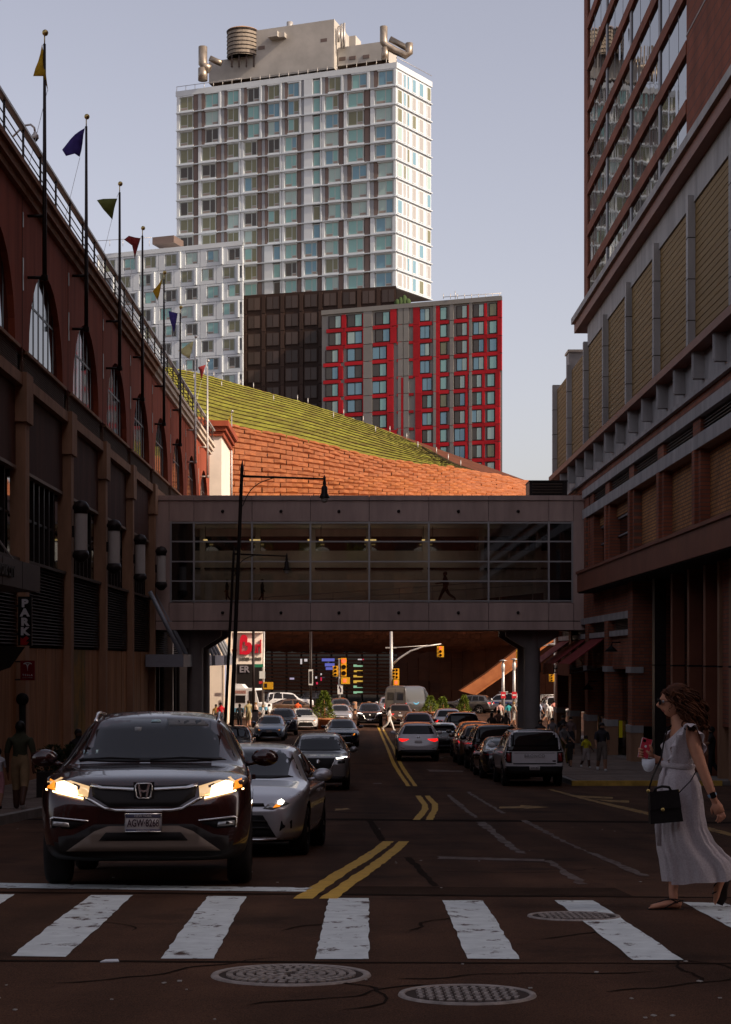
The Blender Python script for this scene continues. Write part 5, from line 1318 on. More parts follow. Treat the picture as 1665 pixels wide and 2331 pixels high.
o = link('marquee_letters', tm, WB_); o.matrix_parent_inverse = WINV[WB_.name]; o.matrix_basis = Matrix.Translation((PX(547, Y), Y - 1.06, PZ(1524, Y))) @ Matrix.Rotation(R(90), 4, 'X')
# ---------------------------------------------------------------- cars
m_cg = mirror_glass('car_glass', (0.012, 0.010, 0.010), 0.02, 0.5); m_cg.node_tree.nodes['Principled BSDF'].inputs['IOR'].default_value = 1.36
m_tyre = M('tyre_rubber', (0.018, 0.015, 0.014), .85); m_rim = M('alloy_rim', (0.40, 0.38, 0.36), .3, .9); m_trim = M('black_trim', (0.016, 0.013, 0.012), .5)
m_chrome = M('chrome', (0.80, 0.78, 0.76), .22, .85); m_skid = M('skid_plate', (0.16, 0.12, 0.095), .55, .1)
m_hl = M('headlamp_off', (0.42, 0.41, 0.40), .12, .5, spec=1); m_hlon = M('headlamp_lit', (1, .9, .7), emit=(1.0, .78, .42), es=12.0)
m_glow = M('headlamp_reflector', (.45, .40, .34), .15, .5, emit=(1.0, .62, .28), es=.4)
m_hlmid = M('headlamp_bowl', (1, .8, .5), emit=(1.0, .70, .34), es=3.2)
m_hlw = M('headlamp_lit_white', (1, .95, .9), emit=(1.0, .93, .80), es=5.0); m_amb = M('amber_lamp', (0.75, 0.22, 0.02), .25, emit=(1.0, .28, .02), es=.55)
m_tl = M('tail_lamp', (0.22, 0.010, 0.010), .2, spec=.8); m_tlon = M('tail_lamp_lit', (0.5, .02, .02), .3, emit=(1.0, .012, .010), es=.75)
m_plate = M('plate', (0.55, 0.50, 0.48), .5); m_plt = M('plate_ink', (0.05, 0.02, 0.03), .6); m_plb = M('plate_band', (0.09, 0.08, 0.13), .5)
m_intr = M('car_dark', (0.010, 0.008, 0.008), .8)
def paint(name, c, metal=.35, rough=.28): return M('paint_' + name, c, rough, metal, .5, coat=1.0, tc='obj', var=.03, vs=3)
def lin(tab, x):
    if x <= tab[0][0]: return tab[0][1]
    for (a, va), (b, vb) in zip(tab, tab[1:]):
        if x <= b: return va + (vb - va) * (x - a) / max(1e-9, b - a)
    return tab[-1][1]
def shell(sp):
    L, W, H, wr = sp['L'], sp['W'], sp['H'], sp['wr']
    xs_ = sorted(set([round(x, 3) for t in ('top', 'belt', 'plan', 'roofw') for x, _ in sp[t]] + [round(L * i / 14, 3) for i in range(15)]))
    xq = [xs_[0]]
    for x in xs_[1:]:
        if x - xq[-1] > .035 or x == xs_[-1]: xq.append(x)
    vs = []; half = 10
    for s in xq:
        w = W / 2 * lin(sp['plan'], s); zt = lin(sp['top'], s); zs = min(lin(sp['belt'], s), zt - .012); zb = lin(sp['zb'], s); rw = W / 2 * lin(sp['roofw'], s)
        rw = min(rw, w * .94)
        up = zt - zs
        ring = [(0, zb), (w * .78, zb), (w * .955, zb + .05), (w * .99, zb + .5 * (zs - zb)), (w, zb + .72 * (zs - zb)), (w * .985, zs - .05 * min(1, (zs - zb) / .4)), (w * .955, zs)]
        e = (w * .955, zs); f = (rw, zt - min(.08, up * .3))
        ring += [((e[0] * .5 + f[0] * .5) + min(.02, up * .1), (e[1] + f[1]) / 2), f, (rw * .82, zt - min(.022, up * .12)), (0, zt)]
        half = len(ring)
        x = L / 2 - s
        vs += [(x, y, z) for y, z in ring] + [(x, -y, z) for y, z in ring[1:-1]][::-1]
    n = 2 * half - 2; m = len(xq)
    fs = []
    for i in range(m - 1):
        for k in range(n):
            fs.append((i * n + k, (i + 1) * n + k, (i + 1) * n + (k + 1) % n, i * n + (k + 1) % n))
    for i, flip in ((0, False), (m - 1, True)):
        for k in range(half - 1):
            a, b = i * n + k, i * n + k + 1
            c, d = i * n + (n - k - 1) % n if k + 1 <= n else 0, i * n + (n - k) % n
            q = [a, b, i * n + (n - k - 1), i * n + (n - k) % n]
            q2 = []
            for t in q:
                if t not in q2: q2.append(t)
            if len(q2) >= 3: fs.append(tuple(q2 if not flip else q2[::-1]))
    me = bpy.data.meshes.new('body'); me.from_pydata(vs, [], fs)
    bm = bmesh.new(); bm.from_mesh(me); bmesh.ops.recalc_face_normals(bm, faces=bm.faces); bm.to_mesh(me); bm.free()
    o = bpy.data.objects.new('tmp_body', me); TMP.collection.objects.link(o)
    md = o.modifiers.new('s', 'SUBSURF'); md.levels = 2
    me2 = eval_mesh(o)
    bvh = BVHTree.FromPolygons([v.co.copy() for v in me2.vertices], [tuple(p.vertices) for p in me2.polygons])
    # wheel arches
    o.modifiers.clear(); o.data = me2
    ax_ = [L / 2 - sp['fo'], L / 2 - sp['fo'] - sp['wb']]
    cut = MB()
    for x in ax_:
        for sg in (1, -1):
            cut.lathe([(0.001, sg * (W / 2 - .30)), (wr + .055, sg * (W / 2 - .30)), (wr + .055, sg * (W / 2 + .2)), (0.001, sg * (W / 2 + .2))][::sg], 24, (x, 0, wr), axis='y')
    cm = cut.mesh('cut')
    bm = bmesh.new(); bm.from_mesh(cm); bmesh.ops.remove_doubles(bm, verts=bm.verts, dist=.002); bmesh.ops.recalc_face_normals(bm, faces=bm.faces); bm.to_mesh(cm); bm.free()
    co = bpy.data.objects.new('tmp_cut', cm); TMP.collection.objects.link(co)
    b = o.modifiers.new('b', 'BOOLEAN'); b.operation = 'DIFFERENCE'; b.object = co; b.solver = 'EXACT'
    me3 = eval_mesh(o)
    bpy.data.objects.remove(o); bpy.data.objects.remove(co)
    me3.materials.clear(); me3.materials.append(None); me3.materials.append(m_intr); me3.materials.append(m_trim)
    tz = sp.get('trim', 0)
    for p in me3.polygons:
        c = p.center; p.use_smooth = True; p.material_index = 0
        for x in ax_:
            if abs(c.y) > W / 2 - .32 and math.hypot(c.x - x, c.z - wr) < wr + .058: p.material_index = 1; p.use_smooth = False
            elif tz and abs(c.y) > W / 2 - .2 and math.hypot(c.x - x, c.z - wr) < wr + .12: p.material_index = 2
        if p.material_index == 0 and c.z < lin(sp['zb'], L / 2 - c.x) + tz: p.material_index = 2
        if p.material_index == 0 and abs(p.normal.z) > .9 and c.z < .45: p.material_index = 1
    return me3, bvh
def patch(bvh, poly, axis, off=.006, depth=.02, res=.07, flat=None):
    """polygon projected on the body: axis f (y,z from the front), r (y,z from the rear), l/R (x,z from the sides), t (x,y from above)"""
    v, f, be = tess(poly, res)
    O = {'f': lambda a, b: (Vector((9, a, b)), Vector((-1, 0, 0))), 'r': lambda a, b: (Vector((-9, a, b)), Vector((1, 0, 0))), 'l': lambda a, b: (Vector((a, 9, b)), Vector((0, -1, 0))),
         'R': lambda a, b: (Vector((a, -9, b)), Vector((0, 1, 0))), 't': lambda a, b: (Vector((a, b, 9)), Vector((0, 0, -1)))}[axis]
    out = []; d = None
    for p in v:
        o, d = O(p.x, p.y); h = bvh.ray_cast(o, d)[0]
        if h is None: h = bvh.find_nearest(o + d * 8)[0]; q = {'f': Vector((h.x, p.x, p.y)), 'r': Vector((h.x, p.x, p.y)), 'l': Vector((p.x, h.y, p.y)), 'R': Vector((p.x, h.y, p.y)), 't': Vector((p.x, p.y, h.z))}[axis]; h = q
        out.append(h - d * off)
    if flat is not None:
        m = sum((q for q in out), Vector()) / len(out)
        for q in out:
            if axis in 'fr': q.x = q.x * (1 - flat) + m.x * flat
    n = len(out); mb = MB()
    back = [q + d * depth for q in out]
    # orientation: normal should face -d
    a, b_, c = f[0][:3]
    nr = (out[b_] - out[a]).cross(out[c] - out[a]); flip = nr.dot(d) > 0
    mb.add(out + back, [t[::-1] if flip else t for t in f], 0, True)
    mb2 = [(b, a, n + a, n + b) if not flip else (a, b, n + b, n + a) for a, b in be]
    for q in mb2: mb.f.append(q); mb.m.append(0); mb.sm.append(False)
    return mb
def mir(poly): return [(-y, z) for y, z in poly][::-1]
def wheel_meshes(r, w=.22):
    t = MB().lathe([(r * .62, -w / 2), (r * .9, -w / 2), (r * .985, -w / 2 + .03), (r, -w / 4), (r, w / 4), (r * .985, w / 2 - .03), (r * .9, w / 2), (r * .62, w / 2), (r * .62, -w / 2)], 28, axis='y').mesh('tyre'); setmats(t, m_tyre)
    b = MB().lathe([(r * .64, -w / 2 + .01), (r * .60, -w / 2 + .02), (r * .58, -w / 2 + .07), (r * .1, -w / 2 + .075)], 20, axis='y', mi=1)
    for k in range(5):
        a = 2 * math.pi * k / 5; c, s = math.cos(a), math.sin(a)
        def q(rr, tt, y): return (rr * c - tt * s, y, rr * s + tt * c)
        b.hexa([q(r * .08, -.035, -w / 2 + .07), q(r * .61, -.03, -w / 2 + .07), q(r * .61, .03, -w / 2 + .07), q(r * .08, .035, -w / 2 + .07),
                q(r * .08, -.035, -w / 2 + .03), q(r * .61, -.03, -w / 2 + .012), q(r * .61, .03, -w / 2 + .012), q(r * .08, .035, -w / 2 + .03)])
    b.lathe([(r * .15, -w / 2 + .08), (r * .15, -w / 2 + .02), (.001, -w / 2 + .015)], 12, axis='y')
    rm = b.mesh('rim'); setmats(rm, [m_rim, m_intr]); return t, rm
TYPES = {}
def make_type(name, sp, extra=()):
    L, W = sp['L'], sp['W']; me, bvh = shell(sp)
    P_ = []                                                    # (name, mesh, loc, rot, role, subs)
    P_.append(('body', me, None, None, 'paint', []))
    X = lambda s: L / 2 - s
    rw = lambda s: W / 2 * lin(sp['roofw'], s)
    co, wt, rt, rbm = sp['cowl'], sp['wtop'], sp['rtop'], sp['rbot']
    zc, zw, zr, zrb = lin(sp['top'], co), lin(sp['top'], wt), lin(sp['top'], rt), lin(sp['top'], rbm)
    def add(nm, poly, axis, mat, role='', off=.006, depth=.03, res=.09, flat=None, subs=()):
        m = patch(bvh, poly, axis, off, depth, res, flat).mesh(nm); setmats(m, mat); P_.append((nm, m, None, None, role, list(subs))); return m
    hb, ht = W / 2 * .83, rw(wt) * .90
    ws = [(-hb, zc + .03), (-hb * .5, zc + .005), (hb * .5, zc + .005), (hb, zc + .03), (ht, zw - .05), (ht * .5, zw - .035), (-ht * .5, zw - .035), (-ht, zw - .05)]
    add('windshield', ws, 'f', m_cg, off=.004)
    hb, ht = W / 2 * .74, rw(rt) * .86
    if sp.get('rearglass', True): add('rear_window', [(-hb, zrb + .05), (hb, zrb + .05), (ht, zr - .05), (-ht, zr - .05)], 'r', m_cg)
    # side windows between belt and roof
    bp = (wt + rt) / 2 - .1
    def zroof(s): return lin(sp['top'], s) - .13
    def zbel(s): return lin(sp['belt'], s) + .035
    sA = co + (wt - co) * .42
    def sw(a0, a1, b1, b0): return [(X(a0), zbel(a0)), (X(b0), zbel(b0)), (X(b1), zroof(b1)), (X(a1), zroof(a1))]
    if sp.get('sideglass', True):
        for ax2 in 'lR':
            add('side_window', sw(sA, wt + .08, bp - .04, bp - .04), ax2, m_cg, off=.004)
            e1 = rt - .55 if sp.get('quarter') else rt - .05
            e0 = rt - .45 if sp.get('quarter') else rt + (rbm - rt) * .3
            add('side_window', sw(bp + .04, bp + .04, e1, e0), ax2, m_cg, off=.004)
            if sp.get('quarter'): add('side_window', sw(rt - .38, rt - .48, rt - .02, rt + .12), ax2, m_cg, off=.004)
    elif sp.get('cabglass'):
        for ax2 in 'lR': add('side_window', sw(sA, wt + .05, wt + .75, wt + .75), ax2, m_cg, off=.004)
    for ax2 in 'lR':                                            # door shut lines and handles
        for s in ((sA + .1), bp, rt - .45):
            add('door_seam', [(X(s) - .006, .36), (X(s) + .006, .36), (X(s) + .006, zbel(s) - .05), (X(s) - .006, zbel(s) - .05)], ax2, m_intr, off=.0015, depth=.01, res=.2)
        for s in (bp - .2, rt - .65):
            z = zbel(s) - .16; add('door_handle', [(X(s) - .09, z - .015), (X(s) + .09, z - .015), (X(s) + .09, z + .015), (X(s) - .09, z + .015)], ax2, None, 'paint', off=.03, depth=.04, res=.2)
    for sg in (1, -1):
        s = sA + .12; y = sg * (W / 2 + .11); z = zbel(s) + .07
        mm = MB().ell((X(s), y, z), (.07, .13, .085), 12, 8).tube([(X(s) - .02, sg * (W / 2 - .1), z - .07), (X(s), sg * (W / 2 + .05), z - .04)], .025, 6).mesh('mirror')
        setmats(mm, None); mm.materials.clear(); mm.materials.append(None); P_.append(('mirror', mm, None, None, 'mirror', []))
    ty, rm = wheel_meshes(sp['wr'])
    for x in (X(sp['fo']), X(sp['fo'] + sp['wb'])):
        for sg in (1, -1):
            P_.append(('wheel', ty, (x, sg * (W / 2 - .125), sp['wr']), (0, 0, 0 if sg < 0 else math.pi), '', [('rim', rm)]))
    for e in extra:
        nm, poly, axis, mat = e[:4]; kw = e[4] if len(e) > 4 else {}
        both = kw.pop('both', False) if isinstance(kw, dict) else False
        kw = dict(kw)
        for pl_ in ([poly, mir(poly)] if both else [poly]): add(nm, pl_, axis, mat, **kw)
    TYPES[name] = (sp, P_, bvh, add)
    return bvh
def RR(y0, y1, z0, z1): return [(y0, z0), (y1, z0), (y1, z1), (y0, z1)]
def B(**k): return dict(both=True, **k)
SUVA = dict(L=4.55, W=1.88, H=1.65, wb=2.62, fo=.92, wr=.345, cowl=1.22, wtop=2.02, rtop=4.02, rbot=4.40, quarter=True,
    top=[(0, .70), (.03, .84), (.14, .955), (.5, 1.035), (1.15, 1.09), (1.22, 1.10), (2.02, 1.57), (2.4, 1.635), (3.1, 1.65), (3.85, 1.60), (4.05, 1.55), (4.40, 1.08), (4.5, .95), (4.55, .62)],
    belt=[(0, .66), (.14, .90), (.5, .975), (1.22, 1.03), (3.9, 1.12), (4.4, 1.0), (4.55, .58)], zb=[(0, .27), (.5, .22), (4.1, .24), (4.55, .34)],
    plan=[(0, .74), (.05, .86), (.16, .935), (.45, .985), (.9, 1), (3.6, 1), (4.3, .96), (4.48, .88), (4.55, .80)],
    roofw=[(0, .70), (1.15, .80), (1.22, .80), (2.02, .69), (3.9, .66), (4.4, .72), (4.55, .7)], trim=.13)
hl = [(.48, .79), (.83, .875), (.86, .93), (.845, 1.0), (.62, .93), (.47, .885)]
make_type('crv', SUVA, [
    ('headlight', hl, 'f', m_hl, B(off=.012, depth=.06, role='glow')),
    ('headlight_beam', [(.57, .805), (.76, .85), (.765, .92), (.70, .935), (.58, .885)], 'f', m_hl, B(off=.022, depth=.03, role='beam')),
    ('headlight_core', [(.62, .825), (.735, .855), (.74, .905), (.69, .915), (.63, .88)], 'f', m_hl, B(off=.030, depth=.02, role='core')),
    ('running_light', [(.52, .775), (.86, .855), (.86, .868), (.52, .79)], 'f', m_hl, B(off=.024, depth=.03, role='beam')),
    ('turn_signal', [(.775, .855), (.845, .875), (.84, .955), (.78, .93)], 'f', m_amb, B(off=.022, depth=.03)),
    ('grille', [(-.46, .905), (-.2, .89), (.2, .89), (.46, .905), (.44, .80), (.30, .71), (-.30, .71), (-.44, .80)], 'f', m_trim, dict(off=.008)),
    ('grille_bar', [(-.46, .915), (-.36, .885), (-.10, .872), (.10, .872), (.36, .885), (.46, .915), (.46, .885), (.36, .862), (.10, .848), (-.10, .848), (-.36, .862), (-.46, .885)], 'f', m_chrome, dict(off=.022, depth=.03, res=.06)),
    ('grille_trim', [(-.50, .80), (-.42, .76), (-.33, .705), (-.24, .69), (.24, .69), (.33, .705), (.42, .76), (.50, .80), (.50, .785), (.43, .742), (.33, .685), (.24, .668), (-.24, .668), (-.33, .685), (-.43, .742), (-.50, .785)], 'f', m_chrome, dict(off=.020, depth=.03, res=.06)),
    ('fog_lamp', [(.50, .57), (.78, .615), (.80, .60), (.79, .53), (.62, .52), (.56, .545)], 'f', m_intr, B(off=.010)),
    ('fog_lens', [(.63, .535), (.78, .55), (.78, .59), (.64, .575)], 'f', m_hl, B(off=.016)),
    ('fog_trim', [(.47, .595), (.78, .627), (.81, .618), (.80, .53), (.785, .53), (.79, .605), (.76, .613), (.47, .583)], 'f', m_chrome, B(off=.018, depth=.03, res=.05)),
    ('bumper_trim', [(-.85, .30), (.85, .30), (.84, .44), (.60, .47), (.42, .56), (-.42, .56), (-.60, .47), (-.84, .44)], 'f', m_trim, dict(off=.010)),
    ('skid_plate', [(-.66, .33), (.66, .33), (.42, .50), (.30, .545), (-.30, .545), (-.42, .50)], 'f', m_skid, dict(off=.022)),
    ('lower_intake', [(-.38, .42), (.38, .42), (.32, .49), (-.32, .49)], 'f', m_intr, dict(off=.027)),
    ('taillight', [(.62, .85), (.83, .85), (.74, 1.4), (.66, 1.4)], 'r', m_tl, B(role='tail')),
    ('license_plate', RR(-.155, .155, .495, .65), 'f', m_plate, dict(off=.05, depth=.05, flat=1.0)),
    ('plate_band', RR(-.148, .148, .615, .645), 'f', m_plb, dict(off=.054, depth=.004, flat=1.0)),
    ('plate_band', RR(-.148, .148, .498, .518), 'f', m_plb, dict(off=.054, depth=.004, flat=1.0)),
])
SEDA = dict(L=4.64, W=1.775, H=1.455, wb=2.70, fo=.95, wr=.315, cowl=1.20, wtop=2.05, rtop=3.45, rbot=4.15,
    top=[(0, .56), (.04, .66), (.18, .755), (.6, .87), (1.1, .935), (1.20, .95), (2.05, 1.375), (2.45, 1.435), (2.9, 1.445), (3.45, 1.36), (4.15, 1.06), (4.3, 1.03), (4.55, 1.0), (4.61, .9), (4.64, .6)],
    belt=[(0, .52), (.18, .70), (.6, .81), (1.2, .885), (4.0, .985), (4.5, .94), (4.64, .56)], zb=[(0, .20), (.5, .17), (4.2, .18), (4.64, .28)],
    plan=[(0, .66), (.06, .80), (.2, .90), (.5, .975), (.95, 1), (3.7, 1), (4.35, .95), (4.58, .85), (4.64, .76)],
    roofw=[(0, .66), (1.1, .80), (1.2, .80), (2.05, .675), (3.4, .645), (4.15, .74), (4.64, .7)])
make_type('corolla', SEDA, [
    ('headlight', [(.40, .60), (.52, .585), (.70, .655), (.815, .74), (.80, .775), (.62, .715), (.46, .66)], 'f', m_hl, B(off=.008, depth=.05)),
    ('headlight_beam', [(.58, .655), (.625, .65), (.645, .69), (.61, .715), (.575, .695)], 'f', m_hl, B(off=.022, depth=.03, role='beam')),
    ('turn_signal', [(.52, .612), (.60, .622), (.615, .655), (.55, .65)], 'f', m_amb, B(off=.018, depth=.03)),
    ('grille', [(-.40, .665), (.40, .665), (.42, .625), (-.42, .625)], 'f', m_trim, dict(off=.008)),
    ('lower_intake', [(-.40, .52), (.40, .52), (.56, .26), (-.56, .26)], 'f', m_intr, dict(off=.008)),
    ('intake_bar', [(-.44, .46), (.44, .46), (.46, .43), (-.46, .43)], 'f', m_trim, dict(off=.016)),
    ('intake_bar', [(-.47, .38), (.47, .38), (.49, .35), (-.49, .35)], 'f', m_trim, dict(off=.016)),
    ('fog_recess', [(.60, .33), (.74, .36), (.745, .46), (.62, .45)], 'f', m_intr, B(off=.008)),
    ('bumper_lip', [(-.72, .21), (.72, .21), (.73, .235), (-.73, .235)], 'f', m_chrome, dict(off=.012)),
    ('taillight', [(.45, .82), (.80, .80), (.80, .98), (.50, .96)], 'r', m_tl, B(role='tail')),
    ('license_plate', RR(-.155, .155, .68, .80), 'r', m_plate, dict(off=.02, flat=1.0)),
    ('license_plate', RR(-.155, .155, .50, .60), 'f', m_plate, dict(off=.02, flat=1.0)),
    ('rear_bumper', [(-.70, .28), (.70, .28), (.70, .40), (-.70, .40)], 'r', m_trim, {}),
])
SUVB = dict(L=4.65, W=1.86, H=1.69, wb=2.70, fo=.93, wr=.355, cowl=1.28, wtop=2.1, rtop=4.05, rbot=4.45, quarter=True,
    top=[(0, .74), (.03, .90), (.12, 1.0), (.5, 1.06), (1.2, 1.12), (1.28, 1.13), (2.1, 1.60), (2.5, 1.67), (3.2, 1.69), (3.9, 1.65), (4.1, 1.58), (4.45, 1.14), (4.58, 1.02), (4.65, .66)],
    belt=[(0, .70), (.12, .95), (.5, 1.0), (1.28, 1.05), (3.9, 1.15), (4.45, 1.06), (4.65, .62)], zb=[(0, .26), (.5, .21), (4.2, .23), (4.65, .36)],
    plan=[(0, .78), (.05, .88), (.16, .94), (.45, .985), (.9, 1), (3.7, 1), (4.4, .965), (4.58, .90), (4.65, .83)],
    roofw=[(0, .72), (1.2, .80), (1.28, .80), (2.1, .69), (3.9, .66), (4.45, .74), (4.65, .72)], trim=.15)
make_type('rogue', SUVB, [
    ('headlight', [(.56, .78), (.78, .80), (.80, .90), (.58, .86)], 'f', m_trim, B(off=.008)),
    ('headlight_beam', [(.50, .92), (.84, .965), (.84, .99), (.52, .955)], 'f', m_hl, B(off=.016, role='beam')),
    ('grille', [(-.52, .95), (.52, .95), (.34, .58), (-.34, .58)], 'f', m_trim, dict(off=.008)),
    ('grille_trim', [(-.55, .95), (-.50, .95), (-.30, .56), (.30, .56), (.50, .95), (.55, .95), (.34, .52), (-.34, .52)], 'f', m_chrome, dict(off=.02, res=.06)),
    ('emblem', [(.07 * math.cos(a * .7), .84 + .07 * math.sin(a * .7)) for a in range(9)], 'f', m_chrome, dict(off=.025)),
    ('lower_intake', [(-.80, .30), (.80, .30), (.78, .42), (-.78, .42)], 'f', m_trim, dict(off=.008)),
    ('license_plate', RR(-.155, .155, .42, .54), 'f', m_plate, dict(off=.03, flat=1.0)),
    ('taillight', [(.38, .98), (.84, 1.00), (.86, .88), (.70, .86), (.52, .90)], 'r', m_tl, B(role='tail')),
    ('license_plate', RR(-.155, .155, .78, .92), 'r', m_plate, dict(off=.015, flat=1.0)),
    ('emblem', [(.06 * math.cos(a * .7), 1.06 + .045 * math.sin(a * .7)) for a in range(9)], 'r', m_chrome, dict(off=.012)),
    ('rear_bumper', [(-.80, .36), (.80, .36), (.78, .52), (-.78, .52)], 'r', m_trim, {}),
    ('rear_reflector', [(.60, .56), (.76, .60), (.76, .62), (.60, .585)], 'r', m_tl, B(off=.01)),
])
BOX = dict(L=4.39, W=1.89, H=1.80, wb=2.67, fo=.86, wr=.365, cowl=1.30, wtop=1.85, rtop=4.26, rbot=4.36, quarter=True,
    top=[(0, .86), (.03, 1.02), (.12, 1.10), (1.2, 1.17), (1.30, 1.18), (1.85, 1.68), (2.2, 1.76), (3.2, 1.80), (4.1, 1.77), (4.26, 1.72), (4.36, 1.20), (4.385, 1.1), (4.39, .62)],
    belt=[(0, .80), (.12, 1.04), (1.3, 1.11), (4.2, 1.17), (4.36, 1.14), (4.39, .6)], zb=[(0, .32), (.5, .26), (4.0, .28), (4.39, .40)],
    plan=[(0, .84), (.05, .92), (.15, .965), (.4, .99), (.8, 1), (3.8, 1), (4.25, .985), (4.36, .95), (4.39, .90)],
    roofw=[(0, .78), (1.2, .84), (1.3, .84), (1.85, .76), (4.1, .74), (4.36, .82), (4.39, .8)], trim=.22)
make_type('boxy', BOX, [
    ('headlight', [(.50, .84), (.80, .84), (.80, 1.0), (.50, 1.0)], 'f', m_hl, B(role='beam')),
    ('grille', RR(-.62, .62, .82, 1.0), 'f', m_trim, {}),
    ('taillight', [(.70, .74), (.89, .74), (.885, 1.08), (.70, 1.08)], 'r', m_trim, B(off=.012)),
    ('taillight_lens', [(.74, .78), (.86, .78), (.855, 1.04), (.74, 1.04)], 'r', m_tl, B(off=.02, role='tail')),
    ('tailgate_recess', [(-.66, .70), (.66, .70), (.66, .735), (-.66, .735)], 'r', m_trim, {}),
    ('tailgate_crease', [(-.62, 1.04), (.62, 1.04), (.62, 1.05), (-.62, 1.05)], 'r', m_skid, {}),
    ('rear_bumper', [(-.90, .38), (.90, .38), (.89, .64), (-.89, .64)], 'r', m_trim, dict(off=.03, depth=.06)),
    ('license_plate', RR(-.16, .16, .52, .67), 'r', m_plate, dict(off=.05, flat=1.0)),
    ('rear_glass_surround', [(-.86, 1.10), (.86, 1.10), (.72, 1.76), (-.72, 1.76)], 'r', m_cg, dict(off=.004)),
    ('emblem', [(.39 + .06 * math.cos(a * .7) - 1.0, .80 + .025 * math.sin(a * .7)) for a in range(9)], 'r', m_trim, dict(off=.01)),
])
VAN = dict(L=5.9, W=2.02, H=2.75, wb=3.66, fo=1.0, wr=.36, cowl=1.0, wtop=1.75, rtop=5.78, rbot=5.86, sideglass=False, cabglass=True,
    top=[(0, .90), (.04, 1.08), (.2, 1.2), (.95, 1.38), (1.0, 1.40), (1.75, 2.35), (2.2, 2.65), (3, 2.74), (5.4, 2.75), (5.78, 2.68), (5.86, 2.0), (5.89, 1.4), (5.9, .7)],
    belt=[(0, .8), (.2, 1.12), (1.0, 1.30), (2, 1.42), (5.8, 1.42), (5.9, .66)], zb=[(0, .3), (5.9, .42)],
    plan=[(0, .8), (.06, .88), (.2, .95), (.5, .99), (1, 1), (5.5, 1), (5.8, .98), (5.9, .93)],
    roofw=[(0, .75), (.95, .82), (1.75, .80), (2.2, .82), (5.6, .84), (5.86, .9), (5.9, .85)], trim=.16, rearglass=False)
make_type('van', VAN, [
    ('headlight', [(.60, .90), (.92, .95), (.92, 1.12), (.66, 1.04)], 'f', m_hl, B(role='beam')), ('grille', RR(-.55, .55, .78, .98), 'f', m_trim, {}),
    ('taillight', [(.90, .80), (.985, .80), (.98, 1.4), (.90, 1.4)], 'r', m_tl, B(role='tail', off=.01)),
    ('door_seam', RR(-.01, .01, .5, 2.5), 'r', m_intr, {}), ('rear_window', RR(.12, .72, 1.6, 2.2), 'r', m_cg, B()), ('rear_bumper', RR(-.95, .95, .45, .66), 'r', m_trim, dict(off=.03)),
    ('license_plate', RR(-.16, .16, .95, 1.08), 'r', m_plate, dict(off=.02, flat=1.0)),
])
CARS = []
def car(name, typ, pnt, x, y, rz, label, cat='car', group=None, beam=None, tail=None, mirror=None, pick=None, pitch=None, roll=0):
    sp, parts, bvh, _ = TYPES[typ]
    z = gz(y); fw = Vector((math.cos(rz), math.sin(rz))); h = sp['wb'] / 2
    z0, z1 = gz(y - fw.y * h), gz(y + fw.y * h); pt = -math.atan2(z1 - z0, 2 * h)
    t = thing(name, label, cat, (x, y, (z0 + z1) / 2), rz, group); t.rotation_euler = (0, pt, rz)
    for nm, me, loc, rot, role, subs in parts:
        o = link(nm, me, t, loc, rot)
        if role in ('paint', 'mirror'):
            o.material_slots[0].link = 'OBJECT'; o.material_slots[0].material = (mirror or pnt) if role == 'mirror' else pnt
        elif role == 'glow' and beam: o.material_slots[0].link = 'OBJECT'; o.material_slots[0].material = m_glow
        elif role == 'core' and beam: o.material_slots[0].link = 'OBJECT'; o.material_slots[0].material = m_hlon
        elif role == 'beam' and beam: o.material_slots[0].link = 'OBJECT'; o.material_slots[0].material = beam
        elif role == 'tail' and tail: o.material_slots[0].link = 'OBJECT'; o.material_slots[0].material = tail
        for sn, sm in subs: link(sn, sm, o)
    return t
DN, UP = R(-90), R(90)
p_maroon = paint('maroon', (0.030, 0.006, 0.005), .2, .25); p_silver = paint('silver', (0.52, 0.50, 0.51), .6, .3); p_grey = paint('grey', (0.26, 0.245, 0.235), .6, .3)
p_black = paint('black', (0.012, 0.010, 0.010), .2, .2); p_white = paint('white', (0.62, 0.60, 0.59), 0, .3); p_blue = paint('steel_blue', (0.20, 0.26, 0.34), .5, .3)
p_navy = paint('navy', (0.025, 0.027, 0.045), .4, .25); p_brown = paint('brown', (0.12, 0.065, 0.035), .5, .3); p_dgrey = paint('dark_grey', (0.075, 0.07, 0.068), .5, .3); p_red = paint('dark_red', (0.12, 0.015, 0.018), .4, .3)
p_pearl = paint('pearl', (0.62, 0.57, 0.57), .1, .3); p_silverw = paint('bronco_white', (0.66, 0.62, 0.62), 0, .35)
q_in = 'cars queuing towards the camera'; q_out = 'cars driving away from the camera'; q_park = 'cars parked along the right curb'; q_av = 'vehicles on the far sunlit avenue'
crv = car('car', 'crv', p_maroon, -1.97, 15.05 + 2.27, DN + R(3.3), 'dark maroon SUV with blazing headlights in the left foreground', 'car', q_in, beam=m_hlmid, mirror=p_maroon)
car('car', 'corolla', p_silver, -1.42, 21.2 + 2.32, DN - R(3.2), 'silver sedan with lit headlights directly behind the maroon SUV', 'car', q_in, beam=m_hlw)
car('car', 'rogue', p_grey, -1.16, 51.2 + 2.3, DN, 'grey crossover with slim lit headlights behind the silver sedan', 'car', q_in, beam=m_hlw)
car('car', 'corolla', p_navy, -.86, 91 + 2.3, DN + R(2), 'dark sedan with one amber lamp right of the potted conifer', 'car', q_in, beam=m_amb)
car('car', 'corolla', p_navy, -5.6, 80, DN, 'dark blue car roof glimpsed just behind the maroon SUV roof', 'car', q_in)
car('car', 'corolla', p_blue, PX(613, 99), 99 + 2.3, DN, 'pale blue sedan parked at the left curb by pedestrians', 'car', q_in)
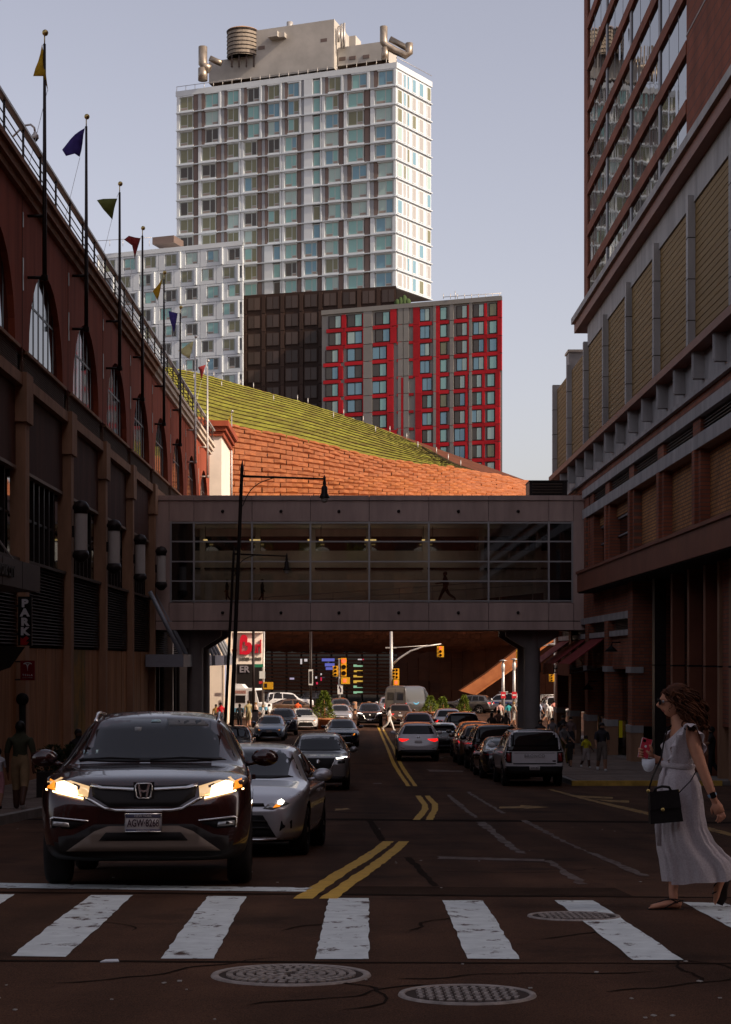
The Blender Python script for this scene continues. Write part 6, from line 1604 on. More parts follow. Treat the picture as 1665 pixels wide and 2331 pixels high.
car('car', 'rogue', p_navy, PX(640, 107), 107 + 2.3, DN + R(3), 'navy SUV behind the pale blue sedan', 'car', q_in)
car('car', 'corolla', p_white, PX(688, 117), 117 + 2.3, DN + R(6), 'bright white sunlit sedan left of the potted conifer', 'car', q_in)
car('car', 'corolla', p_silver, PX(773, 129), 129 + 2.3, DN + R(4), 'small silver sedan with glinting headlight right of the potted conifer', 'car', q_in, beam=m_hlw)
car('car', 'rogue', p_dgrey, PX(774, 140), 140 + 2.3, DN + R(4), 'grey minivan towering behind the small silver sedan', 'car', q_in)
car('car', 'rogue', p_black, PX(842, 123.5), 123.5 + 2.3, DN, 'black crossover facing the camera at the crossing', 'car', q_in, beam=m_hlw)
car('car', 'rogue', p_silver, PX(886, 147), 147 + 2.3, DN, 'silver car half hidden behind the black crossover', 'car', q_in)
car('car', 'rogue', p_pearl, PX(953, 75.5), 75.5 + 2.3, UP, 'pearl white SUV with lit tail lights beside the yellow centre line', 'car', q_out, tail=m_tlon)
car('car', 'corolla', p_black, PX(1012, 84), 84 + 2.3, UP, 'black sedan with red tail light right of the pearl white SUV', 'car', q_out, tail=m_tlon)
car('car', 'rogue', p_red, PX(953, 97), 97 + 2.3, UP, 'dark red SUV directly ahead of the pearl white SUV', 'car', q_out)
car('car', 'rogue', p_brown, PX(911, 121), 121 + 2.3, UP, 'brown SUV with tail lights on left of the grey van', 'car', q_out, tail=m_tlon)
car('car', 'rogue', p_silver, PX(1022, 106), 106 + 2.3, UP, 'silver SUV with a lit tail light behind the black one', 'car', q_out, tail=m_tlon)
car('car', 'boxy', p_black, PX(1054, 92), 92 + 2.2, UP, 'tall black SUV between the black sedan and the parked row', 'car', q_out)
p_van = paint('van_grey', (0.06, 0.055, 0.052), .2, .35)
vn = car('van', 'van', p_van, PX(940, 137), 137 + 2.9, UP - R(28), 'grey delivery van turning right at the avenue', 'van', q_out, tail=m_tlon)
br = car('car', 'boxy', p_silverw, 5.42, 54.2 + 2.2, UP + R(1), 'boxy white SUV with black roof parked nearest on the right', 'car', q_park)
for i, (tp_, pn, y, x, lb) in enumerate((('corolla', p_black, 61.8, 5.05, 'low black sedan parked just ahead of the boxy white SUV'), ('boxy', p_black, 67.6, 5.15, 'black boxy SUV parked second ahead of the white one'),
        ('rogue', p_brown, 73.4, 5.0, 'brown SUV parked with warm glints on its flank'), ('rogue', p_dgrey, 79.5, 5.2, 'dark grey SUV parked under the skybridge approach'), ('corolla', p_silver, 85.6, 5.5, 'silver sedan farthest ahead in the right parked row'))):
    car('car', tp_, pn, x, y, UP + R(1), lb, 'car', q_park)
car('car', 'rogue', p_dgrey, PX(1066, 158), 158, R(180 - 22), 'dark grey crossover crossing the sunlit avenue behind the small conifers', 'car', q_av, tail=m_tlon)
pol = car('car', 'boxy', p_white, PX(1146, 160), 160, R(180 - 40), 'white SUV with blue stripe on the avenue left of the bridge column', 'car', q_av, tail=m_tlon)
car('car', 'boxy', p_white, PX(660, 165), 165, R(8), 'white SUV seen side-on crossing the avenue at left', 'car', q_av)
car('car', 'corolla', p_brown, PX(672, 152), 152, R(14), 'dark brown sedan seen side-on in front of the white SUV', 'car', q_av)
car('car', 'rogue', p_black, PX(735, 172), 172, R(5), 'black SUV in shade behind the potted conifer', 'car', q_av)
car('car', 'boxy', p_white, PX(1256, 146), 146, R(95), 'white SUV beyond the pedestrians under the awnings', 'car', q_av)
# extras on the near SUV: roof rails, wipers, stickers, emblem, plate text
sp, parts, bvh, _ = TYPES['crv']
for sg in (1, -1):
    pts = []
    for i in range(9):
        s = 2.05 + 1.75 * i / 8; h_ = bvh.ray_cast(Vector((sp['L'] / 2 - s, sg * .60, 3)), Vector((0, 0, -1)))[0]
        pts.append(h_ + Vector((0, 0, .045 if 0 < i < 8 else .0)))
    lpart('roof_rail', MB().tube(pts, .018, 8), m_chrome, crv)
def on_glass(y, z): return bvh.ray_cast(Vector((9, y, z)), Vector((-1, 0, 0)))[0] + Vector((.012, 0, 0))
for y0, y1 in ((.55, -.02), (-.12, -.68)):
    lpart('wiper', MB().tube([on_glass(y0, 1.13), on_glass((y0 + y1) / 2, 1.145), on_glass(y1, 1.125)], .011, 6), m_intr, crv)
m_stk = M('windscreen_sticker', (0.45, 0.62, 0.64), .4); m_vis = M('sun_visor', (0.30, 0.29, 0.28), .6)
for nm, pl_, mt in (('inspection_sticker', RR(.52, .66, 1.19, 1.225), m_stk), ('inspection_sticker', RR(.68, .74, 1.19, 1.215), M('tan_sticker', (.2, .13, .09), .6)), ('toll_tag', RR(-.04, .05, 1.50, 1.525), m_stk), ('toll_tag', RR(.50, .56, 1.535, 1.55), m_stk)):
    lpart(nm, patch(bvh, mir(pl_) if nm != 'x' else pl_, 'f', .006, .004, .1), mt, crv)
lpart('sun_visor', patch(bvh, [(.12, 1.46), (.50, 1.46), (.52, 1.53), (.10, 1.535)], 'f', .0055, .003, .1), M('visor_cloth', (0.20, 0.20, 0.20), .7), crv)
lpart('rear_view_mirror', patch(bvh, [(-.20, 1.41), (-.14, 1.41), (-.135, 1.45), (-.205, 1.45)], 'f', .0055, .003, .1), M('mirror_back', (.3, .3, .3), .4), crv)
hz = .845
def fx(y, z, off): return bvh.ray_cast(Vector((9, y, z)), Vector((-1, 0, 0)))[0].x + off
xe = fx(0, hz, .05)
lpart('emblem_plate', MB().extr([(xe - .02, y, hz + z) for y, z in ((-.085, -.07), (.085, -.07), (.09, .075), (-.09, .075))], (.008, 0, 0)), m_trim, crv)
ring = [(-.045, -.062), (.045, -.062), (.062, -.045), (.072, .045), (.058, .064), (-.058, .064), (-.072, .045), (-.062, -.045)]
lpart('emblem_ring', MB().tube([(xe - .006, y, hz + z) for y, z in ring + ring[:2]], .006, 6), m_chrome, crv)
for sg in (1, -1):
    lpart('emblem_bar', MB().extr([(xe - .012, sg * y, hz + z) for y, z in ((.018, -.055), (.032, -.055), (.054, .056), (.034, .056), (.026, .012), (.0, .004), (.0, -.014), (.022, -.006))], (.014, 0, 0)), m_chrome, crv)
xp = fx(0, .57, .058)
def ptext(s, size, z, mt, off=0, sx=1, ext=.002):
    o = link('plate_lettering', text_mesh(s, size, ext, mt, off, sx=sx), crv)
    o.matrix_basis = Matrix.Translation((xp, 0, z)) @ Matrix.Rotation(R(90), 4, 'Z') @ Matrix.Rotation(R(90), 4, 'X')
ptext('AGW\u00b78268', .088, .567, m_plt, .0015, .66); ptext('NEW YORK', .030, .630, m_plate, 0, .95); ptext('THE EMPIRE STATE', .016, .508, m_plate, 0, .9)
lpart('plate_frame', MB().tube([(xp - .006, y, z) for y, z in ((-.155, .497), (.155, .497), (.155, .648), (-.155, .648), (-.155, .497), (.155, .497))], .006, 6), m_chrome, crv)
# lettering on the boxy white SUV and its plate, blue stripe on the avenue SUV, crescent mark on the van
sp2, _, bv2, _ = TYPES['boxy']
o = link('tailgate_lettering', text_mesh('BRONCO', .13, .006, M('tailgate_letter', (0.33, 0.31, 0.31), .4), .002, space=1.25), br)
o.matrix_basis = Matrix.Translation((-sp2['L'] / 2 - .012, 0, .955)) @ Matrix.Rotation(R(-90), 4, 'Z') @ Matrix.Rotation(R(90), 4, 'X')
o = link('plate_lettering', text_mesh('KHW 5821', .08, .003, m_plt, .001, sx=.7), br)
o.matrix_basis = Matrix.Translation((-sp2['L'] / 2 - .062, 0, .59)) @ Matrix.Rotation(R(-90), 4, 'Z') @ Matrix.Rotation(R(90), 4, 'X')
lpart('roof_panel', patch(bv2, [(-2.0, -.66), (.35, -.66), (.35, .66), (-2.0, .66)], 't', .006, .02, .2), p_black, br)
m_bst = M('blue_stripe', (0.05, 0.12, 0.42), .4)
for ax2 in 'lR': lpart('side_stripe', patch(bv2, [(-2.0, .86), (1.6, .86), (1.6, .98), (-2.0, .98)], ax2, .006, .01, .2), m_bst, pol)
lpart('rear_stripe', patch(bv2, RR(-.65, .65, .86, .96), 'r', .014, .01, .2), m_bst, pol)
lpart('light_bar', MB().box(-.2, .1, -.5, .5, 1.83, 1.93), m_hl, pol)
bv3 = TYPES['van'][2]
lpart('side_mark', patch(bv3, [(-1.2 + .5 * math.cos(a), 1.45 + .22 * math.sin(a)) for a in [math.pi * (1 + i / 8) for i in range(9)]] + [(-1.2 + .46 * math.cos(a), 1.47 + .13 * math.sin(a)) for a in [math.pi * (2 - i / 8) for i in range(1, 8)]], 'R', .01, .01, .08), M('blue_mark', (.10, .35, .55), .5), vn)
# white step-van truck on the avenue, left
TK = thing('ice_cream_truck', 'white step van with blue lower stripe and serving hatch by the shop building', 'truck', (PX(565, 140), 140, gz(140)), R(-12), q_av)
m_tw = M('truck_white', (0.72, 0.70, 0.68), .4); m_tb = M('truck_blue', (0.12, 0.30, 0.42), .45)
side = [(-1.75, .55), (1.05, .55), (1.70, .75), (1.72, 1.25), (1.15, 1.35), (.85, 2.5), (-1.75, 2.5)]
lpart('body', MB().extr([(x, -1.0, z) for x, z in side], (0, 2.0, 0)), m_tw, TK)
lpart('windshield', MB().hexa([(1.17, -.9, 1.42), (1.20, -.9, 1.42), (1.20, .9, 1.42), (1.17, .9, 1.42), (.90, -.9, 2.35), (.93, -.9, 2.35), (.93, .9, 2.35), (.90, .9, 2.35)]), m_cg, TK)
lpart('lower_stripe', MB().box(-1.7, .95, -1.015, -.995, .62, .95), m_tb, TK); lpart('hood_stripe', MB().box(1.2, 1.74, -1.012, -.5, .78, 1.05), m_tb, TK)
lpart('serving_hatch', MB().box(-.75, .05, -1.02, -.99, 1.35, 1.95), m_cg, TK); lpart('hatch_frame', MB().box(-.85, .15, -1.03, -1.0, 1.95, 2.02), m_tw, TK)
lpart('menu_board', MB().box(-.95, .1, -1.02, -1.0, 2.08, 2.34), M('menu', (.42, .22, .18), .6, var=.5, vs=9), TK); lpart('side_door', MB().box(.35, .85, -1.02, -.99, 1.3, 2.3), m_cg, TK)
lpart('roof_pod', MB().extr([(-1.3, -.5, 2.5), (-.1, -.5, 2.5), (-.4, -.5, 2.82), (-1.3, -.5, 2.85)], (0, 1.0, 0)), m_tw, TK)
ty, rm = wheel_meshes(.36)
for x in (-1.0, 1.15):
    for sg in (1, -1):
        w_ = link('wheel', ty, TK, (x, sg * .9, .36), (0, 0, 0 if sg < 0 else math.pi)); link('rim', rm, w_)
# ---------------------------------------------------------------- street furniture
m_yh = M('signal_yellow', (0.62, 0.32, 0.02), .45); m_lens = M('signal_lens_dark', (0.03, 0.02, 0.02), .3); m_rl = M('signal_red_lit', (.6, .03, .02), emit=(1, .05, .02), es=2.2)
m_bell = M('lamp_globe', (0.45, 0.40, 0.36), .2)
def street_lamp(label, X, Y, top, arm_px, bell, lean, k):
    gzv = gz(Y); tz = PZ(top, Y); t = thing('street_lamp', label, 'street lamp', (X, Y, gzv), 0, 'black street lamps by the left curb')
    dx = lambda z: (z - gzv) * lean
    wpart('pole', MB().tube([(X, Y, gzv), (X, Y, gzv + .9), (X + dx(gzv + 1.1), Y, gzv + 1.1), (X + dx(tz - .6), Y, tz - .6), (X + dx(tz - .4), Y, tz - .4), (X + dx(tz), Y, tz)], [.24 * k, .22 * k, .15 * k, .115 * k, .13 * k, .01], 12), m_pole, t)
    az, u1, v1 = arm_px; a = Vector((X + dx(PZ(az, Y)), Y, PZ(az, Y))); b = P(u1, v1, Y)
    wpart('arm', MB().tube([a, b], [.085 * k, .06 * k], 10), m_pole, t)
    m = a.lerp(b, .42); lo = Vector((X + dx(a.z - 2.0 * k) + .1, Y, a.z - 2.0 * k))
    c = [lo.lerp(m, i / 8) + Vector((-.35 * k * math.sin(math.pi * i / 8), 0, .35 * k * math.sin(math.pi * i / 8))) for i in range(9)]
    wpart('scroll_brace', MB().tube(c, .022, 6), m_pole, t)
    z = b.z; 
    l_ = wpart('lamp_head', MB().lathe([(.02, z + .25 * k), (.05 * k, z + .15 * k), (.1 * k, z + .1 * k), (.08 * k, z - .1 * k), (.13 * k, z - .3 * k), (.09 * k, z - .42 * k), (.2 * k, z - .55 * k), (.22 * k, z - .95 * k), (.34 * k, z - 1.2 * k), (.35 * k, z - 1.27 * k), (.28 * k, z - 1.28 * k)][::-1], 18, (b.x, Y, 0)), m_pole, t)
    subw('lamp_globe', MB().ell((b.x, Y, z - 1.3 * k), (.25 * k, .25 * k, .3 * k), 14, 8), m_bell, l_)
street_lamp('tall black street lamp with long arm and bell head before the skybridge', PX(525, 84), 84, 1047, (1084, 739, 1090), None, .0405, .72)
street_lamp('shorter black street lamp whose bell head hangs before the bridge glazing', PX(510, 87.4), 87.4, 1243, (1261, 653, 1266), None, .050, .55)
def head(t, u, v0, v1, Y, w=.36, lit=None, yaw=0.0):
    """three-lens signal head as a part with hoods"""
    c = P(u, (v0 + v1) / 2, Y); h = (v1 - v0) * Y / F; hw = w / 2
    hd = wpart('signal_head', MB().box(c.x - hw, c.x + hw, Y - .18, Y + .1, c.z - h / 2, c.z + h / 2), m_yh, t)
    for i in range(3):
        z = c.z + h / 2 - h * (i + .5) / 3
        subw('lens', MB().lathe([(.001, Y - .2), (h * .12, Y - .2), (h * .12, Y - .15)], 12, (c.x, 0, z), axis='y'), m_rl if lit == i else m_lens, hd)
        subw('visor', MB().grid(lambda a, b: (c.x + h * .135 * math.cos(math.pi * a / 8), Y - .18 - b * .22, z + h * .135 * math.sin(math.pi * a / 8)), 9, 2), m_yh, hd)
    return hd
SG = 'traffic signals at the avenue'
t = thing('traffic_signal', 'galvanised signal mast with curved arm over the avenue, red light showing', 'traffic signal', (PX(891, 160), 160, gz(160)), 0, SG)
Y = 160
wpart('mast', MB().tube([(PX(892, Y), Y, gz(Y)), P(891, 1434, Y)], [.19, .13], 10), m_galv, t)
wpart('mast_arm', MB().tube([P(895, 1512, Y), P(910, 1498, Y), P(935, 1482, Y), P(965, 1472, Y), P(1005, 1466, Y)], [.1, .09, .08, .07, .06], 8), m_galv, t)
wpart('guy_rod', MB().tube([P(880, 1474, Y), P(905, 1474, Y), P(1000, 1468, Y)], .035, 6), m_galv, t); wpart('cross_bar', MB().box(PX(878, Y), PX(903, Y), Y - .1, Y + .1, PZ(1476, Y), PZ(1473, Y)), m_galv, t)
head(t, 1003, 1471, 1496, Y, .62, 0); head(t, 903, 1522, 1546, Y, .5); head(t, 897, 1523, 1544, Y - .6, .3)
wpart('walk_signal', MB().box(PX(896, Y), PX(909, Y), Y - .4, Y, PZ(1560, Y), PZ(1547, Y)), m_yh, t)
wpart('walk_lens', MB().box(PX(899, Y), PX(905, Y), Y - .42, Y - .4, PZ(1557, Y), PZ(1550, Y)), m_rl, t)
t = thing('traffic_signal', 'signal post with stacked yellow heads and a white turn sign left of centre', 'traffic signal', (PX(773, 158), 158, gz(158)), 0, SG)
Y = 158
wpart('mast', MB().tube([(PX(773, Y), Y, gz(Y)), P(773, 1500, Y)], .1, 10), m_galv, t)
head(t, 783, 1498, 1540, Y, .5, 0); head(t, 775, 1499, 1540, Y + .4, .4); head(t, 764, 1516, 1540, Y, .5)
wpart('walk_signal', MB().box(PX(777, Y), PX(797, Y), Y - .4, Y, PZ(1557, Y), PZ(1542, Y)), m_yh, t); wpart('walk_lens', MB().box(PX(782, Y), PX(789, Y), Y - .42, Y - .4, PZ(1553, Y), PZ(1546, Y)), m_rl, t)
m_sw = M('sign_white', (.70, .69, .67), .5); m_sg = M('sign_green', (.03, .22, .12), .5); m_sr = M('sign_bright_red', (.55, .03, .04), .5)
wpart('turn_sign', MB().box(PX(769, Y), PX(781, Y), Y - .25, Y - .2, PZ(1580, Y), PZ(1559, Y)), m_sw, t)
wpart('turn_arrow', MB().tube([P(776.5, 1576, Y - .26), P(776.5, 1568, Y - .26), P(773, 1564, Y - .26)], .05, 6).extr([P(772, 1561, Y - .26), P(776, 1563.5, Y - .26), P(772, 1567, Y - .26)], (0, .02, 0)), m_plt, t)
t = thing('traffic_signal', 'small yellow signal head left of the right bridge column', 'traffic signal', (PX(1180, 150), 150, gz(150)), 0, SG)
wpart('mast', MB().tube([(PX(1191, 150), 150, gz(150)), P(1191, 1470, 150)], .1, 8), m_galv, t); wpart('mast_arm', MB().tube([P(1191, 1476, 150), P(1182, 1478, 150)], .05, 6), m_galv, t); head(t, 1182, 1480, 1505, 150, .48, 0)
t = thing('traffic_signal', 'small yellow signal head under the awnings at right', 'traffic signal', (PX(1258, 140), 140, gz(140)), 0, SG)
wpart('mast', MB().tube([(PX(1264, 140), 140, gz(140)), P(1264, 1440, 140)], .1, 8), m_galv, t); head(t, 1256, 1535, 1552, 140, .4)
wpart('mast_arm', MB().tube([P(1264, 1540, 140), P(1256, 1541, 140)], .04, 6), m_galv, t); wpart('street_light_arm', MB().tube([P(1264, 1466, 140), P(1228, 1472, 140)], .05, 6), m_galv, t)
wpart('luminaire', MB().ell(P(1262, 1467, 140), (.5, .2, .1), 10, 6), m_galv, t)
for u, Y, lb in ((577, 118, 'thin dark post between the step van and the white sunlit sedan'), (708, 128, 'thin dark post with a narrow white sign behind the potted conifer')):
    t = thing('sign_post', lb, 'post', (PX(u, Y), Y, gz(Y)))
    wpart('pole', MB().tube([(PX(u, Y), Y, gz(Y)), P(u, 1428, Y)], .09, 8), m_pole, t)
    if u == 708: wpart('sign_plate', MB().box(PX(703, Y), PX(713, Y), Y - .12, Y - .08, PZ(1560, Y), PZ(1524, Y)), m_sw, t); wpart('sign_plate_back', MB().box(PX(705, Y), PX(711, Y), Y - .14, Y - .12, PZ(1556, Y), PZ(1528, Y)), m_dkmetal, t)
Y = 124; t = thing('street_sign_post', 'post with green street name sign, white plates and a yellow walk signal', 'sign', (PX(599, Y), Y, gz(Y)))
wpart('pole', MB().tube([(PX(599, Y), Y, gz(Y)), P(601, 1436, Y)], .08, 8), m_galv, t); wpart('street_name_sign', MB().box(PX(580, Y), PX(599, Y), Y - .1, Y - .06, PZ(1519, Y), PZ(1512, Y)), m_sg, t)
wpart('sign_plate', MB().box(PX(591, Y), PX(604, Y), Y - .14, Y - .1, PZ(1545, Y), PZ(1528, Y)), m_sw, t); wpart('walk_signal', MB().box(PX(600, Y), PX(622, Y), Y - .3, Y + .1, PZ(1569, Y), PZ(1553, Y)), m_yh, t)
wpart('walk_lens', MB().box(PX(603, Y), PX(609, Y), Y - .32, Y - .3, PZ(1565, Y), PZ(1556, Y)), m_lens, t); wpart('red_plate', MB().box(PX(590, Y), PX(598, Y), Y - .14, Y - .1, PZ(1557, Y), PZ(1551, Y)), m_sr, t)
for u, top, Y, lb in ((1146, 1505, 148, 'left one of two pale plaza lamp posts with flat round heads'), (1171, 1502, 146, 'right one of two pale plaza lamp posts with flat round heads')):
    t = thing('plaza_lamp', lb, 'street lamp', (PX(u, Y), Y, gz(Y)), 0, 'pale plaza lamp posts')
    c = P(u, top, Y); wpart('pole', MB().tube([(c.x, Y, gz(Y)), (c.x, Y, c.z)], [.16, .1], 10), m_galv, t)
    wpart('lamp_head', MB().lathe([(.11, c.z - .9), (.15, c.z - .7), (.15, c.z - .3), (.1, c.z - .25), (.1, c.z), (.38, c.z + .02), (.1, c.z + .12), (.01, c.z + .13)], 16, (c.x, Y, 0)), m_galv, t)
    wpart('notice_plate', MB().box(c.x - .2, c.x + .2, Y - .2, Y - .17, PZ(1590, Y), PZ(1575, Y)), m_sr, t); wpart('notice_text', MB().box(c.x - .13, c.x + .13, Y - .21, Y - .2, PZ(1584, Y), PZ(1581, Y)), m_sw, t)
Y = 112; t = thing('call_box', 'dark grey roadside box on a post beside the waiting pedestrians', 'utility box', (PX(581, Y), Y, gz(Y)))
wpart('cabinet', MB().box(PX(575, Y), PX(588, Y), Y - .2, Y + .2, PZ(1644, Y), PZ(1620, Y)), m_colc, t); wpart('cabinet_lid', MB().extr([P(574, 1620, Y - .22), P(589, 1620, Y - .22), P(586, 1616, Y - .22), P(577, 1616, Y - .22)], (0, .44, 0)), m_black, t)
wpart('post', MB().tube([(PX(581, Y), Y, gz(Y)), P(581, 1644, Y)], .06, 8), m_dkmetal, t)
for u, lb in ((808, 'pale concrete bollard left of the black crossover'), (840, 'pale bollard behind the black crossover roof')):
    t = thing('bollard', lb, 'bollard', (PX(u, 156), 156, gz(156)), 0, 'bollards at the arena'); wpart('shaft', MB().lathe([(.2, gz(156)), (.2, gz(156) + 1.0)], 12, (PX(u, 156), 156, 0)), m_stone, t); wpart('cap', MB().lathe([(.2, gz(156) + 1.0), (.16, gz(156) + 1.08), (.01, gz(156) + 1.1)], 12, (PX(u, 156), 156, 0)), m_stone, t)
Y = 152; t = thing('crowd_barrier', 'metal crowd barrier beyond the pedestrians at far right', 'barrier', (PX(1250, Y), Y, gz(Y)))
mb0 = P(1232, 1582, Y); mb1 = P(1268, 1582, Y)
wpart('top_rail', MB().tube([mb0, mb1], .04, 6), m_galv, t)
for i in range(12):
    a = mb0.lerp(mb1, i / 11); wpart('baluster', MB().tube([a, (a.x, a.y, gz(Y))], .025, 5), m_galv, t)
# planters
m_leaf = M('conifer_leaf', (0.085, 0.125, 0.018), .8, col2=(0.20, 0.24, 0.03), vs=3.0); m_terra = M('terracotta', (0.42, 0.17, 0.08), .8, var=.15, vs=3)
m_leafd = M('shrub_leaf', (0.020, 0.030, 0.012), .8, col2=(0.045, 0.055, 0.02), vs=4)
def leaves(c, rx, h, n, mat, seed, shape='cone', s=.12):
    r_ = random.Random(seed); mb = MB()
    for i in range(n):
        t_ = r_.random() ** .8; a = r_.uniform(0, 6.283); rad = rx * ((1 - t_) ** .75 * 1.0 + .06 if shape == 'cone' else math.sqrt(max(0, 1 - (2 * t_ - 1) ** 2)) + .1)
        rad *= (.55 + .45 * math.sqrt(r_.random())) * (1 + .22 * math.sin(3 * a + 5 * t_ + seed) + .12 * math.sin(7 * a - 9 * t_))
        p = Vector((c[0] + rad * math.cos(a), c[1] + rad * math.sin(a), c[2] + h * t_))
        d = Vector((math.cos(a) + r_.uniform(-.6, .6), math.sin(a) + r_.uniform(-.6, .6), r_.uniform(.2, 1.3))).normalized(); q = d.cross(Vector((r_.uniform(-1, 1), r_.uniform(-1, 1), r_.uniform(-1, 1)))).normalized(); L_ = s * r_.uniform(.7, 1.6)
        mb.add([p - q * s * .3, p + q * s * .3, p + d * L_ + q * s * .12, p + d * L_ * 1.15, p + d * L_ - q * s * .12], [(0, 1, 2, 3, 4)])
    return mb
def planter(u, v0, v1, wpx, Y, label, seed, pot=True, shape='cone', n=1500):
    z = gz(Y); x = PX(u, Y); rx = wpx * Y / F / 2; zt = PZ(v0, Y)
    t = thing('potted_conifer', label, 'planter', (x, Y, z), 0, 'potted conifers at the avenue')
    ph = .75
    wpart('pot', MB().lathe([(.01, z), (rx * .72, z), (rx * .95, z + ph * .85), (rx * 1.02, z + ph * .86), (rx * 1.02, z + ph), (rx * .9, z + ph), (rx * .88, z + ph - .08), (.01, z + ph - .08)], 20, (x, Y, 0)), m_terra, t)
    wpart('trunk', MB().tube([(x, Y, z + ph - .1), (x + .03, Y, z + ph + .5), (x, Y, zt - .5)], [.07, .06, .02], 8), m_wood, t)
    wpart('crown', leaves((x, Y, z + ph - .05), rx, zt - z - ph, n, m_leaf, seed, shape), m_leaf, t)
planter(738, 1573, 1660, 50, 119, 'potted conifer in a terracotta tub beside the white sunlit sedan', 3)
planter(980, 1585, 1640, 36, 136, 'bushy potted conifer leftmost of those beyond the right-hand cars', 5, n=900)
planter(1008, 1587, 1640, 32, 139, 'bushy potted conifer second from left beyond the right-hand cars', 8, n=900)
planter(1057, 1583, 1640, 27, 137, 'pointed potted conifer in front of the dark grey crossover', 9, n=900)
t = thing('hedge_planter', 'dark leafy shrubs in a low planter against the wooden hoarding', 'planter', (PX(130, 42), 42, gz(42) + .14))
x0, x1 = PX(88, 42), PX(172, 42); z = gz(42) + .14
wpart('box', MB().box(x0, x1, 41.7, 42.5, z - .1, z + .62), m_dkmetal, t)
for i in range(4): wpart('shrub', leaves((x0 + (x1 - x0) * (i + .5) / 4, 42.1, z + .5), .22, .62 + .12 * (i % 2), 420, m_leafd, 30 + i, 'ball', .06), m_leafd, t)
t = thing('globe_post', 'dark post with a round top in front of the hoarding behind the walking man', 'post', (PX(52, 46), 46, gz(46) + .14))
wpart('shaft', MB().tube([(PX(52, 46), 46, gz(46) + .14), P(51, 1600, 46)], .09, 8), m_black, t); wpart('globe', MB().ell(P(51, 1592, 46), .17, 10, 8), m_black, t)
# parked motor scooters by the crossing
def scooter(u, Y, rz, label, col):
    t = thing('motor_scooter', label, 'scooter', (PX(u, Y), Y, gz(Y)), rz, 'scooters by the crossing'); m_ = paint('scooter_%d' % u, col)
    for x in (-.6, .62): lpart('wheel', MB().lathe([(.12, -.05), (.25, -.06), (.27, 0), (.25, .06), (.12, .05), (.12, -.05)], 16, (x, 0, .27), axis='y'), m_tyre, t)
    lpart('body', MB().tube([(-.75, 0, .62), (-.4, 0, .6), (-.05, 0, .34), (.3, 0, .34), (.5, 0, .75)], [(.12, .1), (.16, .14), (.17, .05), (.17, .05), (.16, .06)], 10), m_, t)
    lpart('seat', MB().tube([(-.8, 0, .8), (-.4, 0, .84), (-.1, 0, .78)], [(.1, .05), (.15, .07), (.1, .05)], 10), m_trim, t)
    lpart('steering_column', MB().tube([(.62, 0, .27), (.5, 0, .8), (.44, 0, 1.05)], .03, 8), m_trim, t); lpart('handlebar', MB().tube([(.4, -.33, 1.08), (.46, 0, 1.05), (.4, .33, 1.08)], .02, 6), m_trim, t)
    lpart('headlamp', MB().ell((.55, 0, .9), .08, 10, 6), m_hl, t)
scooter(652, 135, R(20), 'dark scooter parked left of the orange-shirted rider', (.03, .03, .03)); scooter(678, 134, R(-10), 'red scooter under the orange-shirted rider', (.2, .02, .02)); scooter(706, 136, R(160), 'grey scooter parked right of the orange-shirted rider', (.12, .12, .12))
# ---------------------------------------------------------------- people
SKN = {'light': M('skin_light', (0.46, 0.24, 0.16), .55), 'tan': M('skin_tan', (0.30, 0.15, 0.09), .55), 'dark': M('skin_dark', (0.075, 0.036, 0.024), .5)}
HAIR = {'black': M('hair_black', (0.010, 0.007, 0.006), .5), 'brown': M('hair_brown', (0.045, 0.020, 0.010), .5), 'grey': M('hair_grey', (.30, .28, .26), .6), 'fair': M('hair_fair', (.25, .15, .06), .5)}
CL = {}
def cloth_m(c):
    if c not in CL: CL[c] = M('cloth_%d' % len(CL), c, .85, var=.12, vs=8, tc='obj')
    return CL[c]
m_shoe = M('shoe', (0.03, 0.025, 0.025), .6); m_shoew = M('shoe_white', (0.55, 0.54, 0.52), .6)
def skin_mesh(verts, edges, radii, sub=2):
    me = bpy.data.meshes.new('skel'); me.from_pydata(verts, edges, [])
    o = bpy.data.objects.new('tmp_skel', me); TMP.collection.objects.link(o)
    md = o.modifiers.new('k', 'SKIN'); md.use_smooth_shade = True; md.branch_smoothing = .6
    sk = me.skin_vertices[0].data
    for i, r in enumerate(radii): sk[i].radius = r if hasattr(r, '__len__') else (r, r); sk[i].use_root = (i == 0)
    s2 = o.modifiers.new('s', 'SUBSURF'); s2.levels = sub
    out = eval_mesh(o)
    bpy.data.objects.remove(o); return out
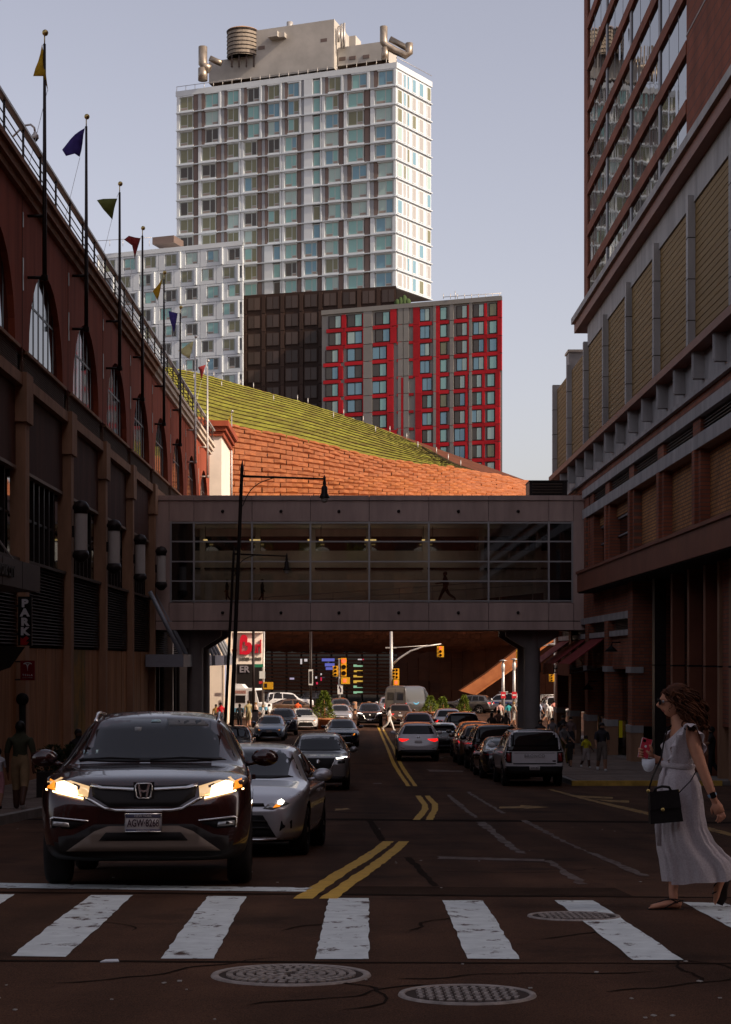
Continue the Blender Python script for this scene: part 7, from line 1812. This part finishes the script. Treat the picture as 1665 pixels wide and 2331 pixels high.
def person(label, x, y, rz, h=1.72, shirt=(.2, .2, .2), pants=(.05, .05, .06), skin='tan', hair='black', stride=.35, arms=None, shorts=False, sleeves=.5, zoff=0.0, hairlong=False, group=None, shoe=None,
           sit=False, z=None, fat=1.0, dress=False, child=False, parent_dark=None):
    k = h / 1.75; f = fat
    V = [(0, 0, .95), (0, 0, 1.10), (0, 0, 1.28), (.0, 0, 1.42), (.01, 0, 1.49), (.02, 0, 1.58), (.03, 0, 1.67)]
    Rd = [(.19 * f, .15 * f), (.175 * f, .14 * f), (.20 * f, .15 * f), (.16 * f, .12 * f), (.065, .065), (.10, .115), (.085, .10)]
    E = [(0, 1), (1, 2), (2, 3), (3, 4), (4, 5), (5, 6)]; bones = [(0, 1, 'p'), (1, 2, 's'), (2, 3, 's'), (3, 4, 's'), (4, 5, 'k'), (5, 6, 'k')]
    def leg(sg, a, bend):
        hip = Vector((0, sg * .09, .90)); kn = hip + Vector((math.sin(a) * .43, sg * .01, -math.cos(a) * .43)); b = a - bend
        an = kn + Vector((math.sin(b) * .41, 0, -math.cos(b) * .41)); toe = an + Vector((.15 * math.cos(b * .6) - .02, sg * .02, -.035 + .14 * math.sin(b) * .9))
        i = len(V); V.extend([tuple(hip), tuple(kn), tuple(an), tuple(toe)]); Rd.extend([(.115 * f, .12 * f), (.08, .082), (.058, .06), (.05, .045)]); E.extend([(0, i), (i, i + 1), (i + 1, i + 2), (i + 2, i + 3)])
        bones.extend([(0, i, 'p'), (i, i + 1, 'p'), (i + 1, i + 2, 'l'), (i + 2, i + 3, 'f')])
    if sit: leg(1, 1.35, 1.3); leg(-1, 1.25, 1.2)
    else: leg(1, stride, .12 if stride > 0 else .45); leg(-1, -stride, .12 if stride < 0 else .5)
    def arm(sg, a, bend, out=.1):
        sh = Vector((0, sg * .185, 1.40)); el = sh + Vector((math.sin(a) * .28, sg * out * .5, -math.cos(a) * .28)); b = a + bend
        wr = el + Vector((math.sin(b) * .25, sg * .0, -math.cos(b) * .25)); ha = wr + Vector((math.sin(b + .1) * .09, 0, -math.cos(b + .1) * .09)); fi = ha + Vector((math.sin(b + .4) * .08, 0, -math.cos(b + .4) * .08))
        th = wr + Vector((math.sin(b + .9) * .08, -sg * .01, -math.cos(b + .9) * .08))
        i = len(V); V.extend([tuple(sh), tuple(el), tuple(wr), tuple(ha), tuple(fi), tuple(th)]); Rd.extend([(.078 * f, .08 * f), (.056, .056), (.04, .04), (.028, .045), (.016, .032), (.016, .016)])
        E.extend([(3, i), (i, i + 1), (i + 1, i + 2), (i + 2, i + 3), (i + 3, i + 4), (i + 2, i + 5)])
        bones.extend([(3, i, 's'), (i, i + 1, 'u'), (i + 1, i + 2, 'w'), (i + 2, i + 3, 'k'), (i + 3, i + 4, 'k'), (i + 2, i + 5, 'k')])
    A = arms or ((-stride * .9, .25), (stride * .9, .35))
    arm(1, *A[0]); arm(-1, *A[1])
    low = min(v[2] for v in V) - .03
    V = [(a, b, c - low) for a, b, c in V] if not sit else V
    me = skin_mesh(V, E, Rd)
    mats = [SKN[skin], cloth_m(shirt), cloth_m(pants), shoe or m_shoe]; setmats(me, mats)
    PV = [Vector(v) for v in V]
    for p in me.polygons:
        c = p.center; best = 9; reg = 's'; tt = 0
        for a, b, r in bones:
            d = PV[b] - PV[a]; t_ = max(0, min(1, (c - PV[a]).dot(d) / max(1e-9, d.length_squared))); q = (c - PV[a] - d * t_).length - (Rd[a][0] + Rd[b][0]) * .35
            if q < best: best = q; reg = r; tt = t_
        p.material_index = {'s': 1, 'k': 0, 'p': 2, 'f': 3}.get(reg, 0)
        if reg == 'u': p.material_index = 1 if tt < sleeves * 2 else 0
        if reg == 'w': p.material_index = 1 if sleeves >= 1 else 0
        if reg == 'l': p.material_index = 0 if (shorts or dress) and tt > .12 else 2
        if dress and reg == 'p': p.material_index = 1
    zz = (gz(y) if z is None else z) + zoff
    t = thing('person', label, 'person', (x, y, zz), rz, group)
    o = link('body', me, t, scale=(k, k, k))
    hc = PV[5]; mb = MB().ell((hc.x - .02, 0, hc.z + .045), (.115, .10, .115), 12, 8)
    if hairlong: mb.tube([(hc.x - .06, 0, hc.z + .08), (hc.x - .10, 0, hc.z - .05), (hc.x - .11, 0, hc.z - .22)], [(.085, .05), (.10, .06), (.07, .03)], 10)
    ho = link('hair', mb.mesh('hair'), t, scale=(k, k, k)); setmats(ho.data, HAIR[hair])
    return t
PD = 'pedestrians'
WLK = .14
# left pavement
pm1 = person('man in dark shirt and khaki shorts walking away on the left pavement', PX(46, 35), 35, UP, 1.80, (.045, .045, .026), (.26, .17, .09), 'dark', 'black', .22, ((.1, .1, .16), (-.15, .1, .16)), True, .5, WLK, fat=1.12, shoe=m_shoew)
person('child in white top holding the walking man\'s hand at the left edge', PX(-4, 35.2), 35.2, UP, 1.25, (.50, .48, .50), (.40, .18, .20), 'tan', 'black', .2, ((.0, .1), (.25, .3)), True, .4, WLK)
person('dark figure standing behind the hedge planter by the hoarding', PX(178, 44), 44, R(-60), 1.66, (.02, .018, .018), (.02, .018, .018), 'dark', 'black', .05, None, False, 1, WLK)
# right pavement
r1 = person('man in dark T-shirt and grey shorts walking towards the camera with a backpack', PX(1371, 63), 63, DN, 1.78, (.035, .03, .035), (.16, .125, .105), 'tan', 'black', .2, ((-.1, .2), (.15, .5)), True, .5, WLK, shoe=m_shoew)
person('child in a bright yellow top beside the brick piers', PX(1335, 66), 66, DN + R(20), 1.26, (.50, .42, .02), (.34, .28, .26), 'dark', 'black', .25, ((.3, .6), (-.2, .3)), True, .4, WLK, shoe=m_shoew)
person('small child in dark clothes left of the yellow-topped child', PX(1298, 67), 67, DN - R(20), 1.10, (.025, .02, .018), (.03, .025, .02), 'tan', 'black', .25, None, True, .5, WLK)
person('adult in grey top bending by the rear of the parked cars', PX(1283, 70), 70, DN + R(40), 1.62, (.15, .13, .125), (.12, .085, .02), 'tan', 'brown', .2, ((.5, .4), (.4, .4)), False, .6, WLK)
person('dark-clothed person standing at the curb right of the walking woman', PX(1621, 57.5), 57.5, R(170), 1.70, (.02, .016, .015), (.02, .016, .016), 'tan', 'black', .12, ((.5, 1.2), (.1, .2)), False, .4, WLK)
cr_ = random.Random(12)
for i, (u, Y, c, lb) in enumerate(((1231, 78, (.06, .05, .05), 'person in charcoal coat behind the parked white SUV, leftmost of the shaded group'), (1258, 82, (.20, .17, .17), 'person in pale patterned top in the shaded group by the column'), (1282, 84, (.03, .025, .025), 'person in black top in the shaded group under the awnings'), (1300, 80, (.16, .10, .09), 'tall person in pinkish shirt with a shoulder strap beside the piers'),
        (1120, 96, (.08, .06, .05), 'shaded person left of the bridge column behind parked cars'), (1136, 100, (.20, .12, .09), 'person in tan top beside the left plaza lamp post'), (1152, 98, (.10, .08, .07), 'person in checked shirt right of the left plaza lamp post'))):
    person(lb, PX(u, Y), Y, cr_.choice([UP, DN]), cr_.uniform(1.6, 1.8), c, (.03, .03, .035), cr_.choice(['tan', 'dark', 'light']), 'black', .2, None, False, .5, WLK if u > 1200 else 0)
for i, (u, Y, c, hr, lb) in enumerate(((1139, 128, (.62, .36, .32), 'brown', 'sunlit person in pink top left of the plaza lamp posts'), (1158, 130, (.05, .33, .36), 'black', 'sunlit person in teal top between the plaza lamp posts'), (1170, 126, (.45, .36, .28), 'fair', 'sunlit person in beige by the right plaza lamp post'),
        (1229, 130, (.42, .48, .62), 'brown', 'sunlit person in pale blue right of the column'), (1252, 128, (.78, .76, .74), 'black', 'sunlit man in white shirt under the awning tips'), (1262, 132, (.60, .25, .20), 'black', 'sunlit person in rust top under the awning tips'), (1244, 134, (.66, .62, .60), 'grey', 'sunlit person in cream right of the pale blue one'))):
    person(lb, PX(u, Y), Y, cr_.choice([UP, DN, R(20)]), cr_.uniform(1.6, 1.8), c, (.12, .11, .12) if i % 2 else (.40, .36, .32), 'tan', hr, .22, None, i % 2 == 0, .5)
# left crossing
person('woman in white trousers striding across the road at the sunlit crossing', PX(887, 116), 116, R(-8), 1.64, (.55, .50, .48), (.80, .76, .72), 'tan', 'black', .42, ((.4, .5), (-.4, .4)), False, .5, hairlong=True, shoe=m_shoew)
person('person in black coat seen from behind at the left crossing', PX(546, 115), 115, UP, 1.68, (.03, .026, .028), (.035, .03, .03), 'dark', 'black', .15, None, False, 1.0, WLK)
person('tall man in khaki shirt seen from behind beside the black-coated person', PX(566, 119), 119, UP, 1.84, (.42, .34, .17), (.30, .24, .13), 'light', 'brown', .18, None, True, .5, WLK, fat=1.08)
person('person in pale grey top facing left beside the call box', PX(599, 121), 121, R(180), 1.62, (.50, .47, .46), (.30, .27, .25), 'light', 'fair', .15, ((.5, .9), (.3, .5)), False, .5)
person('person in white top right of the pale grey one at the crossing', PX(613, 125), 125, R(170), 1.6, (.70, .67, .65), (.25, .22, .20), 'tan', 'black', .15, None, False, .5)
person('person in bright red shirt near the sunlit shop wall', PX(503, 117), 117, DN, 1.72, (.55, .02, .03), (.06, .05, .06), 'dark', 'black', .15, None, False, .6, WLK)
person('person in ochre top left of the red-shirted one', PX(492, 118), 118, DN, 1.58, (.38, .20, .06), (.06, .05, .05), 'dark', 'black', .1, None, False, .6, WLK)
person('rider in orange shirt sitting on the red scooter', PX(678, 134), 134, R(80), 1.72, (.72, .13, .04), (.05, .05, .06), 'tan', 'black', 0, ((.7, .5), (.7, .5)), False, .5, z=gz(134) - .05, sit=True)
person('person in cream seated look behind the step van corner', PX(583, 128), 128, R(200), 1.66, (.62, .45, .36), (.30, .2, .18), 'light', 'fair', .1, None, False, .5)
# people inside the skybridge
FLZ = bz(1369) + .02
person('dark silhouette walking inside the skybridge right of centre', bx(1018), BY + 1.8, R(180), 1.72, (.012, .011, .012), (.015, .014, .016), 'dark', 'black', .50, ((-.5, .6), (.45, .9)), False, .5, z=FLZ)
person('dark silhouette low behind the left glazing of the skybridge', bx(512), BY + 1.5, R(180), 1.15, (.012, .01, .01), (.012, .01, .01), 'dark', 'black', .1, None, False, .5, z=FLZ)
person('pale-shirted silhouette inside the skybridge left of centre', bx(592), BY + 2.2, R(0), 1.2, (.10, .08, .07), (.012, .01, .01), 'dark', 'black', .1, None, False, .5, z=FLZ)
tb = thing('backpack', 'dark backpack worn by the man in grey shorts', 'backpack', (PX(1371, 63), 63.16, gz(63) + 1.1))
lpart('pack', MB().ell((0, .06, .18), (.15, .08, .22), 12, 8), m_black, tb)
for sx_ in (-.11, .11): lpart('strap', MB().tube([(sx_, .0, .36), (sx_, -.20, .40), (sx_ * 1.1, -.28, .25), (sx_ * 1.1, -.2, .05)], .018, 6), m_black, tb)
# ---------------------------------------------------------------- the walking woman, right foreground
WY = 13.15; WX = PX(1543.6, WY)
m_sk = M('woman_skin', (0.50, 0.23, 0.14), .5, var=.06, vs=20, tc='obj'); m_dress = M('heather_dress', (0.40, 0.345, 0.35), .9, col2=(0.54, 0.48, 0.49), vs=90, tc='obj', bump=.25, bs=140)
m_curl = M('curly_hair', (0.030, 0.010, 0.005), .75, spec=.15, col2=(0.10, 0.032, 0.012), vs=16, tc='obj'); m_lip = M('lips', (0.30, 0.08, 0.07), .45); m_sand = M('sandal_leather', (0.018, 0.012, 0.010), .5)
WM_ = thing('person', 'woman in a long pale grey dress striding left across the crosswalk with a phone', 'person', (WX, WY, gz(WY)), R(180))
wv = [(-.02, 0, .92), (-.01, 0, 1.06), (-.02, 0, 1.22), (-.03, 0, 1.335), (.0, 0, 1.405), (.025, 0, 1.475),
      (-.07, .135, 1.335), (-.085, .165, 1.25), (-.145, .20, 1.06), (-.19, .21, .94), (-.225, .215, .845), (-.245, .215, .795),
      (-.02, -.14, 1.33), (.0, -.19, 1.20), (.03, -.20, 1.09), (.12, -.165, 1.10), (.175, -.135, 1.135),
      (.0, .06, .88), (.02, .03, .50), (.025, .03, .36), (.045, .055, .12), (.04, .08, .06),
      (-.04, -.08, .88), (-.08, -.08, .52), (-.17, -.08, .42), (-.29, -.08, .285), (-.32, -.08, .25)]
we = [(0, 1), (1, 2), (2, 3), (3, 4), (4, 5), (3, 6), (6, 7), (7, 8), (8, 9), (9, 10), (10, 11), (3, 12), (12, 13), (13, 14), (14, 15), (15, 16), (0, 17), (17, 18), (18, 19), (19, 20), (20, 21), (0, 22), (22, 23), (23, 24), (24, 25), (25, 26)]
wr_ = [(.14, .10), (.115, .09), (.135, .10), (.10, .075), (.05, .05), (.048, .05), (.058, .058), (.056, .056), (.042, .044), (.038, .04), (.027, .03), (.026, .03),
       (.05, .05), (.045, .045), (.038, .038), (.033, .033), (.025, .027), (.085, .085), (.055, .055), (.048, .05), (.037, .038), (.036, .036), (.085, .085), (.055, .055), (.052, .054), (.036, .036), (.034, .036)]
bme = skin_mesh(wv, we, wr_)
# head as one sculpted ball joined with hands into the body mesh
mb = MB(); mb.v = [tuple(v.co) for v in bme.vertices]; mb.f = [tuple(p.vertices) for p in bme.polygons]; mb.m = [0] * len(mb.f); mb.sm = [True] * len(mb.f)
HC = Vector((.032, 0, 1.548)); nu, nv_ = 48, 40
def hp(i, j):
    a = 2 * math.pi * i / nu; t_ = -math.pi / 2 + math.pi * (j + .5) / nv_
    d = Vector((math.cos(t_) * math.cos(a), math.cos(t_) * math.sin(a), math.sin(t_)))
    p = Vector((d.x * .095, d.y * .073, d.z * .118))
    fr = max(0, d.x)
    if p.z < -.02: p.y *= 1 - .30 * min(1, (-.02 - p.z) / .09); p.x *= 1 - .12 * min(1, (-.02 - p.z) / .09) if p.x < 0 else 1
    g = lambda y, z, sy, sz: math.exp(-((p.y - y) / sy) ** 2 - ((p.z - z) / sz) ** 2) * fr
    p.x += .030 * g(0, -.030, .013, .020) + .016 * g(0, -.005, .010, .028) + .010 * g(0, -.098, .022, .018) + .008 * g(0, -.066, .018, .010) - .007 * g(.030, .004, .016, .014) - .007 * g(-.030, .004, .016, .014) + .005 * g(0, .028, .05, .012) - .004 * g(0, -.082, .02, .006)
    return HC + p
base = len(mb.v); mb.grid(hp, nu, nv_, 0, True, True)
for fi in range(len(mb.f) - (nv_ - 1) * nu, len(mb.f)):
    c = sum((Vector(mb.v[k]) for k in mb.f[fi]), Vector()) / 4 - HC
    if c.x > .07 and abs(c.y) < .022 and -.078 < c.z < -.056: mb.m[fi] = 1
# left hand, relaxed
pw = Vector((-.245, .215, .795))
mb.tube([pw + Vector((.01, 0, .03)), pw + Vector((-.01, 0, -.02)), pw + Vector((-.025, 0, -.06))], [(.026, .02), (.04, .016), (.038, .014)], 10)
for q, (L_, dx_) in enumerate(((.068, .022), (.078, .007), (.074, -.009), (.058, -.024))):
    s_ = pw + Vector((-.025 + dx_, 0, -.055)); mb.tube([s_, s_ + Vector((-.012, .004, -L_ * .45)), s_ + Vector((-.006, -.006, -L_ * .8)), s_ + Vector((.006, -.012, -L_))], [.0095, .009, .008, .005], 8)
mb.tube([pw + Vector((.018, -.004, .0)), pw + Vector((.034, -.012, -.035)), pw + Vector((.030, -.016, -.07))], [.012, .0105, .006], 8)
# right hand gripping the phone
ph = Vector((.205, -.118, 1.155))
mb.tube([Vector((.17, -.135, 1.13)), ph, ph + Vector((.02, 0, .02))], [(.026, .024), (.036, .018), (.03, .014)], 10)
for q in range(4):
    z = 1.125 + q * .019; mb.tube([(.215, -.122, z), (.258, -.120, z + .006), (.272, -.104, z + .008), (.263, -.086, z + .006), (.243, -.083, z + .002)], [.010, .0098, .0095, .009, .006], 8)
mb.tube([(.18, -.118, 1.15), (.176, -.098, 1.18), (.186, -.086, 1.205), (.196, -.084, 1.222)], [.012, .011, .010, .006], 8)
# feet
mb.tube([(-.005, .08, .035), (.03, .08, .05), (.10, .082, .045), (.17, .085, .032), (.215, .085, .024)], [(.030, .028), (.034, .04), (.038, .03), (.044, .022), (.036, .014)], 12)
for q in range(5): mb.tube([(.195, .113 - q * .014, .026), (.236 - q * .007, .113 - q * .015, .02)], [.0105 if q == 4 else .008, .006], 6)
fa = Vector((-.315, -.08, .25))
mb.tube([(-.36, -.08, .225), (-.335, -.08, .20), (-.315, -.08, .13), (-.305, -.08, .075), (-.295, -.08, .04)], [(.026, .026), (.032, .036), (.036, .028), (.042, .020), (.034, .012)], 12)
for q in range(5): mb.tube([(-.302, -.052 - q * .014, .055), (-.290, -.052 - q * .014, .022 + q * .004)], [.008, .005], 6)
mb.ell(HC + Vector((-.01, .072, -.005)), (.02, .01, .03), 8, 6)
lpart('body', mb, [m_sk, m_lip], WM_)
# dress
prof = [(1.385, .035, -.095, .125), (1.33, .075, -.135, .150), (1.25, .100, -.145, .160), (1.15, .105, -.135, .150), (1.085, .104, -.115, .140), (1.06, .107, -.112, .138), (1.0, .130, -.135, .160), (.92, .142, -.165, .178), (.82, .148, -.178, .188), (.72, .150, -.185, .190), (.62, .153, -.20, .19), (.52, .150, -.25, .19), (.44, .140, -.32, .185), (.36, .12, -.405, .18), (.28, .11, -.45, .175), (.205, .105, -.46, .17)]
NA, NZ = 96, 70
def prof_at(z):
    for (z0, a0, b0, c0), (z1, a1, b1, c1) in zip(prof, prof[1:]):
        if z >= z1: t_ = (z0 - z) / (z0 - z1); t_ = min(max(t_, 0), 1); t_ = t_ * t_ * (3 - 2 * t_) * .4 + t_ * .6; return a0 + (a1 - a0) * t_, b0 + (b1 - b0) * t_, c0 + (c1 - c0) * t_
    return prof[-1][1:]
def dp(i, j):
    a = 2 * math.pi * i / NA; ca, sa = math.cos(a), math.sin(a)
    bk = max(0, -ca); zt = 1.385 - .135 * max(0, ca) ** 1.5 - .05 * bk; zh = .205 + .15 * bk ** 2.2 + .01 * math.sin(5 * a)
    z = zt + (zh - zt) * j / (NZ - 1)
    fx_, bk_, hw = prof_at(z); cx = (fx_ + bk_) / 2; rx = (fx_ - bk_) / 2
    t_ = max(0, (1.02 - z) / .8)
    fold = 1 + (.060 * math.sin(9 * a + 3.0 * z) + .050 * math.sin(15 * a + 1.3 + 6 * z) + .030 * math.sin(27 * a - 4 * z) + .014 * math.sin(46 * a + 9 * z)) * t_ ** .8
    if 1.0 < z < 1.16: fold += .014 * math.sin(60 * z + 3 * a)
    if .85 < z < 1.3: fold += .006 * math.sin(34 * a + 22 * z)
    e_ = .72 if z < 1.0 else .9
    ca2 = math.copysign(abs(ca) ** e_, ca); sa2 = math.copysign(abs(sa) ** e_, sa)
    return Vector((cx + rx * ca2 * fold, hw * sa2 * fold, z))
me = MB().grid(dp, NA, NZ, 0, True, True)
lpart('dress', me, m_dress, WM_)
tie = lambda z: Vector((prof_at(z)[0] - .01, .085, z))
lpart('sash', MB().tube([dp(int(NA * q / 24), 0) * 1 if False else Vector((.0 + (.118 if math.cos(2 * math.pi * q / 24) > 0 else .122) * math.cos(2 * math.pi * q / 24), .147 * math.sin(2 * math.pi * q / 24), 1.072 + .012 * math.cos(2 * math.pi * q / 24))) for q in range(25)], [(.006, .022)] * 25, 8), m_dress, WM_)
lpart('sash_tail', MB().tube([(.115, .08, 1.06), (.135, .10, .95), (.150, .09, .80), (.158, .08, .62), (.150, .075, .48)], [(.012, .02), (.02, .012), (.025, .01), (.028, .012), (.02, .008)], 8), m_dress, WM_)
for sg in (1, -1):                                              # ruffled shoulder straps
    path = [Vector((.085, sg * .135, 1.12)), Vector((.070, sg * .155, 1.22)), Vector((.025, sg * .17, 1.32)), Vector((-.045, sg * .165, 1.395)), Vector((-.12, sg * .165, 1.34)), Vector((-.155, sg * .155, 1.24)), Vector((-.15, sg * .14, 1.13))]
    N = 72
    def cp_(t_):
        return cr(path, t_)
    def rf(i, j):
        t_ = i / N; p = cp_(t_); w = .075 * math.sin(math.pi * (.12 + .76 * t_)); s_ = j / 5
        out = Vector((.25 * math.cos(math.pi * t_), sg * 1.0, .25)).normalized()
        return p + out * w * s_ + Vector((math.cos(math.pi * t_), 0, math.sin(math.pi * t_))) * (.016 * s_ * math.sin(46 * t_)) + Vector((0, 0, -.03 * s_ * s_))
    lpart('shoulder_ruffle', MB().grid(rf, N + 1, 6), m_dress, WM_)
# curly hair: a core and many helical locks
rh = random.Random(77); mb = MB().ell((-.005, 0, 1.590), (.112, .100, .100), 20, 14)
mb.ell((-.07, 0, 1.48), (.085, .105, .12), 16, 12)
for k in range(300):
    th_ = rh.uniform(-math.pi, math.pi); ph_ = rh.uniform(-.55, 1.45)
    d = Vector((math.cos(ph_) * math.cos(th_), math.cos(ph_) * math.sin(th_), math.sin(ph_)))
    if d.x > .75 and d.z < .45: continue
    if d.x > .30 and d.z < .10: continue
    s_ = Vector((-.012, 0, 1.565)) + Vector((d.x * .10, d.y * .092, d.z * .112)); L_ = rh.uniform(.10, .25) * (1 if d.x < .2 else .45)
    r0 = rh.uniform(.012, .022); ph0 = rh.uniform(0, 6); sp_ = rh.uniform(60, 95); pts = []
    for q in range(26):
        t_ = q / 25; dn = t_ * L_; o_ = Vector((d.x * .07 - .045 * t_, d.y * .085, 0)) * math.sin(t_ * 2.0)
        z_ = max(s_.z - dn * (.55 + .5 * t_) + .02 * math.sin(t_ * 3) * max(0, d.z), 1.325 + .05 * rh.random())
        pts.append(Vector((s_.x + o_.x + r0 * math.cos(ph0 + sp_ * dn), s_.y + o_.y + r0 * math.sin(ph0 + sp_ * dn), z_)))
    mb.tube(pts, [.0072] * 23 + [.006, .005, .003], 5)
for k in range(90):
    th_ = rh.uniform(.6, 5.7); d = Vector((math.cos(th_) * .8, math.sin(th_), rh.uniform(.0, .9))).normalized(); s_ = Vector((-.03, 0, 1.54)) + Vector((d.x * .12, d.y * .11, d.z * .13)); w_ = rh.uniform(0, 6)
    mb.tube([s_ + d * (.05 * q / 6) + Vector((.010 * math.sin(w_ + q * 1.6), .010 * math.cos(w_ + q * 1.6), -.012 * q)) for q in range(7)], .0016, 4)
lpart('hair', mb, m_curl, WM_)
g_ = lpart('glasses', MB().tube([(.132, .058, 1.548), (.05, .080, 1.555), (-.03, .084, 1.55)], .0028, 6).tube([(.132, -.058, 1.548), (.05, -.080, 1.555)], .0028, 6).tube([(.148, -.012, 1.556), (.150, 0, 1.56), (.148, .012, 1.556)], .003, 6), m_sand, WM_)
for sg in (1, -1):
    rim = [(.144 - .010 * abs(math.cos(a)) * (1 if math.cos(a) > 0 else .2), sg * (.035 + .026 * math.cos(a)), 1.547 + .022 * math.sin(a)) for a in [2 * math.pi * q / 16 for q in range(17)]]
    lpart('glasses_rim', MB().tube(rim, .003, 6), m_sand, g_)
    lpart('lens', MB().add([(.141, sg * .035, 1.547)] + rim[:16], [(0, 1 + q, 1 + (q + 1) % 16) for q in range(16)]), m_cg, g_)
    lpart('eye', MB().ell((.112, sg * .031, 1.550), .012, 10, 8), M('eye_white%d' % sg, (.5, .47, .45), .3), WM_)
lpart('watch', MB().lathe([(.030, -.012), (.034, -.010), (.034, .010), (.030, .012)], 16), M('watch_band', (0.20, 0.30, 0.40), .6), WM_, (-.215, .213, .868), (0, R(22), 0))
lpart('watch_face', MB().box(-.020, .020, -.006, .006, -.022, .022), m_cg, WM_, (-.213, .252, .868), (0, R(22), 0))
for nm, pts in (('front', [[(-.025, .08, .008), (.06, .08, .008), (.16, .085, .008), (.24, .085, .010)]]), ('rear', [[(-.385, -.08, .235), (-.355, -.08, .14), (-.345, -.08, .075), (-.325, -.08, .02)]])):
    lpart('sandal_sole', MB().tube(pts[0], [(.032, .006), (.034, .006), (.045, .006), (.03, .005)] if nm == 'front' else [(.032, .006), (.036, .006), (.044, .006), (.03, .005)], 10), m_sand, WM_)
lpart('sandal_strap', MB().tube([(.02, .118, .06), (.07, .10, .085), (.12, .085, .075), (.17, .08, .055), (.2, .085, .035)], .005, 6).tube([(.02, .045, .06), (.07, .06, .085), (.12, .085, .075)], .005, 6).tube([(-.01, .115, .075), (.04, .118, .085), (.075, .10, .085)], .005, 6).tube([(-.035, .08, .07), (-.01, .115, .075), (.05, .12, .06), (.12, .125, .02)], .005, 6), m_sand, WM_)
lpart('sandal_strap', MB().tube([(-.385, -.08, .235), (-.36, -.045, .235), (-.315, -.04, .21), (-.28, -.05, .16)], .005, 6).tube([(-.30, -.045, .12), (-.275, -.08, .10), (-.30, -.115, .12)], .005, 6), m_sand, WM_)
def held(nm, label, cat): return thing(nm, label, cat, (WX, WY, gz(WY)), R(180))
t = held('mobile_phone', 'smartphone in a pink-red case held up by the walking woman', 'phone'); tl = R(-14)
lpart('case', MB().box(-.037, .037, -.005, .005, -.074, .074), M('phone_case', (0.55, 0.045, 0.07), .35), t, (.228, -.098, 1.195), (0, tl, 0))
lpart('case_rim', MB().tube([(-.037, 0, -.074), (.037, 0, -.074), (.037, 0, .074), (-.037, 0, .074), (-.037, 0, -.074)], .005, 6), M('phone_rim', (.65, .45, .45), .3), t, (.228, -.098, 1.195), (0, tl, 0))
lpart('camera_lens', MB().box(.008, .030, .005, .008, .045, .066), m_cg, t, (.228, -.098, 1.195), (0, tl, 0)); lpart('back_mark', MB().ell((0, .005, .015), (.009, .002, .010), 10, 6), m_sw, t, (.228, -.098, 1.195), (0, tl, 0))
t = held('face_mask', 'white face mask dangling from the woman\'s phone hand', 'mask')
def mk(i, j): s_, q = i / 10 - .5, j / 8 - .5; return Vector((.205 + s_ * .10 * (1 - .35 * max(0, -q * 2)), -.085 + .03 * math.cos(s_ * 3) * math.cos(q * 3), 1.075 + q * .085 - .014 * (1 - (2 * s_) ** 2) * (1 if q < 0 else .3)))
lpart('cloth', MB().grid(mk, 11, 9).grid(lambda i, j: mk(i, j) - Vector((0, .004, 0)), 11, 9), M('mask_white', (.70, .72, .75), .8, bump=.2, bs=60, tc='obj'), t); lpart('ear_loop', MB().tube([mk(0, 8), (.19, -.10, 1.125), (.215, -.10, 1.128), mk(10, 8)], .002, 5), m_sw, t)
t = held('shoulder_bag', 'small black leather satchel hanging at the walking woman\'s hip', 'bag'); m_bag = M('bag_leather', (0.012, 0.010, 0.010), .42, var=.2, vs=30, tc='obj'); br_ = (0, R(5), 0); bl = (.150, .265, .79)
lpart('bag_body', MB().hexa([(-.125, -.045, -.12), (.115, -.045, -.12), (.115, .045, -.12), (-.125, .045, -.12), (-.108, -.04, .11), (.10, -.04, .11), (.10, .04, .11), (-.108, .04, .11)]), m_bag, t, bl, br_)
lpart('flap', MB().hexa([(-.118, .046, -.015), (.108, .046, -.015), (.108, .054, -.015), (-.118, .054, -.015), (-.110, .040, .115), (.102, .040, .115), (.102, .052, .118), (-.110, .052, .118)]), m_bag, t, bl, br_)
lpart('handle', MB().tube([(-.06, 0, .11), (-.05, 0, .135), (0, 0, .145), (.05, 0, .135), (.06, 0, .11)], .010, 8), m_bag, t, bl, br_); lpart('clasp', MB().lathe([(.001, .060), (.013, .060), (.014, .052)], 12, (.02, 0, -.02), axis='y'), m_gold, t, bl, br_)
lpart('strap_ring', MB().ell((.105, 0, .12), (.014, .010, .016), 8, 6), m_gold, t, bl, br_); lpart('strap_ring', MB().ell((-.11, 0, .10), (.014, .010, .016), 8, 6), m_gold, t, bl, br_)
lpart('strap', MB().tube([(.262, .262, .905), (.225, .22, 1.0), (.145, .12, 1.13), (.112, .04, 1.24), (.065, -.06, 1.345), (-.02, -.10, 1.40), (-.10, -.06, 1.345), (-.160, .06, 1.22), (-.135, .15, 1.08), (-.05, .235, .97), (.04, .262, .885)], [(.004, .010)] * 11, 8), m_bag, t)
bpy.data.scenes.remove(TMP)
